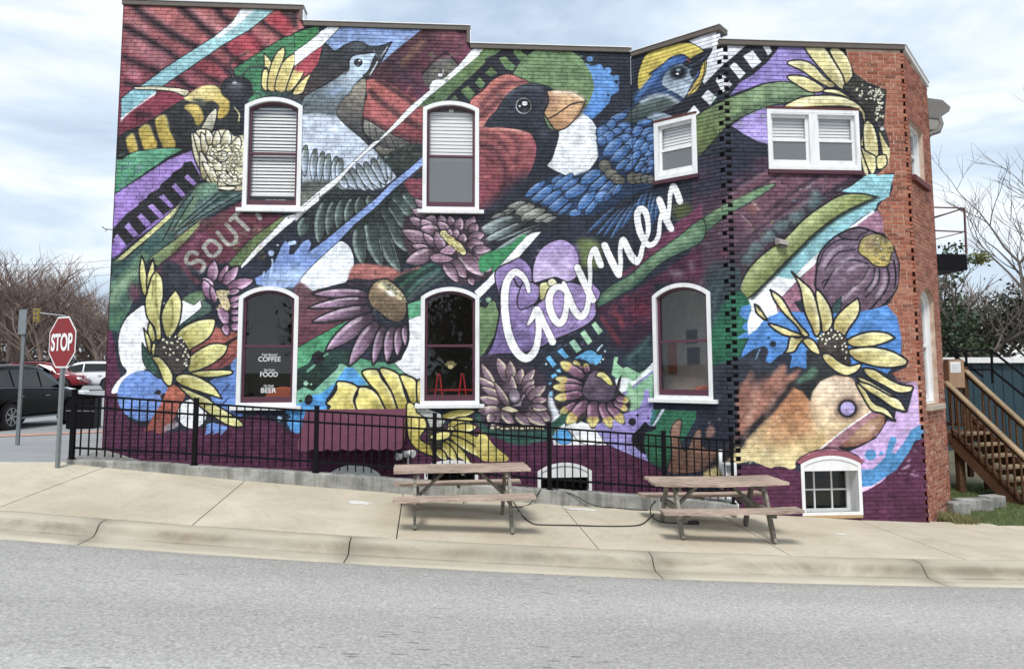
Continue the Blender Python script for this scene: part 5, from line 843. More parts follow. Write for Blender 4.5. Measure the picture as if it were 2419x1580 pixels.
# kerb with gutter: rolled section, cast in lengths
def kerbsec(x):
    zt=float(prof(KB,x)); zb=float(prof(KF,x)); za=float(prof(AE,x)); r=[]
    for y,z,g in ((-4.03,zt-.10,0),(-4.03,zt,0),(-4.06,zt+.004,.1),(-4.17,zt+.002,.15),(-4.235,zt-.008,.3),(-4.275,zt-.032,.75),(-4.30,zt-.065,1.0),(-4.33,(zt+zb)/2-.03,.85),(-4.365,zb+.010,.6),(-4.39,zb-.002,1.0),(-4.42,zb-.004,.35),(-4.60,(zb+za)/2,.05),(-4.735,za+.006,.0),(-4.735,za-.12,0)): r.append((x,y,z,g))
    return r
kerb=empty('kerb',(0,-4.2,0)); kerb['kind']='structure'
kj=[-16,-13,-10,-7,-4.05,-1.22,2.36,5.73,8.7,11.7,14.7,18]
for a,b in zip(kj[:-1],kj[1:]):
    m=MB(); X=np.linspace(a+.008,b-.008,10); gs=[]
    for x in X:
        r=kerbsec(x); m.v+=[p[:3] for p in r]; gs+=[p[3] for p in r]
    n=14
    for i in range(9):
        for k in range(n-1): m.f.append((i*n+k,i*n+k+1,(i+1)*n+k+1,(i+1)*n+k)); m.m.append(0)
    m.f+= [tuple(range(n)),tuple(range(9*n,10*n))]; m.m+=[0,0]
    o=m.build('kerb_stone',M['kerb'],kerb,fixn=False,smooth=False); o.location=(0,4.2,0); at=o.data.attributes.new('grime','FLOAT','POINT'); at.data.foreach_set('value',gs)
    o.data.polygons.foreach_set('use_smooth',[len(p.vertices)==4 for p in o.data.polygons])
# pavement slabs
walk=empty('pavement',(0,0,0)); walk['kind']='structure'
JT=[(-14,-14),(-11.6,-11.6),(-9.3,-9.3),(-7.3,-7.3),(-5.20,-5.38),(-3.15,-3.10),(-.79,-.70),(1.64,1.76),(4.14,4.19),(6.58,6.48),(8.9,8.9),(11.2,11.2),(13.6,13.6)]
for (a,b),(c,d) in zip(JT[:-1],JT[1:]):
    m=MB(); nx,ny=10,8; y1=-1.15 if a>4 else -1.5
    if a>8: y1=-1.35
    for j in range(ny+1):
        t=j/ny; y=-4.014+(y1+4.014)*t
        for i in range(nx+1):
            xa=b+(a-b)*t+.007; xb=d+(c-d)*t-.007; x=xa+(xb-xa)*i/nx; e=-.006 if i in(0,nx) else 0; m.v.append((x,y,float(G(x,y))+e))
    for j in range(ny):
        for i in range(nx): m.f.append((j*(nx+1)+i,j*(nx+1)+i+1,(j+1)*(nx+1)+i+1,(j+1)*(nx+1)+i)); m.m.append(0)
    o=len(m.v); rim=[i for i in range(nx+1)]+[(j)*(nx+1)+nx for j in range(1,ny+1)]+[ny*(nx+1)+i for i in range(nx-1,-1,-1)]+[j*(nx+1) for j in range(ny-1,0,-1)]
    for k in rim: x,y,z=m.v[k]; m.v.append((x,y,z-.1))
    for k in range(len(rim)): k2=(k+1)%len(rim); m.f.append((rim[k],o+k,o+k2,rim[k2])); m.m.append(0)
    m.build('slab',M['walk'],walk,smooth=False,fixn=False)
# side street paving left of the building
def ss(x,y): 
    z0=float(prof(RB,min(x,-5.8))); return float(np.interp(y,[-1.62,5,12,30,60],[z0-.015,.44,.40,.86,.95]))
m=MB()
sheet('side_street',[-60,-40,-30,-22,-17,-14,-12,-10,-8.5,-7.2,-6.4,-5.93],[-1.50,-1,0,1,2,3.5,5,7,9,12,16,20,25,30,40,60],ss,M['lot'])
# ---------------------------------------------------------------- concrete ramp beside the wall
ramp=empty('concrete_ramp',(-1,-1.5,0)); ramp['kind']='structure'
tf=lambda x: float(np.interp(x,[-5.72,-4.89,-2.07,-.89,1.34,2.96,4.0,4.42],[.705,.668,.455,.355,.166,.049,-.06,-.12]))
m=MB(); X=np.linspace(-5.74,4.44,60); n=6
for x in X:
    t=tf(x)+R.uniform(-.004,.004); g=float(G(x,-1.6))-.12; m.v+=[(x,-1.60,g),(x,-1.60+R.uniform(-.004,.004),t-.012),(x,-1.585,t),(x,-1.41,t+.004),(x,-1.40,t-.01),(x,-1.40,g-.4)]
for i in range(59):
    for k in range(n): m.f.append((i*n+k,i*n+(k+1)%n,(i+1)*n+(k+1)%n,(i+1)*n+k)); m.m.append(0)
m.f+=[tuple(range(n)),tuple(range(59*n,60*n))]; m.m+=[0,0]
o=m.build('kerb_wall',M['ramp'],ramp); o.location=(1,1.5,0)
m=MB(); X=np.linspace(-5.9,4.4,14)
for x in X: z=float(np.interp(x,[-5.9,-4.5,4.4],[.69,.25,-.62])); m.v+=[(x,-1.41,z),(x,.1,z)]
for i in range(13): m.f.append((2*i,2*i+2,2*i+3,2*i+1)); m.m.append(0)
o=m.build('ramp_floor',M['ramp'],ramp,fixn=False); o.location=(1,1.5,0)
# ---------------------------------------------------------------- brick building
B=empty('brick_building',(0,0,0),0,'two storey brick cafe building covered by a mural of birds and flowers','building')
def topA(u):
    x=AX0+u; return 8.53 if x<-2.80 else (8.24 if x<.23 else 7.91)
def topC(u): return 7.82
def topB(u): return 7.545
def topD(u): return 7.56-.11*u
def botA(u): return float(np.interp(AX0+u,[-5.95,-4.5,4.4],[.5,.1,-.7]))
class Op:
    """a window opening: u0,u1 jambs, z0 sill, z1 springing, rise of the arch"""
    def __init__(s,wl,u0,u1,z0,z1,rise=0): s.wl=wl; s.u0,s.u1,s.z0,s.z1,s.r=u0,u1,z0,z1,rise
    def top(s,u):
        if s.r<=0: return s.z1
        h=(s.u1-s.u0)/2; t=(u-(s.u0+s.u1)/2); Rr=(h*h+s.r*s.r)/(2*s.r); return s.z1+math.sqrt(max(Rr*Rr-t*t,0))-(Rr-s.r)
    def outline(s,g=0,n=14):
        """closed outline grown by g"""
        P=[(s.u0-g,s.z0-g),(s.u1+g,s.z0-g)]
        if s.r<=0: return P+[(s.u1+g,s.z1+g),(s.u0-g,s.z1+g)]
        h=(s.u1-s.u0)/2; c=(s.u0+s.u1)/2; Rr=(h*h+s.r*s.r)/(2*s.r); zc=s.z1-(Rr-s.r); a=math.asin(min(1,(h+g)/(Rr+g)))
        return P+[(c+(Rr+g)*math.sin(a*(1-2*k/n)),zc+(Rr+g)*math.cos(a*(1-2*k/n))) for k in range(n+1)]
def A_(x): return x-AX0
U1=Op(WA,A_(-3.755),A_(-2.765),4.86,6.73,.15); U2=Op(WA,A_(-.592),A_(.404),4.87,6.755,.13); L1=Op(WA,A_(-3.755),A_(-2.752),1.40,3.29,.18); L2=Op(WA,A_(-.603),A_(.412),1.41,3.30,.17)
c0=WC.inv(1541.7,686); c1=WC.inv(1676,676); c2=WC.inv(1552,950); L3=Op(WC,c0[0],c1[0],1.50,3.30,.19)
d0=WC.inv(1546,293); d1=WC.inv(1643,267); U3=Op(WC,d0[0],d1[0],5.39,6.44)
U4=Op(WB,5.30-K[0],6.90-K[0],5.385,6.42); b0=WB.inv(1893,1105); b1=WB.inv(2032,1105); bt=WB.inv(1960,1076); bb=WB.inv(1960,1219); BW=Op(WB,b0[0],b1[0],bb[1]+.02,bt[1]-.14,.13)
q0=WD.inv(2151,340); q1=WD.inv(2179,340); q2=WD.inv(2160,420); q3=WD.inv(2160,290); U5=Op(WD,q0[0],q1[0]+.08,q2[1]+.03,q3[1]-.02)
q0=WD.inv(2174,700); q1=WD.inv(2205,760); q2=WD.inv(2195,962); q3=WD.inv(2186,674); L5=Op(WD,q0[0]+.02,q1[0]+.12,q2[1]+.05,q3[1]-.25,.20)
bas=[]
for xl,xr,zt,r in ((775,897,1099,.16),(1004,1128,1088,.10),(1271.6,1396.5,1094,.14)):
    a=WA.inv(xl,1130); b=WA.inv(xr,1130); t=WA.inv((xl+xr)/2,zt); bas.append(Op(WA,a[0],b[0],t[1]-1.05,t[1]-r,r))
WALLS=[(WA,topA,botA,[U1,U2,L1,L2]+bas),(WC,topC,lambda u:-.75,[L3,U3]),(WB,topB,lambda u:-.75,[U4,BW]),(WD,topD,lambda u:-.8,[U5,L5])]
allb=[]; stretch={}
TB=.0102
TINT={}
for wi,(wl,top,bot,ops) in enumerate(WALLS):
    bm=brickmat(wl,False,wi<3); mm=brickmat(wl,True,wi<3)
    # ---- bricks
    bulk=MB(); D0=-.007
    def emit(m,cols,pr):
        """cols: list of (u,zlow,zhigh) along the brick; makes a chamfered face plus sides"""
        ch=.0035; n=len(cols); ua,ub=cols[0][0],cols[-1][0]
        fr=[];bk=[]
        for (u,a,b) in cols: fr.append(wl.w(min(max(u,ua+ch),ub-ch),a+ch,pr)); bk.append(wl.w(u,a,D0))
        for (u,a,b) in reversed(cols): fr.append(wl.w(min(max(u,ua+ch),ub-ch),b-ch,pr)); bk.append(wl.w(u,b,D0))
        k=len(fr); o=len(m.v); m.v+=[tuple(p) for p in fr+bk]
        for i in range(n-1): m.f.append((o+i,o+i+1,o+k-2-i,o+k-1-i)); m.m.append(0)
        for i in range(k): j=(i+1)%k; m.f.append((o+k+i,o+k+j,o+j,o+i)); m.m.append(0)
    nrow=int((8.8-ZB)/CO)
    for r in range(nrow):
        z0=ZB+r*CO+TB/2; z1=z0+CO-TB; hdr=(r%7==3); ln=BLN/2 if hdr else BLN; off=(-.5*BLN if r%2 else 0) if not hdr else -.25*BLN*(r%2)
        u=off
        while u<wl.L:
            ua,ub=u+.005+R.uniform(-.002,.002),u+ln-.005+R.uniform(-.002,.002); u+=ln
            ua=max(ua,.004); ub=min(ub,wl.L-.004)
            # toothed corners: every other course stops short of the corner
            if wi==1 and ub>wl.L-.09: ub=wl.L-.10 if r%4 in(0,1) and r%2==0 else wl.L+.012
            if wi==2 and ua<.09: ua=.10 if r%2==1 else -.012
            if wi==2 and ub>wl.L-.09: ub=wl.L-.055 if (r%2==0 and R.random()<.75) else wl.L+.008
            if wi==3 and ua<.07: ua=.045 if (r%2==1 and R.random()<.7) else -.008
            if ub-ua<.03: continue
            um=(ua+ub)/2; zt=min(top(ua),top(ub)); zb=bot(um)
            if z1>zt+.002 or z1<zb: continue
            pr=R.uniform(-.0015,.0025); hit=[o for o in ops if ub>o.u0 and ua<o.u1 and z1>o.z0 and z0<o.z1+o.r]
            if not hit: allb.append((wi,r,ua,ub,z0,z1,pr)); continue
            o=hit[0]; bps=sorted(set([ua,ub]+[x for x in (o.u0,o.u1) if ua<x<ub]+[x for x in np.linspace(ua,ub,7) if o.u0<x<o.u1]))
            run=[]
            def flush():
                if len(run)>1 and run[-1][0]-run[0][0]>.012: emit(bulk,list(run),pr)
                run.clear()
            for a,b in zip(bps[:-1],bps[1:]):
                mid=(a+b)/2
                if mid<o.u0 or mid>o.u1: cc=[(a,z0,z1),(b,z0,z1)]
                elif z0<o.z0: cc=[(a,z0,min(z1,o.z0)),(b,z0,min(z1,o.z0))]
                else:
                    la,lb=max(z0,o.top(min(max(a,o.u0),o.u1))),max(z0,o.top(min(max(b,o.u0),o.u1)))
                    if la>z1-.008 or lb>z1-.008: flush(); continue
                    cc=[(a,la,z1),(b,lb,z1)]
                if run and abs(run[-1][1]-cc[0][1])<.02 and abs(run[-1][2]-cc[0][2])<.002: run.append(cc[1])
                else: flush(); run.extend(cc)
            flush()
    TINT[wi]=(bm,mm,bulk)
    # ---- mortar bed: sheet with the openings left out
    m=MB(); us=set(np.linspace(.10 if wi==2 else (.045 if wi==3 else 0),wl.L-(.10 if wi==1 else (.055 if wi==2 else 0)),30))
    for o in ops: us|=set(np.linspace(o.u0,o.u1,13))
    if wi==0: us|={A_(-2.80)-.001,A_(-2.80)+.001,A_(.23)-.001,A_(.23)+.001}
    us=sorted(us)
    for a,b in zip(us[:-1],us[1:]):
        mid=(a+b)/2
        oo=sorted([o for o in ops if o.u0<mid<o.u1],key=lambda o:o.z0); lo_a=lo_b=bot(mid)-.3; D=-.0075
        for o in oo:
            if o.z0>lo_a: m.add([wl.w(a,lo_a,D),wl.w(b,lo_b,D),wl.w(b,o.z0,D),wl.w(a,o.z0,D)],[(0,1,2,3)])
            lo_a,lo_b=o.top(a),o.top(b)
        m.add([wl.w(a,lo_a,D),wl.w(b,lo_b,D),wl.w(b,top(mid)-.004,D),wl.w(a,top(mid)-.004,D)],[(0,1,2,3)])
    for o in ops:      # plastered reveals
        P=o.outline(0,12); 
        for (a,za),(b,zb2) in zip(P,P[1:]+P[:1]): m.add([wl.w(a,za,-.0075),wl.w(b,zb2,-.0075),wl.w(b,zb2,-.34),wl.w(a,za,-.34)],[(3,2,1,0)])
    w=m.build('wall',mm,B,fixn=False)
# pick the 300 bricks that show largest; they are parts of their own, the rest one mesh per wall
def area(b):
    wl=WALLS[b[0]][0]; q=[proj(wl.w(u,z,0)) for u,z in ((b[2],b[4]),(b[3],b[4]),(b[3],b[5]),(b[2],b[5]))]; x=np.array(q); 
    if x[:,0].max()>2400 or x[:,1].max()>1235: return 0
    return abs(sum(x[i,0]*x[(i+1)%4,1]-x[(i+1)%4,0]*x[i,1] for i in range(4)))/2
ar=[(area(b),i) for i,b in enumerate(allb) if b[0] in (1,2,3) and b[4]>-.45 and b[4]<7.4]; ar.sort(reverse=True); pick=set(i for _,i in ar[:296])
shared={}
for i,b in enumerate(allb):
    wi,r,ua,ub,z0,z1,pr=b; wl=WALLS[wi][0]; bm,mm,bulk=TINT[wi]
    if i in pick:
        Lb=round((ub-ua)/.004)*.004; key=(wi,Lb)
        if key not in shared:
            h=(z1-z0)/2; ch=.0035; a=Lb/2; d=.008; me=bpy.data.meshes.new('brick')
            v=[(-a+ch,-.0005,-h+ch),(a-ch,-.0005,-h+ch),(a-ch,-.0005,h-ch),(-a+ch,-.0005,h-ch),(-a,d,-h),(a,d,-h),(a,d,h),(-a,d,h)]
            me.from_pydata(v,[],[(0,1,2,3),(4,5,1,0),(5,6,2,1),(6,7,3,2),(7,4,0,3)]); me.materials.append(bm); shared[key]=me
        o=bpy.data.objects.new('brick',shared[key]); COL.objects.link(o); o.parent=B; o.location=wl.w((ua+ub)/2,(z0+z1)/2,pr); o.rotation_euler=(0,0,wl.rz)
    else:
        ch=.0035; k=len(bulk.v); bulk.v+=[tuple(wl.w(*p)) for p in ((ua+ch,z0+ch,pr),(ub-ch,z0+ch,pr),(ub-ch,z1-ch,pr),(ua+ch,z1-ch,pr),(ua,z0,-.007),(ub,z0,-.007),(ub,z1,-.007),(ua,z1,-.007))]
        bulk.f+=[(k,k+1,k+2,k+3),(k+4,k+5,k+1,k),(k+5,k+6,k+2,k+1),(k+6,k+7,k+3,k+2),(k+7,k+4,k,k+3)]; bulk.m+=[0]*5
for wi,(bm,mm,bulk) in TINT.items():
    o=bulk.build('brickwork',bm,B,fixn=False); o['kind']='stuff'
# recesses behind the toothed corners
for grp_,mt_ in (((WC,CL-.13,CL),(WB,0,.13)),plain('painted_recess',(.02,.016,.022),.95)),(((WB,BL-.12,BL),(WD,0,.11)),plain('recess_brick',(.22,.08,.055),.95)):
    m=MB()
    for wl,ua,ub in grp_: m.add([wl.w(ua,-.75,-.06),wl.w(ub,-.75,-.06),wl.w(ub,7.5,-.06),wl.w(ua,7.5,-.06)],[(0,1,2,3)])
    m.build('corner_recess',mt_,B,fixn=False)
# shell: side and back walls, roof, floors, partitions
m=MB(); Wd=plain('shell_brick','#8a4a3a',.85)
E0=WD.w(DL,0,0); ex,ey=float(E0[0]),float(E0[1])
def vwall(x0,y0,x1,y1,z0,z1): m.add([(x0,y0,z0),(x1,y1,z0),(x1,y1,z1),(x0,y0,z1)],[(0,1,2,3)])
vwall(AX0,-.012,AX0,9,-.5,8.53); vwall(ex,ey,ex,9,-.9,6.9); vwall(AX0,9,ex,9,-.9,7.2)
m.build('wall',Wd,B,fixn=False)
m=MB(); loop=[(AX0,0),(JX,0),(K[0],K[1]),(BR,K[1]),(ex,ey),(ex,9),(AX0,9)]
m.add([(x,y+.03,7.3) for x,y in loop],[tuple(range(7))]); m.build('roof',plain('roof_felt','#55534f',.9),B,fixn=False)
inn=plain('interior_plaster',(.70,.66,.58),.9)
m=MB()
for z in (.95,4.15,4.0,7.2): m.add([(x+(.01 if x<0 else -.01),y+.3,z) for x,y in loop[:5]]+[(ex-.01,6,z),(AX0+.01,6,z)],[tuple(range(7))])
m.build('floor',plain('interior_floor',(.11,.08,.06),.7),B,fixn=False)
m=MB()
for x,y0,y1 in ((-4.6,.35,4),(-1.7,.35,4.5),(1.9,.35,4.5),(AX0+.3,.35,5)): m.add([(x,y0,.95),(x,y1,.95),(x,y1,7.2),(x,y0,7.2)],[(0,1,2,3)])
m.add([tuple(WC.w(u_,z_,-1.25)) for u_,z_ in ((-.3,.95),(2.6,.95),(2.6,3.98),(-.3,3.98))],[(0,1,2,3)]); m.add([(AX0,4.5,.95),(ex,4.5,.95),(ex,4.5,7.2),(AX0,4.5,7.2)],[(0,1,2,3)]); m.build('partition_and_added_wall',inn,B,fixn=False)  # pale wall behind the slanting window is added close in to catch daylight
# parapet coping
def cope(wl,u0,u1,z,z2=None,mat='trim_grey'):
    z2=z if z2 is None else z2; m=MB(); P=lambda u,zz,o: wl.w(u,zz,o)
    def slab(a,b,za,zb,h0,h1,o0,o1):
        m=MB(); v=[wl.w(a,za+h0,o0),wl.w(b,zb+h0,o0),wl.w(b,zb+h0,o1),wl.w(a,za+h0,o1),wl.w(a,za+h1,o0),wl.w(b,zb+h1,o0),wl.w(b,zb+h1,o1),wl.w(a,za+h1,o1)]
        m.add(v,[(0,3,2,1),(4,5,6,7),(0,1,5,4),(1,2,6,5),(2,3,7,6),(3,0,4,7)]); return m
    slab(u0,u1,z,z2,.0,.085,-.30,.035).build('coping',M[mat],B,bevel=.004); slab(u0-.01,u1+.01,z,z2,.087,.103,-.32,.05).build('flashing',M['white'],B)
cope(WA,-.02,A_(-2.78),8.53); cope(WA,A_(-2.78)+.003,A_(.25),8.24); cope(WA,A_(.25)+.003,WA.L+.015,7.905); cope(WC,.015,CL-.02,7.82); cope(WB,-.05,BL+.02,7.545); cope(WD,.0,DL,7.56,7.37,'white')
for u,z0,z1 in ((A_(-2.80)-.045,8.34,8.53),(A_(.23)-.045,8.01,8.24)):
    m=MB(); v=[WA.w(u,z0,-.3),WA.w(u+.06,z0,-.3),WA.w(u+.06,z0,.03),WA.w(u,z0,.03),WA.w(u,z1,-.3),WA.w(u+.06,z1,-.3),WA.w(u+.06,z1,.03),WA.w(u,z1,.03)]; m.add(v,[(0,3,2,1),(4,5,6,7),(0,1,5,4),(1,2,6,5),(2,3,7,6),(3,0,4,7)]).build('coping',M['trim_grey'],B)
    m=MB(); v=[WA.w(u+.062,z0,-.3),WA.w(u+.076,z0,-.3),WA.w(u+.076,z0,.045),WA.w(u+.062,z0,.045),WA.w(u+.062,z1,-.3),WA.w(u+.076,z1,-.3),WA.w(u+.076,z1,.045),WA.w(u+.062,z1,.045)]; m.add(v,[(0,3,2,1),(4,5,6,7),(0,1,5,4),(1,2,6,5),(2,3,7,6),(3,0,4,7)]).build('flashing',M['white'],B)
# ---------------------------------------------------------------- windows
def ring(m,wl,outer,inner,o0,o1,mi=0):
    n=len(outer); v=[wl.w(u,z,o1) for u,z in outer]+[wl.w(u,z,o1) for u,z in inner]+[wl.w(u,z,o0) for u,z in outer]+[wl.w(u,z,o0) for u,z in inner]; f=[]
    for i in range(n): j=(i+1)%n; f+=[(i,j,n+j,n+i),(2*n+j,2*n+i,3*n+i,3*n+j),(i,2*n+i,2*n+j,j),(n+i,n+j,3*n+j,3*n+i)]
    m.add(v,f,mi); return m
def wbox(m,wl,u0,u1,z0,z1,o0,o1,mi=0):
    v=[wl.w(*p) for p in ((u0,z0,o0),(u1,z0,o0),(u1,z0,o1),(u0,z0,o1),(u0,z1,o0),(u1,z1,o0),(u1,z1,o1),(u0,z1,o1))]; return m.add(v,[(0,3,2,1),(4,5,6,7),(0,1,5,4),(1,2,6,5),(2,3,7,6),(3,0,4,7)],mi)
def wpoly(m,wl,P,o): return m.add([wl.w(u,z,o) for u,z in P],[tuple(range(len(P)))])
def clipz(o,g,za,zb,n=14):
    """outline of the opening shrunk by g, cut to za..zb"""
    P=o.outline(-g,n); Q=[(u,min(max(z,za),zb)) for u,z in P]; R2=[]
    for q in Q:
        if not R2 or abs(q[0]-R2[-1][0])+abs(q[1]-R2[-1][1])>1e-4: R2.append(q)
    return R2
def text3(s,wl,u,z,h,o,name,parent,mat,bold=0.0,width=None,shear=0):
    cu=bpy.data.curves.new(name,'FONT'); cu.body=s; cu.size=1; cu.align_x='CENTER'; cu.offset=bold; cu.extrude=.004; cu.shear=shear; t=bpy.data.objects.new('t',cu); COL.objects.link(t); bpy.context.view_layer.update()
    me=bpy.data.meshes.new_from_object(t.evaluated_get(bpy.context.evaluated_depsgraph_get())); bpy.data.objects.remove(t); bpy.data.curves.remove(cu)
    c=np.array([v.co[:] for v in me.vertices]); w0,w1=c[:,0].min(),c[:,0].max(); h0,h1=c[:,1].min(),c[:,1].max(); sx=(width/(w1-w0)) if width else h/(h1-h0)
    for v in me.vertices: p=wl.w(u+(v.co.x-(w0+w1)/2)*sx,z+(v.co.y-h0)*h/(h1-h0),o+v.co.z*.5); v.co=p
    me.materials.append(mat); ob=bpy.data.objects.new(name,me); COL.objects.link(ob); ob.parent=parent; return ob
def blinds(wl,o,g,za,zb,off,step,tilt,win,closed=False):
    m=MB(); z=zb
    while z>za:
        zz=z; hw=(o.top((o.u0+o.u1)/2)-o.z1) if o.r>0 else 0; ua,ub=o.u0+g,o.u1-g
        if o.r>0 and zz>o.z1-.02:
            us=[u for u in np.linspace(ua,ub,30) if o.top(u)-g>zz]
            if len(us)<2: z-=step; continue
            ua,ub=us[0],us[-1]
        m.add([wl.w(ua,zz,off-tilt),wl.w(ub,zz,off-tilt),wl.w(ub,zz-step*(.94 if closed else .68),off),wl.w(ua,zz-step*(.94 if closed else .68),off)],[(0,1,2,3)]); z-=step
    wbox(m,wl,o.u0+g,o.u1-g,za-.05,za-.01,off-.02,off+.01)
    for u in (o.u0+g+.09,o.u1-g-.09): wbox(m,wl,u-.002,u+.002,za,min(zb,o.z1),off+.004,off+.006)
    b=m.build('blind',M['blind'],win,fixn=False); b['kind']='stuff'; return b
def sash_window(o,name='sash_window',rail=None,sashm='maroon',casew=.062,sill=True,blind=None,label=None,glassm='glass',dep=0,screen=False):
    if dep: o=Op(Wall(o.wl.P-o.wl.n*dep,o.wl.d,o.wl.n,o.wl.L,0),o.u0,o.u1,o.z0,o.z1,o.r)
    wl=o.wl; win=MB(); ring(win,wl,o.outline(0.012),o.outline(-casew),-.06,.018); win=win.build(name,M['white'],B,bevel=.003)
    if label: win['label']=label
    g=casew; rail=rail if rail else (o.z0+o.z1+o.r)/2
    m=MB(); ring(m,wl,o.outline(-g+.002),o.outline(-g-.045),-.09,-.045); wbox(m,wl,o.u0+g,o.u1-g,o.z0+g+.002,o.z0+g+.10,-.09,-.042); m.build('sash',M[sashm],win,bevel=.003)
    m=MB(); wbox(m,wl,o.u0+g+.02,o.u1-g-.02,rail-.022,rail+.022,-.095,-.038); m.build('meeting_rail',M[sashm],win,bevel=.003)
    for za,zb,of in ((o.z0+g+.05,rail,-.07),(rail,9,-.078)):
        m=MB(); P=[(u,z) for u,z in clipz(o,g+.03,za,zb)]; wpoly(m,wl,P,of); m.build('pane',M[glassm],win,fixn=False)
    if screen:
        m=MB(); wpoly(m,wl,clipz(o,g+.02,o.z0+g+.04,rail-.01),-.055); m.build('insect_screen',M['mesh'],win,fixn=False)
    if sill:
        m=MB(); wbox(m,wl,o.u0-.10,o.u1+.10,o.z0-.065,o.z0+.004,-.03,.075); m.build('sill',M['white'],win,bevel=.006)
    if blind: blinds(wl,o,g+.03,*blind[:5],win,closed=len(blind)>5)
    return win
w=sash_window(U1,blind=(5.16,6.86,-.12,.062,.012)); text3('CRAFT BEER',WA,(U1.u0+U1.u1)/2+.06,5.0,.038,-.064,'lettering',w,M['white'],width=.36)
w=sash_window(U2,blind=(5.86,6.86,-.12,.068,.012,1),screen=True) ; 
w=sash_window(L1)
for s,z,wd,h,sub in (('COFFEE',2.17,.38,.085,('Fresh Roasted',.27)),('FOOD',1.905,.30,.085,('Fast Fresh',.18)),('BEER',1.63,.26,.085,('On Draft',.17))):
    text3(s,WA,(L1.u0+L1.u1)/2+.02,z,h,-.064,'lettering',w,M['white'],bold=.010,width=wd); text3(sub[0],WA,(L1.u0+L1.u1)/2+.02,z+.10,.04,-.064,'lettering',w,M['blind'],width=sub[1],shear=.3)
w=sash_window(L2)
# gilt emblem on the glass: a crest with rays
gold=plain('gilt','#b5a878',.45,.2); m=MB(); cu_,cz=(L2.u0+L2.u1)/2+.01,2.10
for a in range(9):
    t=math.radians(-10+25*a); m.add([WA.w(cu_+.03*math.cos(t-.12),cz+.025*math.sin(t-.12),-.064),WA.w(cu_+.03*math.cos(t+.12),cz+.025*math.sin(t+.12),-.064),WA.w(cu_+(.09+.02*(a%2))*math.cos(t+.06),cz+.075*math.sin(t+.06),-.064),WA.w(cu_+(.09+.02*(a%2))*math.cos(t-.06),cz+.075*math.sin(t-.06),-.064)],[(0,1,2,3)])
m.add([WA.w(cu_+.05*math.cos(t),cz-.03+.04*math.sin(t),-.0645) for t in np.linspace(0,2*math.pi,12,endpoint=False)],[tuple(range(12))]); m.build('emblem',gold,w,fixn=False)
w=sash_window(L3); w=sash_window(U3,sashm='white',casew=.07,sill=False,blind=(5.95,6.34,-.12,.055,.012,1),screen=True)
mr=plain('red_oxide_lintel','#5e2a26',.7)
for o in (U3,U4):
    m=MB(); wbox(m,o.wl,o.u0-.02,o.u1+.02,o.z1+.016,o.z1+.045,-.02,.03); m.build('lintel',mr,B); m=MB(); wbox(m,o.wl,o.u0-.03,o.u1+.03,o.z0-.085,o.z0-.014,-.02,.05); m.build('sill',plain('painted_brick_sill','#4a2632',.7),B,bevel=.004)
half=Op(WB,U4.u0+.01,(U4.u0+U4.u1)/2-.03,U4.z0+.03,U4.z1-.03); half2=Op(WB,(U4.u0+U4.u1)/2+.03,U4.u1-.01,U4.z0+.03,U4.z1-.03)
m=MB(); ring(m,WB,U4.outline(.012),U4.outline(-.05),-.05,.022); wbox(m,WB,(U4.u0+U4.u1)/2-.055,(U4.u0+U4.u1)/2+.055,U4.z0,U4.z1,-.05,.015); m.build('window_frame',M['white'],B,bevel=.003)
for h in (half,half2): sash_window(h,sashm='white',casew=.045,sill=False,blind=(5.96,6.32,-.12,.055,.012,1),screen=True)
sash_window(U5,sashm='white',casew=.05,sill=False,dep=.10); m=MB(); wbox(m,WD,U5.u0-.06,U5.u1+.08,U5.z0-.12,U5.z0-.014,-.05,.07); m.build('sill',mr,B,bevel=.005)
sash_window(L5,sashm='white',casew=.05,sill=False,dep=.10); m=MB(); wbox(m,WD,L5.u0-.06,L5.u1+.1,L5.z0-.10,L5.z0-.014,-.05,.08); m.build('sill',plain('stone_sill','#b0a595',.8),B,bevel=.005)
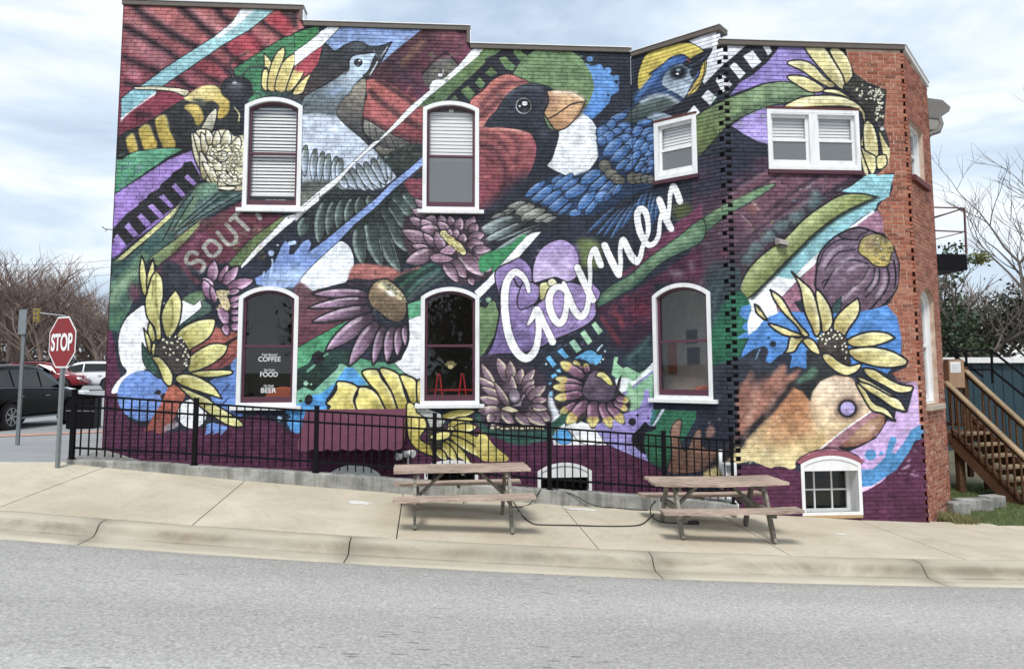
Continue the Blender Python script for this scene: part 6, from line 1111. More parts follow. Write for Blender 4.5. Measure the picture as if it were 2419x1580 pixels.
# basement windows
def basement(o,depth,cols,rows,dark=False,bars=False,archh=.14):
    wl=o.wl; win=MB(); ring(win,wl,o.outline(.012),o.outline(-.045),-.02,.012); win=win.build('basement_window',M['white'],B,bevel=.002)
    zt=o.z1-.085; P=clipz(o,.04,zt-.02,9); m=MB(); wpoly(m,wl,P,-.006); m.build('arch_panel',M['white'],win,fixn=False)
    m=MB(); wl_=wl
    for (ua,za),(ub,zb2) in (((o.u1-.045,o.z0),(o.u1-.045,zt)),((o.u0+.045,zt),(o.u0+.045,o.z0)),((o.u1-.045,zt),(o.u0+.045,zt)),((o.u0+.045,o.z0),(o.u1-.045,o.z0))): m.add([wl.w(ua,za,-.01),wl.w(ub,zb2,-.01),wl.w(ub,zb2,-depth),wl.w(ua,za,-depth)],[(0,1,2,3)])
    m.build('reveal',M['white'],win,fixn=False)
    s=Op(wl,o.u0+.045,o.u1-.045,o.z0,zt); m=MB(); ring(m,wl,s.outline(0),s.outline(-.05),-depth,-depth+.04)
    for k in range(1,cols): u=s.u0+(s.u1-s.u0)*k/cols; wbox(m,wl,u-.012,u+.012,s.z0,s.z1,-depth+.006,-depth+.034)
    for k in range(1,rows): z=s.z0+(s.z1-s.z0)*k/rows; wbox(m,wl,s.u0,s.u1,z-.012,z+.012,-depth+.008,-depth+.032)
    m.build('sash',M['white'] if not dark else M['black'],win)
    for i in range(cols):
        for j in range(rows):
            m=MB(); a=s.u0+(s.u1-s.u0)*i/cols; b=s.u0+(s.u1-s.u0)*(i+1)/cols; c=s.z0+(s.z1-s.z0)*j/rows; d=s.z0+(s.z1-s.z0)*(j+1)/rows; wpoly(m,wl,[(a+.01,c+.01),(b-.01,c+.01),(b-.01,d-.01),(a+.01,d-.01)],-depth+.015); m.build('pane',M['glass'],win,fixn=False)
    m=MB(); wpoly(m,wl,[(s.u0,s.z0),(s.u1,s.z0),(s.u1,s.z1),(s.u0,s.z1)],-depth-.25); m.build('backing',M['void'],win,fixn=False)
    return win
basement(BW,.33,3,2)
for o in bas: basement(o,.2,1,1,dark=True)
m=MB(); wbox(m,WB,BW.u0,BW.u1,BW.z0-.05,BW.z0-.002,-.33,.02); m.build('sill',plain('dusty_sill','#b09674',.9),B)
# raised painted arch over the basement window on the right wing
m=MB(); PO,PI_=BW.outline(.085)[2:],BW.outline(.015)[2:]; n_=len(PO)
m.add([WB.w(u,z,o) for o in (.012,-.005) for u,z in PO+PI_],[(i,i+1,n_+i+1,n_+i) for i in range(n_-1)]+[(i,i+1,2*n_+i+1,2*n_+i) for i in range(n_-1)]+[(n_+i,n_+i+1,3*n_+i+1,3*n_+i) for i in range(n_-1)]); m.build('arch_band',plain('mauve_paint','#8f5563',.7),B)
# voussoirs behind the paint: a soldier course over each arch
for o in (U1,U2,L1,L2,L3):
    P=o.outline(.016,13)[2:]; Q=o.outline(.105,13)[2:]
    for k in range(13):
        m=MB(); sh=.06
        a=[(P[k][0]+(P[k+1][0]-P[k][0])*t,P[k][1]+(P[k+1][1]-P[k][1])*t) for t in (sh,1-sh)]; b=[(Q[k][0]+(Q[k+1][0]-Q[k][0])*t,Q[k][1]+(Q[k+1][1]-Q[k][1])*t) for t in (sh,1-sh)]
        q=[a[0],a[1],b[1],b[0]]; wlw=o.wl; m.add([wlw.w(u,z,.006) for u,z in q]+[wlw.w(u,z,-.01) for u,z in q],[(3,2,1,0),(0,1,5,4),(1,2,6,5),(2,3,7,6),(3,0,4,7)]); m.build('arch_brick',TINT[[WA,WC,WB,WD].index(o.wl)][0],B)
# ---------------------------------------------------------------- fixtures on the walls
# corrugated awning over the basement window
AW=empty('metal_awning',(-1.9,-.3,1.2),0,'maroon corrugated metal awning with scalloped edge low on the mural wall behind the railing','awning')
ax0,ax1=-2.57,-.86
awm=plain('faded_maroon_metal','#6e4054',.5,var=.12,scale=6)
m=MB(); n=21
for i in range(n):
    t0=i/n; t1=(i+1)/n; y0,y1=-.02-.50*t0,-.02-.50*t1; z0,z1=1.34-.54*t0,1.34-.54*t1; k=len(m.v)
    m.v+=[(ax0-.03*t0,y0,z0),(ax1-.03*t0,y0,z0),(ax1-.03*t0,(y0+y1)/2-.012,(z0+z1)/2+.010),(ax0-.03*t0,(y0+y1)/2-.012,(z0+z1)/2+.010),(ax1-.03*t0,y1,z1),(ax0-.03*t0,y1,z1)]
    m.f+=[(k,k+1,k+2,k+3),(k+3,k+2,k+4,k+5)]; m.m+=[0,0]
o=m.build('awning_panel',awm,AW,fixn=False,loc=(1.9,.3,-1.2)); 
m=MB(); n=56; top=[];bo=[]
for i in range(n+1): x=ax0-.03+(ax1-ax0)*i/n; top.append((x,-.525,.80)); bo.append((x,-.527,.715-.032*abs(math.sin(math.pi*7*i/n))))
k=len(top); m.add(top+bo,[(i,i+1,k+i+1,k+i) for i in range(n)]); m.build('valance',awm,AW,fixn=False,loc=(1.9,.3,-1.2))
for sx in (ax0,ax1):
    m=MB(); m.add([(sx,-.02,1.34),(sx-.03,-.52,.80),(sx-.03,-.52,.70),(sx,-.02,.86)],[(0,1,2,3)]); m.build('side_panel',awm,AW,fixn=False,loc=(1.9,.3,-1.2))
def at(x,y,Y): return ony(x,y,Y)
# twin flood light under the awning end
p=at(958,1073,-.15); FLt=empty('flood_light',tuple(p),0,'small white twin flood light on the maroon wall right of the awning','flood light')
m=MB(); m.box(-.06,0,-.05,.06,.14,.05); m.build('bracket',M['pvc'],FLt)
for sx in (-1,1): m=MB(); m.tube([(sx*.03,-.01,0),(sx*.09,-.07,.03*sx),(sx*.14,-.12,.02*sx)],[.03,.055,.065],10); m.build('lamp_head',M['pvc'],FLt,smooth=False)
m=MB(); m.tube([(.04,.08,-.05),(.04,.08,-.25)],.018,8); m.build('conduit',M['pvc'],FLt)
# small wall lamp on the right wing
p=at(1843,574,K[1]); WL=empty('wall_lamp',tuple(p),0,'small grey wedge shaped lamp on the olive painted leaf below the double window','wall lamp')
m=MB(); m.add([(-.09,0,.09),(.09,0,.05),(.09,-.13,.0),(-.07,-.13,.03),(-.09,0,-.03),(.09,0,-.07),(.09,-.13,-.06),(-.07,-.13,-.03)],[(0,1,2,3),(7,6,5,4),(0,4,5,1),(1,5,6,2),(2,6,7,3),(3,7,4,0)]); m.build('housing',plain('grey_lamp_metal','#a39a98',.5),WL)
m=MB(); m.box(-.05,-.11,-.085,.07,-.01,-.06); m.build('lens',M['dark'],WL)
# little bracket at the left edge
p=at(262,543,0); BK_=empty('wall_hook',tuple(p),0,'tiny dark metal hook sticking out of the left edge of the mural wall','hook'); m=MB(); m.tube([(.02,0,0),(-.09,-.01,.01),(-.15,-.01,.05)],.008,6); m.tube([(-.06,-.01,0),(-.09,-.01,-.03)],.006,5); m.build('hook_arm',M['black'],BK_)
# pipes by the inner corner
PV=empty('drain_pipe',(3.9,-1.0,0),0,'white plastic drain pipes running down to the pavement behind the second picnic table','pipe')
def wp(*pts,r=.045): 
    m=MB(); m.tube([tuple(np.array(q)-np.array((3.9,-1.0,0))) for q in pts],r,10); o=m.build('pipe',M['pvc'],PV,smooth=True); return o
a=at(1650,1172,-1.35); b=at(1700,1174,-1.35); c=at(1728,1181,-1.36); d=at(1738,1192,-1.38); e=at(1740,1218,-1.38)
wp(a,b,c,d,e,r=.05); wp(at(1656,1168,-1.31),at(1728,1167,-1.31),r=.04); wp(at(1757,1211,-1.36),at(1784,1214,-1.36),r=.05); wp(at(1702,1062,-1.15),at(1702,1112,-1.15),r=.03)
p=at(1721,1106,-1.24); EB=empty('junction_box',tuple(p),0,'white utility box fixed low on the inner corner of the wall above the pipes','box'); m=MB(); m.box(-.10,-.08,-.11,.11,.06,.09); m.build('cabinet',M['white'],EB,bevel=.01); m=MB(); m.tube([(-.02,-.09,-.04),(-.02,-.09,.06)],.045,10); m.build('meter',M['galv'],EB)
# ---------------------------------------------------------------- railing on the ramp wall
RL=empty('metal_railing',(0,-1.5,0),0,'long black metal picket railing on the concrete ramp wall in front of the mural','railing')
px_=[-5.715,-3.93,-2.122,-.317,1.472,3.295,4.40]; pz=[(.71,1.725),(.60,1.586),(.46,1.452),(.305,1.329),(.15,1.17),(-.01,1.022),(-.11,.93)]
pm={}
def railpart(name,m,loc): return m.build(name,M['black'],RL,loc=(loc[0],0,loc[2]))
for i,(x,(z0,z1)) in enumerate(zip(px_,pz)):
    w=.032 if i<6 else .02; m=MB(); m.box(-w,-w,0,w,w,z1-z0); m.box(-w-.005,-w-.005,z1-z0,w+.005,w+.005,z1-z0+.018); m.box(-.05,-.05,-.0,.05,.05,.012); railpart('post',m,(x,0,z0))
pick_mesh=None
for i in range(6):
    xa,xb=px_[i],px_[i+1]; (a0,a1),(b0,b1)=pz[i],pz[i+1]; ds=((.065,'t'),(.235,'m')); 
    for d in (.065,.235): m=MB(); m.beam((xa,0,a1-d),(xb,0,b1-d),.030,.030); m.build('rail',M['black'],RL)
    m=MB(); m.beam((xa,0,a0+.165),(xb,0,b0+.165),.030,.030); m.build('rail',M['black'],RL)
    n=round((xb-xa)/.1195)
    for k in range(1,n):
        t=k/n; x=xa+(xb-xa)*t; zb=a0+(b0-a0)*t+.055; zt=a1+(b1-a1)*t-.065
        if pick_mesh is None:
            pmB=MB(); pmB.box(-.009,-.009,0,.009,.009,.89); pick_mesh=pmB.mesh('picket'); pick_mesh.materials.append(M['black'])
        o=bpy.data.objects.new('picket',pick_mesh); COL.objects.link(o); o.parent=RL; o.location=(x+R.uniform(-.002,.002),0,zb); o.scale=(1,1,(zt-zb)/.89)
# ---------------------------------------------------------------- picnic tables
def picnic(loc,rz,L,label,level,warp=0,sk=0):
    T=empty('picnic_table',loc,rz,label,'picnic table','picnic tables on the pavement'); c,s=math.cos(rz),math.sin(rz)
    def gz(x,y): return float(G(loc[0]+c*x-s*y,loc[1]+s*x+c*y))-loc[2]
    pw=.138; H=level
    def plank(name,y,z,l,w,th,ends=0,bow=0):
        m=MB(); n=8
        for i in range(n+1):
            t=i/n; x=-l/2+l*t; b=bow*(4*t*(1-t)-.0); zz=z+R.uniform(-.002,.002)+ (warp*(2*t-1)**2); yy=y+b
            cx=.0
            if ends and t==0: cx=0.0
            m.v+=[(x,yy-w/2,zz-th),(x,yy+w/2,zz-th),(x,yy+w/2-.004,zz),(x,yy-w/2+.004,zz)]
        for i in range(n):
            for k in range(4): m.f.append((i*4+k,i*4+(k+1)%4,(i+1)*4+(k+1)%4,(i+1)*4+k)); m.m.append(0)
        m.f+=[(0,1,2,3),(n*4+3,n*4+2,n*4+1,n*4)]; m.m+=[0,0]
        return m.build(name,M['oldwood'],T)
    for k in range(5): plank('top_plank',(k-2)*(pw+.010),H+R.uniform(-.004,.004),L+R.uniform(-.03,.01),pw,.036,bow=sk*(-.05 if k==0 else -.02 if k==1 else 0))
    for sy in (-1,1):
        for k in range(2): plank('seat_plank',sy*(.60+k*(pw+.008)),H-.29+R.uniform(-.003,.003),L+R.uniform(-.02,.02),pw,.036,bow=sk*(-.03)*(1 if sy<0 else 0))
    for sx in (-1,1):
        x=sx*.62
        for sy in (-1,1):
            fy=sy*.54; zf=gz(x,fy); m=MB(); m.beam((x,sy*.20,H-.036),(x,fy,zf+.002),.038,.108,upv=(0,1,0)); m.build('leg',M['greywood'],T)
        m=MB(); m.beam((x+sx*-.04,-.70,H-.36),(x+sx*-.04,.70,H-.36),.038,.088); m.build('seat_support',M['greywood'],T)
        m=MB(); m.beam((x+sx*-.04,-.33,H-.075),(x+sx*-.04,.33,H-.075),.038,.07); m.build('top_batten',M['greywood'],T)
        m=MB(); m.beam((x-sx*.06,0,H-.36),(sx*.22,0,H-.05),.038,.07,upv=(0,1,0)); m.build('brace',M['greywood'],T)
    for sy in (-1,0,1): m=MB(); w=.15 if sy else .34; yy=sy*.67; m.box(-.02,yy-w,H-.29-.036-.036 if sy else H-.072,.02,yy+w,H-.29-.037 if sy else H-.037); m.build('batten',M['greywood'],T)
    return T
g1=float(G(.09,-3.02)); picnic((.085,-3.02,g1),.055,1.80,'straight grey brown picnic table left of the black cord, below the yellow painted daisy',.68-g1+.03,0)
g2=float(G(3.62,-2.86)); picnic((3.63,-2.86,g2),-.02,1.84,'warped picnic table nearest the six pane basement window, its front planks bowed outward',.46-g2,.012,sk=1)
# ---------------------------------------------------------------- black cord on the pavement
def gp(x,y,lift=.01): p=ground(x,y); return (p[0],p[1],p[2]+lift)
CDD=empty('extension_cord',gp(1362,1242),0,'long black cord looping over the pavement between the two picnic tables','cord')
o0=np.array(gp(1362,1242))
def curve(pts,n=8):
    P=[np.array(p) for p in pts]; out=[]
    for i in range(len(P)-1):
        p0,p1,p2,p3=P[max(i-1,0)],P[i],P[i+1],P[min(i+2,len(P)-1)]
        for t in np.linspace(0,1,n,endpoint=False): out.append(.5*((2*p1)+(-p0+p2)*t+(2*p0-5*p1+4*p2-p3)*t*t+(-p0+3*p1-3*p2+p3)*t**3))
    return out+[P[-1]]
m=MB(); m.tube([p-o0 for p in curve([at(1213,1186,-2.9),at(1220,1196,-3.0)]+[gp(*q) for q in ((1226,1208),(1238,1223),(1259,1238),(1290,1241),(1362,1242),(1430,1244),(1497,1243),(1520,1237),(1535,1224),(1545,1215))])],.009,6); m.build('cable',M['cord'],CDD,smooth=True)
m=MB(); m.tube([p-o0 for p in curve([(gp(1545,1215)[0],gp(1545,1215)[1],.02)]+[at(1548,1185,-2.5),at(1538,1195,-2.6),at(1537,1212,-2.7)]+[gp(*q) for q in ((1545,1226),(1560,1233),(1580,1236),(1610,1237),(1630,1239))])],.009,6); m.build('cable',M['cord'],CDD,smooth=True)
m=MB(); m.tube([p-o0 for p in curve([at(1295,1154,-1.5)+[0,0,.03],at(1318,1157,-1.55)]+[at(*q) for q in ((1351,1167,-1.62),(1389,1187,-1.66),(1416,1196,-1.68))]+[gp(*q) for q in ((1450,1200),(1490,1204),(1530,1206))])],.008,6); m.build('cable',M['cord'],CDD,smooth=True)
m=MB(); m.tube([p-o0 for p in curve([at(1278,1155,-1.6),at(1262,1178,-1.64),gp(1250,1192),gp(1232,1198),at(1212,1197,-2.7)])],.008,6); m.build('cable',M['cord'],CDD,smooth=True)
m=MB(); q=np.array(gp(1638,1238))-o0; m.box(q[0]-.07,q[1]-.03,q[2]-.01,q[0]+.08,q[1]+.04,q[2]+.04); m.build('socket_block',M['cord'],CDD,bevel=.006)
# ---------------------------------------------------------------- stop sign and sign pole
sp=ground(133,1104); ST=empty('stop_sign',tuple(sp),0,'red octagonal STOP sign on a grey steel post at the pavement corner','sign')
tp=onplane(147.5,748,sp,(0,1,0)); H=float(tp[2]-sp[2])
m=MB(); 
def upost(m,h,w=.032):
    for a,b,c,d in ((-w,-.006,w,.0),(-w,0,-w+.008,.028),(w-.008,0,w,.028),(-w-.014,.022,-w+.008,.03),(w-.008,.022,w+.014,.03)): m.box(a,b,0,c,d,h)
upost(m,H-.03); m.build('post',M['galv'],ST,rot=(0,0,math.radians(-37)))
sg=math.radians(-37); red=plain('reflective_red','#80060f',.5,var=.06,scale=3); r=.375/math.cos(math.pi/8)
def sgn(P,o,name,mat,z,par=ST,th=.003):
    m=MB(); n=len(P); m.add([(x,-o,z+y) for x,y in P]+[(x,-o+th,z+y) for x,y in P],[tuple(range(n)),tuple(range(2*n-1,n-1,-1))]+[(i,i+n,(i+1)%n+n,(i+1)%n) for i in range(n)]); return m.build(name,mat,par,rot=(0,0,sg))
oc=lambda s:[(s*math.cos(math.pi/8+k*math.pi/4),s*math.sin(math.pi/8+k*math.pi/4)) for k in range(8)]
zc=H-.375; sgn(oc(r),.012,'sign_back',M['white'],zc); sgn(oc(r-.026),.0155,'sign_face',red,zc)
def sign_text(s,h,width,z,parent,mat,off,rz,name='lettering',bold=.02):
    cu=bpy.data.curves.new(name,'FONT'); cu.body=s; cu.size=1; cu.align_x='CENTER'; cu.offset=bold; cu.extrude=.002; t=bpy.data.objects.new('t',cu); COL.objects.link(t); bpy.context.view_layer.update()
    me=bpy.data.meshes.new_from_object(t.evaluated_get(bpy.context.evaluated_depsgraph_get())); bpy.data.objects.remove(t); bpy.data.curves.remove(cu)
    c=np.array([v.co[:] for v in me.vertices]); w0,w1,h0,h1=c[:,0].min(),c[:,0].max(),c[:,1].min(),c[:,1].max()
    for v in me.vertices: v.co=((v.co.x-(w0+w1)/2)*width/(w1-w0),-off-v.co.z*.5,z+(v.co.y-(h0+h1)/2)*h/(h1-h0))
    me.materials.append(mat); o=bpy.data.objects.new(name,me); COL.objects.link(o); o.parent=parent; o.rotation_euler=(0,0,rz); return o
sign_text('STOP',.26,.60,zc,ST,M['white'],.0195,sg,bold=.03)
p2=np.array(dist(42,1024,18.6)); p2[2]=base(p2[0],p2[1])+.05; t2=onplane(51,733,p2,(0,1,0)); SP=empty('sign_post',tuple(p2),0,'grey steel post with a small sign seen from behind, beside the black car','sign')
m=MB(); upost(m,float(t2[2]-p2[2]),.026); m.build('post',M['galv'],SP,rot=(0,0,.3)); m=MB(); hh=float(t2[2]-p2[2]); m.box(-.15,.03,hh-.50,.15,.04,hh+.02); m.build('sign_panel',plain('sign_back_aluminium','#7f8688',.45,.4),SP,rot=(0,0,2.55),bevel=.01)
# ---------------------------------------------------------------- parked cars
def car(loc,rz,label,paint,L=4.7,Wd=1.9,Hh=1.7,kind='suv',wheelc='#9a9da0'):
    C=empty('parked_car',loc,rz,label,'car','cars parked left of the building'); pm_=plain('car_paint',paint,.25 if paint=='#030405' else .15,var=.02,spec=.12 if paint=='#030405' else .4,coat=0 if paint=='#030405' else .3)
    # stations along the length (front at +x): x, half width, belt height, roof height, roof half width
    hz=.98*Hh/1.7
    st=[(-L/2,.80,.78,.80,.60,.45),(-L/2+.08,.90,1.00,1.04,.66,.34),(-L/2+.30,.95,1.05,1.40,.60,.30),(-L/2+.62,.97,1.06,1.64,.62,.28),(-L/2+1.2,.98,1.05,1.70,.66,.26),(-.2,.98,1.03,1.71,.67,.26),(.45,.98,1.01,1.66,.65,.26),(.95,.98,1.0,1.42,.62,.26),(1.35,.97,.99,1.10,.66,.26),(1.75,.95,.95,1.03,.70,.27),(L/2-.25,.90,.84,.93,.70,.30),(L/2-.05,.80,.66,.72,.62,.36),(L/2,.72,.52,.54,.55,.42)]
    m=MB(); n=15; S=[]
    for x,hw,bz,rz_,rw,zb in st:
        hw*=Wd/2; rw*=Wd/2; bz*=hz/.98; rz_*=Hh/1.71
        half=[(0,zb),(hw*.86,zb),(hw*.97,zb+.10),(hw,zb+.28 if bz-zb>.4 else (zb+bz)/2),(hw*.985,bz-.06),(hw*.95,bz),(rw+(hw-rw)*.12,rz_-.05 if rz_-bz>.12 else bz+.02),(rw*.8,rz_)]
        S.append((x,half)); full=half+[(-y,z) for y,z in half[::-1][0:]] 
        m.v+=[(x,y,z) for y,z in full]
    n=16
    for i in range(len(st)-1):
        for k in range(n): m.f.append((i*n+k,i*n+(k+1)%n,(i+1)*n+(k+1)%n,(i+1)*n+k)); m.m.append(0)
    m.f+=[tuple(range(n)),tuple(range((len(st)-1)*n,len(st)*n))]; m.m+=[0,0]
    b=m.build('body',pm_,C,smooth=True); md=b.modifiers.new('s','SUBSURF'); md.levels=md.render_levels=1
    # side windows
    def pt(i,t,sd,h):  # between belt (t=0) and roof rail (t=1) at fractional station i
        a=int(i); f=i-a; a2=min(a+1,len(S)-1); q=[]
        for s_,hf in (S[a],S[a2]): q.append((s_,hf[5][0]+(hf[6][0]-hf[5][0])*t,hf[5][1]+(hf[6][1]-hf[5][1])*t))
        return (q[0][0]+(q[1][0]-q[0][0])*f, sd*(q[0][1]+(q[1][1]-q[0][1])*f+h), q[0][2]+(q[1][2]-q[0][2])*f)
    for sd in (-1,1):
        for (i0,i1,e0,e1) in ((2.6,3.75,.55,0),(3.85,5.15,0,0),(5.28,7.25,0,.75)):
            P=[(i0,.08),(i1,.08),(i1,.84 if e1==0 else .25),((i1-e1) if e1 else i1,.84),(i0+e0,.84)]; m=MB(); v=[pt(i,t,sd,.012) for i,t in P]; m.add(v,[tuple(range(len(v)))]); m.build('side_window',M['carglass'],C,fixn=False)
        m=MB(); v=[pt(i,.03,sd,.016) for i in np.linspace(2.4,7.4,12)]; m.tube(v,.012,5); m.build('trim_strip',M['galv'],C)
        m=MB(); m.tube([pt(6.9,.1,sd,.02),tuple(np.array(pt(6.9,.25,sd,.10)))],.03,6); m.tube([tuple(np.array(pt(6.9,.25,sd,.09))+[-.06,0,-.02]),tuple(np.array(pt(6.9,.3,sd,.24))+[-.03,0,.02])],[.09,.07],8); m.build('mirror',pm_ if paint!='#030405' else M['black'],C,smooth=True)
        m=MB()
        for xx in (-1.05,.15): m.beam((xx-.10,sd*(Wd/2+.004),.86*hz),(xx+.10,sd*(Wd/2+.004),.86*hz),.03,.03)
        m.build('door_handle',M['galv'],C)
        m=MB(); m.beam((-1.0,sd*(Wd/2-.03),.30),(1.0,sd*(Wd/2-.03),.30),.03,.05); m.build('sill_trim',M['galv'],C)
        m=MB(); m.beam((-L/2+.7,sd*Wd*.31,Hh+.03),(.5,sd*Wd*.31,Hh+.02),.03,.03); m.build('roof_rail',M['black'],C)
        m=MB(); m.box(L/2-.30,sd*.62-.17,.66,L/2-.02,sd*.62+.17,.80); m.build('headlight',M['white'],C,bevel=.03)
        m=MB(); m.box(-L/2-.01,sd*.72-.15,.84,-L/2+.15,sd*.72+.15,.98); m.build('tail_light',plain('tail_lamp','#8a0d12',.2),C,bevel=.02)
        for wx in (-L/2+.92,L/2-.92):
            W_=empty('wheel',(0,0,0)); W_.parent=C; W_.location=(wx,sd*(Wd/2-.10),.36)
            m=MB(); m.tube([(0,-.11,0),(0,-.10,0),(0,.10,0),(0,.11,0)],[.31,.355,.355,.31],24); m.build('tyre',plain('tyre_rubber',(.02,.02,.02),.8),W_)
            m=MB(); m.tube([(0,sd*.08,0),(0,sd*.118,0)],[.25,.235],20); m.build('rim_well',M['void'],W_)
            m=MB()
            for a in range(7): t=2*math.pi*a/7; m.beam((0,sd*.12,0),(.24*math.cos(t),sd*.122,.24*math.sin(t)),.05,.02,upv=(0,1,0))
            m.tube([(.24*math.cos(t),sd*.118,.24*math.sin(t)) for t in np.linspace(0,2*math.pi,21)],.016,5); m.build('rim',plain('wheel_alloy',wheelc,.3,.6),W_)
            m=MB(); m.tube([(wx+.42*math.cos(t),sd*(Wd/2-.005),.36+.42*math.sin(t)) for t in np.linspace(-.3,math.pi+.3,17)],.035,6); m.build('wheel_arch',M['black'],C)
            m=MB(); v=[(wx+.41*math.cos(t),sd*(Wd/2+.001),.36+.41*math.sin(t)) for t in np.linspace(0,2*math.pi,24,endpoint=False)]; 
            m.tube([(wx,sd*(Wd/2-.25),.36),(wx,sd*(Wd/2-.008),.36)],.415,24); o=m.build('arch_well',M['void'],C); 
    m=MB(); v=[pt(7.35,.1,1,-.03),pt(7.35,.1,-1,-.03),pt(6.15,.98,-1,-.05),pt(6.15,.98,1,-.05)]; v=[(x+.05,y,z+.02) for x,y,z in v]; m.add(v,[(0,1,2,3)]); m.build('windscreen',M['carglass'],C,fixn=False)
    return C
def gl(px,depth): 
    r=ray(px,875); p=CAM+r/ (r@fw) *depth; return float(p[0]),float(p[1])
x,y=gl(95,22.3); car((x-.75,y,ss(x,y)+.01),math.radians(86),'black SUV parked along the side street behind the stop sign','#030405',L=4.75,Hh=1.82)
x,y=gl(30,27.5); car((x,y,ss(x,y)+.02),math.radians(48),'white car mostly hidden behind the black SUV','#d9dcde',L=4.8,Hh=1.55)
x,y=gl(104,45); car((x,y,ss(x,y)+.02),math.radians(4),'dark red SUV parked in the far lot behind the stop sign','#7a1420',L=4.7,Hh=1.75)
x,y=gl(206,47); car((x,y,ss(x,y)+.02),math.radians(186),'white SUV parked in the far lot next to the brick building','#dfe2e5',L=4.9,Hh=1.78,wheelc='#4a4c4e')
x,y=gl(204,21.5); z=ss(x,y)+.01; BN=empty('litter_bin',(x,y,z),.1,'square black metal bin seen through the left end of the railing','bin'); m=MB(); m.box(-.36,-.3,0,.36,.3,.86); m.build('bin_body',M['black'],BN,bevel=.02); m=MB(); m.box(-.38,-.32,.863,.38,.32,.90); m.build('lid',M['black'],BN); m=MB(); m.beam((-.36,-.315,.5),(.36,-.315,.48),.02,.025); m.build('trim_bar',M['galv'],BN)
# red edging bricks and kerb along the side street
m=MB(); pts_=[(-24,3.0),(-17,4.4),(-12.6,5.3),(-10.6,6.2),(-8.6,7.6)]
for (xa,ya),(xb,yb) in zip(pts_[:-1],pts_[1:]): m.add([(xa,ya,ss(xa,ya)+.012),(xb,yb,ss(xb,yb)+.012),(xb,yb+.9,ss(xb,yb+.9)+.012),(xa,ya+.9,ss(xa,ya+.9)+.012)],[(0,1,2,3)])
o=m.build('edging_strip',plain('red_paver_edging','#b08a7c',.9,var=.2,scale=8),fixn=False); tag(o,kind='structure')
# ---------------------------------------------------------------- trees
def bark(name,c): return plain(name,c,.9,var=.3,scale=6)
BK1=bark('bare_tree_bark','#85736a'); BK2=bark('grey_bark','#5d5650'); LF=plain('evergreen_leaf',(.035,.06,.025),.7,var=.5,scale=3)
def branch_mesh(seed,h,spread,depth,trunk=.22,ntr=1,droop=0,mistletoe=0,nsub=(3,5),up_=.35):
    r=random.Random(seed); m=MB(); ends=[]
    def grow(p,d,l,rad,k):
        segs=3 if k>1 else 2; P=[p]; q=p.copy(); dd_=d.copy()
        for i in range(segs):
            dd_=dd_+np.array([r.uniform(-.18,.18),r.uniform(-.18,.18),r.uniform(-.08,.14)-droop*(k<2)*.2]); dd_/=np.linalg.norm(dd_); q=q+dd_*l/segs; P.append(q.copy())
        rr=[rad*(1-.55*i/segs) for i in range(segs+1)]; m.tube(P,rr,5 if k>2 else 3,cap=False)
        if k==0: ends.append(q); return
        nb=r.randint(*nsub)
        for j in range(nb):
            t=r.uniform(.35,1.0) if j else 1.0; i=min(int(t*segs),segs-1); f=t*segs-i; b=P[i]+(P[i+1]-P[i])*f; a=r.uniform(0,2*math.pi); sp=spread*r.uniform(.6,1.2)
            v=np.array([math.cos(a),math.sin(a),0])*sp+dd_*(1-sp*.4)+np.array([0,0,up_*.5]); v/=np.linalg.norm(v); grow(b,v,l*r.uniform(.55,.8),max(rad*.5,.012),k-1)
    for t in range(ntr):
        a=r.uniform(0,6.28); grow(np.array([math.cos(a)*.15*(ntr>1),math.sin(a)*.15*(ntr>1),-.1]),np.array([math.cos(a)*.35*(ntr>1),math.sin(a)*.35*(ntr>1),1.0]),h*.34,trunk,depth)
    return m,ends
def leaves_on(ends,n,size,rad,seed):
    r=random.Random(seed); m=MB()
    for e in ends:
        for _ in range(n):
            c=e+np.array([r.gauss(0,rad),r.gauss(0,rad),r.gauss(0,rad*.8)]); u=np.array([r.gauss(0,1) for _ in range(3)]); u/=np.linalg.norm(u); w=np.cross(u,[r.gauss(0,1) for _ in range(3)]); w/=np.linalg.norm(w)+1e-9; s=size*r.uniform(.6,1.3)
            m.add([c-u*s,c+w*s*.6,c+u*s,c-w*s*.6],[(0,1,2,3)])
    return m
mesh_var=[]
for sd_ in range(4):
    m,e=branch_mesh(20+sd_,9.5,.75,4,.20,ntr=3,nsub=(4,5)); me=m.mesh('branches'); me.materials.append(BK1); mesh_var.append(me)
labs=['broad bare brown tree at the left edge of the photo','bare brown tree beside the thin sign post','bare brown tree rising behind the stop sign','bare brown tree just left of the mural wall']
def mk(px,depth,i,sc,lab,z=.8,grp='bare trees behind the car park'):
    x,y=gl(px,depth); T=empty('bare_tree',(x,y,z),R.uniform(0,6),lab,'tree',grp); o=bpy.data.objects.new('branches',mesh_var[i%4]); COL.objects.link(o); o.parent=T; T.scale=(sc,sc,sc); return T
mk(-70,58,0,1.35,'bare brown tree cut off by the left edge of the photo'); mk(5,60,1,1.5,labs[0]); mk(62,64,2,1.5,labs[1]); mk(118,60,3,1.32,labs[2]); mk(178,66,0,1.25,'bare brown tree between the stop sign and the white SUV'); mk(228,62,1,1.05,labs[3]); mk(280,66,2,.9,'bare brown tree mostly hidden by the left corner of the building'); mk(-20,80,3,1.3,'taller bare tree in the second row at the far left')
mk(90,84,1,1.45,'tall bare tree in the second row behind the stop sign'); mk(150,82,2,1.3,'bare tree in the second row above the dark red SUV'); mk(215,86,0,1.25,'bare tree in the second row near the mural wall'); mk(40,88,0,1.3,'bare tree in the second row near the thin sign post')
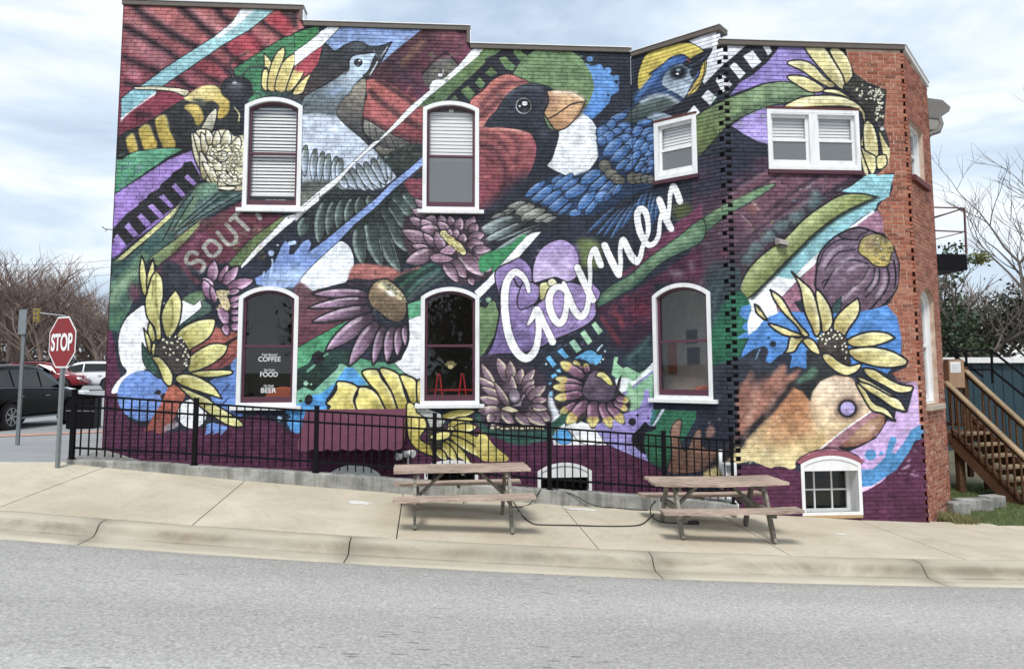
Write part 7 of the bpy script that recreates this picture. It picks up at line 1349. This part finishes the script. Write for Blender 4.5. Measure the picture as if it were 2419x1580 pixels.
# undergrowth: a dark hedge mass beyond the lot
m=MB(); r_=random.Random(4)
for _ in range(34000):
    x=r_.uniform(-75,-22); y=63+r_.uniform(-3,9); zt=6.0+1.0*math.sin(x*.35)+.7*math.sin(x*.9); z=.7+zt*r_.random()**1.15; s=r_.uniform(.04,.17); u=np.array([r_.gauss(0,1) for _ in range(3)]); u/=np.linalg.norm(u); w=np.cross(u,[0,0,1.]); c=np.array([x,y,z]); m.add([c-u*s,c+w*s,c+u*s,c-w*s],[(0,1,2,3)])
for _ in range(9000):
    x=r_.uniform(-75,-20); y=r_.uniform(60,62); z=.6+3.2*r_.random(); s=.22; u=np.array([r_.gauss(0,1) for _ in range(3)]); u/=np.linalg.norm(u); w=np.cross(u,[0,0,1.]); c=np.array([x,y,z]); m.add([c-u*s,c+w*s,c+u*s,c-w*s],[(0,1,2,3)])
o=m.build('undergrowth',plain('brown_undergrowth',(.15,.12,.095),.9,var=.5,scale=1.2),fixn=False); tag(o,'brown undergrowth and low shrubs at the foot of the bare trees','undergrowth',kind='stuff')
# right: big bare tree with mistletoe, ivy clad trunk, grey tree
m,e=branch_mesh(77,17,.62,5,.30,ntr=1,nsub=(3,4)); x,y=gl(2440,40); T=empty('bare_tree',(x,y,-.2),.4,'tall bare tree reaching in from the right edge above the stairs','tree'); m.build('branches',BK2,T,fixn=False)
p=CAM+ray(2316,610)/ (ray(2316,610)@fw)*38; ml=leaves_on([np.array((0,0,0.))],260,.09,.20,5); o=ml.build('mistletoe',plain('mistletoe_leaf',(.12,.13,.03),.7,var=.4),fixn=False,loc=tuple(p)); tag(o,'round yellow green mistletoe clump among the bare branches right of the balcony','plant',kind='stuff')
m,e=branch_mesh(31,8.5,.55,4,.24,ntr=1,nsub=(3,4)); x,y=gl(2262,30); T=empty('ivy_tree',(x,y,-.3),1.0,'half bare tree with an ivy covered trunk right of the building','tree'); m.build('branches',BK2,T,fixn=False); r_=random.Random(2)
iv=[np.array([r_.gauss(0,.25+.25*(z<4)),r_.gauss(0,.3),z]) for z in np.linspace(1,7.2,70)]+[np.array([r_.uniform(-1.3,1.3),r_.gauss(0,.4),r_.uniform(2.2,4.6)]) for _ in range(110)]; leaves_on(iv,16,.10,.22,8).build('ivy',LF,T,fixn=False)
m,e=branch_mesh(52,9,.85,5,.30,ntr=2,nsub=(4,5)); x,y=gl(2380,44); T=empty('grey_tree',(x,y,-.2),2.0,'dense rounded grey twiggy tree behind the blue metal building','tree'); m.build('branches',bark('dense_twig_bark','#6a6862'),T,fixn=False); leaves_on(e,2,.12,.35,12).build('leaves',plain('dull_winter_leaf',(.075,.072,.05),.85,var=.4,scale=2),T,fixn=False)
mk(2200,52,1,1.1,'bare tree whose twigs show just above the wall right of the eave',z=0,grp='bare trees right of the building'); mk(2300,55,3,1.15,'bare tree behind the iron balcony',z=0,grp='bare trees right of the building')
# trees across the street behind the camera (they show in the window glass)
for i,(xx,yy) in enumerate(((-17,-34),(-8,-37),(1,-33),(10,-38),(19,-34))):
    T=empty('street_tree',(xx,yy,-.3),i,('westernmost','second','middle','fourth','easternmost')[i]+' of five trees across the street, seen only reflected in the window glass','tree','trees across the street'); o=bpy.data.objects.new('branches',mesh_var[i%4]); COL.objects.link(o); o.parent=T
    if i==0: me_l=leaves_on([np.array([R.uniform(-3,3),R.uniform(-1.5,1.5),R.uniform(1.0,9)]) for _ in range(240)],9,.22,.6,3).mesh('foliage'); me_l.materials.append(LF)
    o=bpy.data.objects.new('foliage',me_l); COL.objects.link(o); o.parent=T
# ---------------------------------------------------------------- traffic light on a mast arm, and wires
q=CAM+ray(87,746)/(ray(87,746)@fw)*52; TL=empty('traffic_light',tuple(q),0,'yellow traffic signal hanging from a mast arm in front of the bare trees','traffic light')
m=MB(); m.box(-.18,-.15,-.45,.18,.15,.5); m.build('signal_housing',plain('signal_yellow','#8f7a34',.5),TL,bevel=.03)
for k in range(3): m=MB(); m.tube([(0,.16+.0,-.3+.32*k),(0,.17,-.3+.32*k)],.11,12); m.tube([(0,-.17,-.3+.32*k),(0,-.16,-.3+.32*k)],.11,12); m.build('signal_lens',M['dark'],TL)
m=MB(); m.tube([(.1,0,.2),(1.9,0,.0)],.045,6); m.tube([(1.9,0,.05),(1.9,0,-5.0)],.07,8); m.build('mast_arm',M['galv'],TL)
for k,(ya,yb) in enumerate(((614,616),(631,632),(648,650))):
    f=lambda px,py:CAM+ray(px,py)/(ray(px,py)@fw)*75; a,b=f(-200,ya-2),f(330,yb+3); m=MB(); P=[a+(b-a)*t+np.array([0,0,-.9*math.sin(math.pi*t)+.5]) for t in np.linspace(0,1,24)]; c0_=P[0]; m.tube([p-c0_ for p in P],.018,4); o=m.build('utility_wire',M['galv'],loc=tuple(c0_)); tag(o,('uppermost','middle','lowest')[k]+' of the three thin utility wires left of the building','wire','utility wires over the car park')
# ---------------------------------------------------------------- right side: eave, balcony, stairs, shed
EV=empty('gutter_eave',(ex,ey,7.0),0,'grey eave corner with gutter and bent downpipe sticking out from the right wall','eave')
a=onplane(2190,238,(0,.25,0),(0,1,0)); gm=plain('grey_gutter_metal','#6f6c69',.6); zt=float(a[2]); Ev=lambda x,y,z:(x-ex,y-ey,z-7.0)
m=MB(); P=[Ev(ex-.05,.12,zt+.02),Ev(ex+.40,.12,zt-.03),Ev(ex+.56,.12,zt-.17),Ev(ex+.52,.12,zt-.26),Ev(ex+.30,.12,zt-.40),Ev(ex-.05,.12,zt-.38)]; P2=[(x,y+5,z) for x,y,z in P]; m.add(P+P2,[tuple(range(6)),tuple(range(11,5,-1))]+[(i,i+6,(i+1)%6+6,(i+1)%6) for i in range(6)]); m.build('soffit',gm,EV)
m=MB(); m.tube([Ev(ex+.34,.16,zt-.36),Ev(ex+.36,.14,zt-.50),Ev(ex+.28,.12,zt-.66),Ev(ex+.10,.10,zt-.72),Ev(ex+.02,.10,zt-.80)],.045,10); m.build('downpipe',gm,EV,smooth=True)
m=MB(); m.box(ex-.05-ex,.14-ey,zt-.385-7.0,.32,.3-ey,zt-.62-7.0); m.build('bracket',plain('eave_bracket','#8d8a86',.6),EV)
BC=empty('iron_balcony',(ex,.6,4.0),0,'small black balcony with thin rusty rails high on the right side wall','balcony'); Y=.6
q=lambda x,y,yy=Y: onplane(x,y,(0,yy,0),(0,1,0))-np.array([ex,.6,4.0])
a=q(2214,600); b=q(2287,638); m=MB(); m.box(a[0]-.1,0,b[2],b[0],1.7,a[2]); m.build('deck',M['black'],BC,bevel=.01)
rst=plain('rusty_rail','#5d4844',.7)
m=MB(); m.beam(q(2278,492),q(2283,600),.03,.03); m.beam(q(2206,490),q(2278,492),.025,.025); m.beam(q(2206,513),q(2275,494),.02,.02); m.beam(q(2208,545),q(2277,548),.025,.025); m.beam(q(2211,565),q(2275,549),.02,.02); m.beam(q(2278,492)+[0,1.6,0],q(2283,600)+[0,1.6,0],.03,.03); m.beam(q(2278,492),q(2278,492)+[0,1.6,0],.025,.025); m.build('balcony_rail',rst,BC)
# timber stairs
P0=np.array([10.19,1.6,1.69]); ang=math.radians(68); u=np.array([math.cos(ang),-math.sin(ang),0]); wv=np.array([math.sin(ang),math.cos(ang),0]); SLP=.95; top=P0-u*.25
STR=empty('timber_stairs',(10.19,1.6,-.5),0,'brown timber stairs with balusters descending to the right of the building','stairs'); o0=np.array([10.19,1.6,-.5]); SW=1.05; RUN=1.72
def sp_(t,w,dz): return P0+u*t+wv*w+np.array([0,0,-SLP*t+dz])-o0
for w in (0,SW):
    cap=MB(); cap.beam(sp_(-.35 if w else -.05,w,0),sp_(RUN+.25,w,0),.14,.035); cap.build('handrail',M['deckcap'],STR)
    r1=MB(); r1.beam(sp_(-.3 if w else 0,w,-.07),sp_(RUN+.2,w,-.07),.035,.085); r1.beam(sp_(-.3 if w else 0,w,-.92),sp_(RUN+.2,w,-.92),.035,.07); r1.build('side_rail',M['deckwood'],STR)
    s1=MB(); s1.beam(sp_(-.3 if w else 0,w+.03,-1.14),sp_(RUN+.3,w+.03,-1.14),.04,.26); s1.build('stringer',M['deckwood'],STR)
    n=15
    for k in range(n): t=.06+k*(RUN+.1)/(n-1); b=MB(); b.beam(sp_(t,w-.03,-.12),sp_(t,w-.03,-.90),.032,.032,upv=(0,1,0)); b.build('baluster',M['deckwood'],STR)
    p=MB(); p.beam(sp_(-.32,w,.05)+[0,0,.0],sp_(-.32,w,-2.3),.09,.09,upv=(0,1,0)); p.build('newel_post',M['deckwood'],STR) if w else None
nst=8
for k in range(nst):
    t=k*.215; zt_=-1.02+.0; m=MB(); a=sp_(t,0.03,-1.0); 
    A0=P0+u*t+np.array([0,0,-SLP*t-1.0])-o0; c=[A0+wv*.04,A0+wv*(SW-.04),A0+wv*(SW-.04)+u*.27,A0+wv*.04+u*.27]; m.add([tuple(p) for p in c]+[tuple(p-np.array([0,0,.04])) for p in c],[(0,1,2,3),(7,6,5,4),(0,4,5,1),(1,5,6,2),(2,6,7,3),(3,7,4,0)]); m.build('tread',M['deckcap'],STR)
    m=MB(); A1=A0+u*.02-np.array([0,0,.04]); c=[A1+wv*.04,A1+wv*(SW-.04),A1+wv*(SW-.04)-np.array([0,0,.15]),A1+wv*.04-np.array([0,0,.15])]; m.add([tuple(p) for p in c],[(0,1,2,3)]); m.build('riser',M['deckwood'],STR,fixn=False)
m=MB(); c=[P0-u*.0+np.array([0,0,-1.0]),P0+wv*SW+np.array([0,0,-1.0]),P0+wv*SW-u*1.3+np.array([0,0,-1.0]),P0-u*1.3+np.array([0,0,-1.0])]; m.add([tuple(p-o0) for p in c]+[tuple(p-o0-np.array([0,0,.2])) for p in c],[(0,1,2,3),(7,6,5,4),(0,4,5,1),(1,5,6,2),(2,6,7,3),(3,7,4,0)]); m.build('landing',M['deckwood'],STR)
# rail of the landing at the back
m=MB(); a=P0+wv*SW-u*.32+np.array([0,0,-.0])-o0; b=a-u*1.2; m.beam(a,b,.12,.035); m.beam(a-[0,0,.08],b-[0,0,.08],.035,.085); m.beam(a-[0,0,.9],b-[0,0,.9],.035,.07); m.build('side_rail',M['deckwood'],STR)
for k in range(8): b=MB(); p=a-u*(.12+k*.13); b.beam(p-[0,0,.1],p-[0,0,.88],.032,.032,upv=(0,1,0)); b.build('baluster',M['deckwood'],STR)
for t_,w_ in ((.12,SW-.1),(.05,.15)): m=MB(); a=P0+u*t_+wv*w_-o0; m.beam((a[0],a[1],a[2]-SLP*t_-1.2),(a[0],a[1],-.15),.13,.13,upv=(0,1,0)); m.build('support_post',M['deckwood'],STR)
# cardboard coloured box with a paper notice
p=onplane(2256,882,(0,1.9,0),(0,1,0)); BX=empty('meter_box',(float(p[0]),1.9,float(p[2])),0,'tan box with a white paper notice at the top of the timber stairs','box'); m=MB(); m.box(-.17,-.06,-.30,.17,.12,.30); m.build('box_case',plain('tan_board','#9c7f66',.8,var=.1),BX,bevel=.006); m=MB(); m.box(-.14,-.066,.02,.09,-.062,.25); m.build('notice',M['white'],BX)
m=MB()
for k in range(5): m.box(-.11,-.068,.05+k*.03,.06-(k%2)*.04,-.067,.057+k*.03)
m.build('print_lines',plain('faded_print','#8d98a8',.8),BX)
# black iron handrail behind
IR=empty('iron_handrail',(10.5,3.2,0),0,'black iron handrail of the upper stairs behind the timber stairs','handrail'); Y=3.2; q=lambda x,y: onplane(x,y,(0,Y,0),(0,1,0))-np.array([10.5,3.2,0])
m=MB()
for a,b in (((2228,795),(2259,832)),((2259,829),(2341,827)),((2341,827),(2425,893)),((2262,845),(2322,890)),((2225,812),(2262,845)),((2268,874),(2342,873)),((2342,873),(2425,940))): m.beam(q(*a),q(*b),.04,.04)
m.build('rail',M['black'],IR)
for a,b in (((2282,828),(2284,905)),((2342,827),(2345,905)),((2259,829),(2258,860))): m=MB(); m.beam(q(*a),q(*b),.04,.04,upv=(0,1,0)); m.build('post',M['black'],IR)
# blue metal shed with white roof edge
Y=7.5; a=onplane(2225,846,(0,Y,0),(0,1,0)); x0=float(a[0]); z1=float(a[2]); SH=empty('metal_shed',(x0+6,Y+2,-.4),0,'long blue ribbed metal building with a white roof edge behind the stairs','building'); bl=plain('blue_metal_siding','#243b46',.55,var=.1,scale=1.5)
ns=46; wdt=14.0
pan=MB(); pan.box(0,0,0,wdt/ns-.03,.03,z1-.15+.4); pme=pan.mesh('siding_panel'); pme.materials.append(bl)
for k in range(ns): o=bpy.data.objects.new('siding_panel',pme); COL.objects.link(o); o.parent=SH; o.location=(-6+k*wdt/ns,-2+(.0),0)
m=MB(); m.box(-6,-1.985,0,wdt-6,2.5,z1-.2+.4); m.build('wall',plain('dark_blue_metal','#1d3440',.6),SH); m=MB(); m.box(-6.2,-2.15,z1-.14+.4,wdt-5.8,2.7,z1+.02+.4); m.build('roof',M['white'],SH)
# retaining blocks under the stairs
for k,(pxx,pyy,w_,lab) in enumerate(((2300,1196,.62,'long weathered concrete block under the timber stairs'),(2262,1204,.35,'short grey concrete block against the brick corner'),(2345,1188,.4,'concrete block at the foot of the stair support'))):
    p=onz(pxx,pyy,-.5); m=MB(); m.box(-w_/2,-.12,-.08,w_/2,.14,.14); o=m.build('concrete_block',M['ramp'],loc=(float(p[0]),float(p[1]),-.5),rot=(0,0,.1*k),bevel=.015); tag(o,lab,'block','loose concrete blocks')
# ---------------------------------------------------------------- grass verge
def blades(name,n,xr,yr,h,label,mat):
    r=random.Random(9); m=MB()
    for _ in range(n):
        x=r.uniform(*xr); y=r.uniform(*yr); z=max(base(x,y),float(-9))-.01; hh=h*r.uniform(.4,1.2); a=r.uniform(0,6.28); w=.006; lx,ly=math.cos(a)*hh*.5,math.sin(a)*hh*.5
        m.add([(x-w,y,z),(x+w,y,z),(x+lx*.5+w*.6,y+ly*.5,z+hh*.6),(x+lx*.5-w*.6,y+ly*.5,z+hh*.6),(x+lx,y+ly,z+hh)],[(0,1,2,3),(3,2,4)])
    o=m.build(name,mat,fixn=False); tag(o,label,'grass',kind='stuff')
blades('grass',26000,(8.25,12.8),(-1.28,2.4),.07,'green grass verge between the pavement and the timber stairs',M['grass'])
blades('weeds',1800,(7.85,8.6),(-1.33,-.75),.17,'straggly yellow green weeds at the foot of the brick corner',plain('weed_blade',(.16,.15,.06),.8,var=.4,scale=9))
m=MB(); r=random.Random(5)
sheet('grass_soil',list(np.linspace(8.0,13.5,12)),list(np.linspace(-1.30,2.6,8)),lambda x,y:base(x,y)+.012,plain('grass_soil',(.06,.075,.03),.95,var=.35,scale=7))
# ---------------------------------------------------------------- things seen through the glass
def red_horse(x): 
    T=empty('stool_frame',(x,.42,1.42),0,('left' if x<-.15 else 'right')+' one of the two red A-shaped frames inside the lower middle window','stool','red frames inside the window')
    for sx in (-1,1):
        for sy in (0,.18): m=MB(); m.beam((sx*.015,sy,.53),(sx*.085,sy+.03*(1 if sy else -1),0),.04,.02); m.build('leg',plain('red_enamel','#b3262a',.4),T)
    m=MB(); m.beam((-.06,.0,.24),(.06,0,.24),.02,.02); m.build('crossbar',plain('red_enamel','#b3262a',.4),T)
red_horse(-.30); red_horse(.13)
T=empty('red_shelf_bar',(-.1,.5,1.65),0,'thin red bar joining the two red frames inside the lower middle window','bar'); m=MB(); m.beam((-.42,0,0),(.42,0,0),.03,.03); m.build('bar',plain('red_enamel','#b3262a',.4),T)
sof=plain('orange_fabric','#c4664a',.9)
for x,y,lab in ((-3.12,.62,'rounded terracotta chair back behind the COFFEE FOOD BEER window'),(float(WC.w(1.0,0,-.75)[0]),float(WC.w(1.0,0,-.75)[1]),'orange sofa back inside the window on the slanting wall')):
    T=empty('lounge_chair',(x,y,.96),0,lab,'chair'); m=MB(); P=[(.36*math.cos(t),.9*0+.80+.30*math.sin(t)*.9-.0) for t in np.linspace(0,math.pi,12)]; P=[(-.36,0)]+[( .36*-math.cos(t),.42+.34*math.sin(t)) for t in np.linspace(0,math.pi,12)]+[(.36,0)]; n=len(P); m.add([(a,0,b) for a,b in P]+[(a,.14,b) for a,b in P],[tuple(range(n)),tuple(range(2*n-1,n-1,-1))]+[(i,i+n,(i+1)%n+n,(i+1)%n) for i in range(n)]); m.build('backrest',sof,T,bevel=.02); m=MB(); m.box(-.36,.15,0,.36,.75,.42); m.build('seat',sof,T,bevel=.03)
for k,(x,z,w,h) in enumerate(((4.05,2.55,.22,.26),(4.05,2.05,.25,.32),(3.45,2.3,.16,.62))):
    q_=onplane(*((1633,795),(1637,840),(1588,842))[k],WC.w(0,0,-1.2),WC.n); T=empty('picture_frame',tuple(q_),WC.rz,('upper dark framed picture','lower dark framed picture','narrow orange wall panel')[k]+' inside the window on the slanting wall','picture'); m=MB(); m.box(-w/2,0,-h/2,w/2,.03,h/2); m.build('frame',M['dark'] if k<2 else sof,T); m=MB(); m.box(-w/2+.03,-.004,-h/2+.03,w/2-.03,-.001,h/2-.03); m.build('picture',M['void'] if k<2 else sof,T)
for ob in bpy.data.objects:
    for k in list(ob.keys()):
        if k=='group' and not ob[k]: del ob[k]

# white scuffs of old paint on the slabs
for k,(pxx,pyy,w_,h_,lab) in enumerate(((850,1187,.17,.09,'white paint splash on the pavement left of the straight picnic table'),(1375,1203,.30,.07,'pale smear on the pavement between the two picnic tables'),(1990,1262,.10,.05,'small white spot on the pavement in front of the six pane window'))):
    c=gp(pxx,pyy,.0035); r=random.Random(k); m=MB(); n=26; P=[]
    for i in range(n): t=2*math.pi*i/n; q=1+r.uniform(-.35,.3); x=c[0]+w_*q*math.cos(t); y=c[1]+h_*q*math.sin(t); P.append((x-c[0],y-c[1],float(G(x,y))+.0035-c[2]))
    m.add([(0,0,0)]+P,[(0,1+i,1+(i+1)%n) for i in range(n)]); o=m.build('paint_splash',plain('chalky_paint',(.66,.65,.62),.9,var=.1,scale=20),fixn=False,loc=c); tag(o,lab,'paint splash','pale splashes on the pavement')
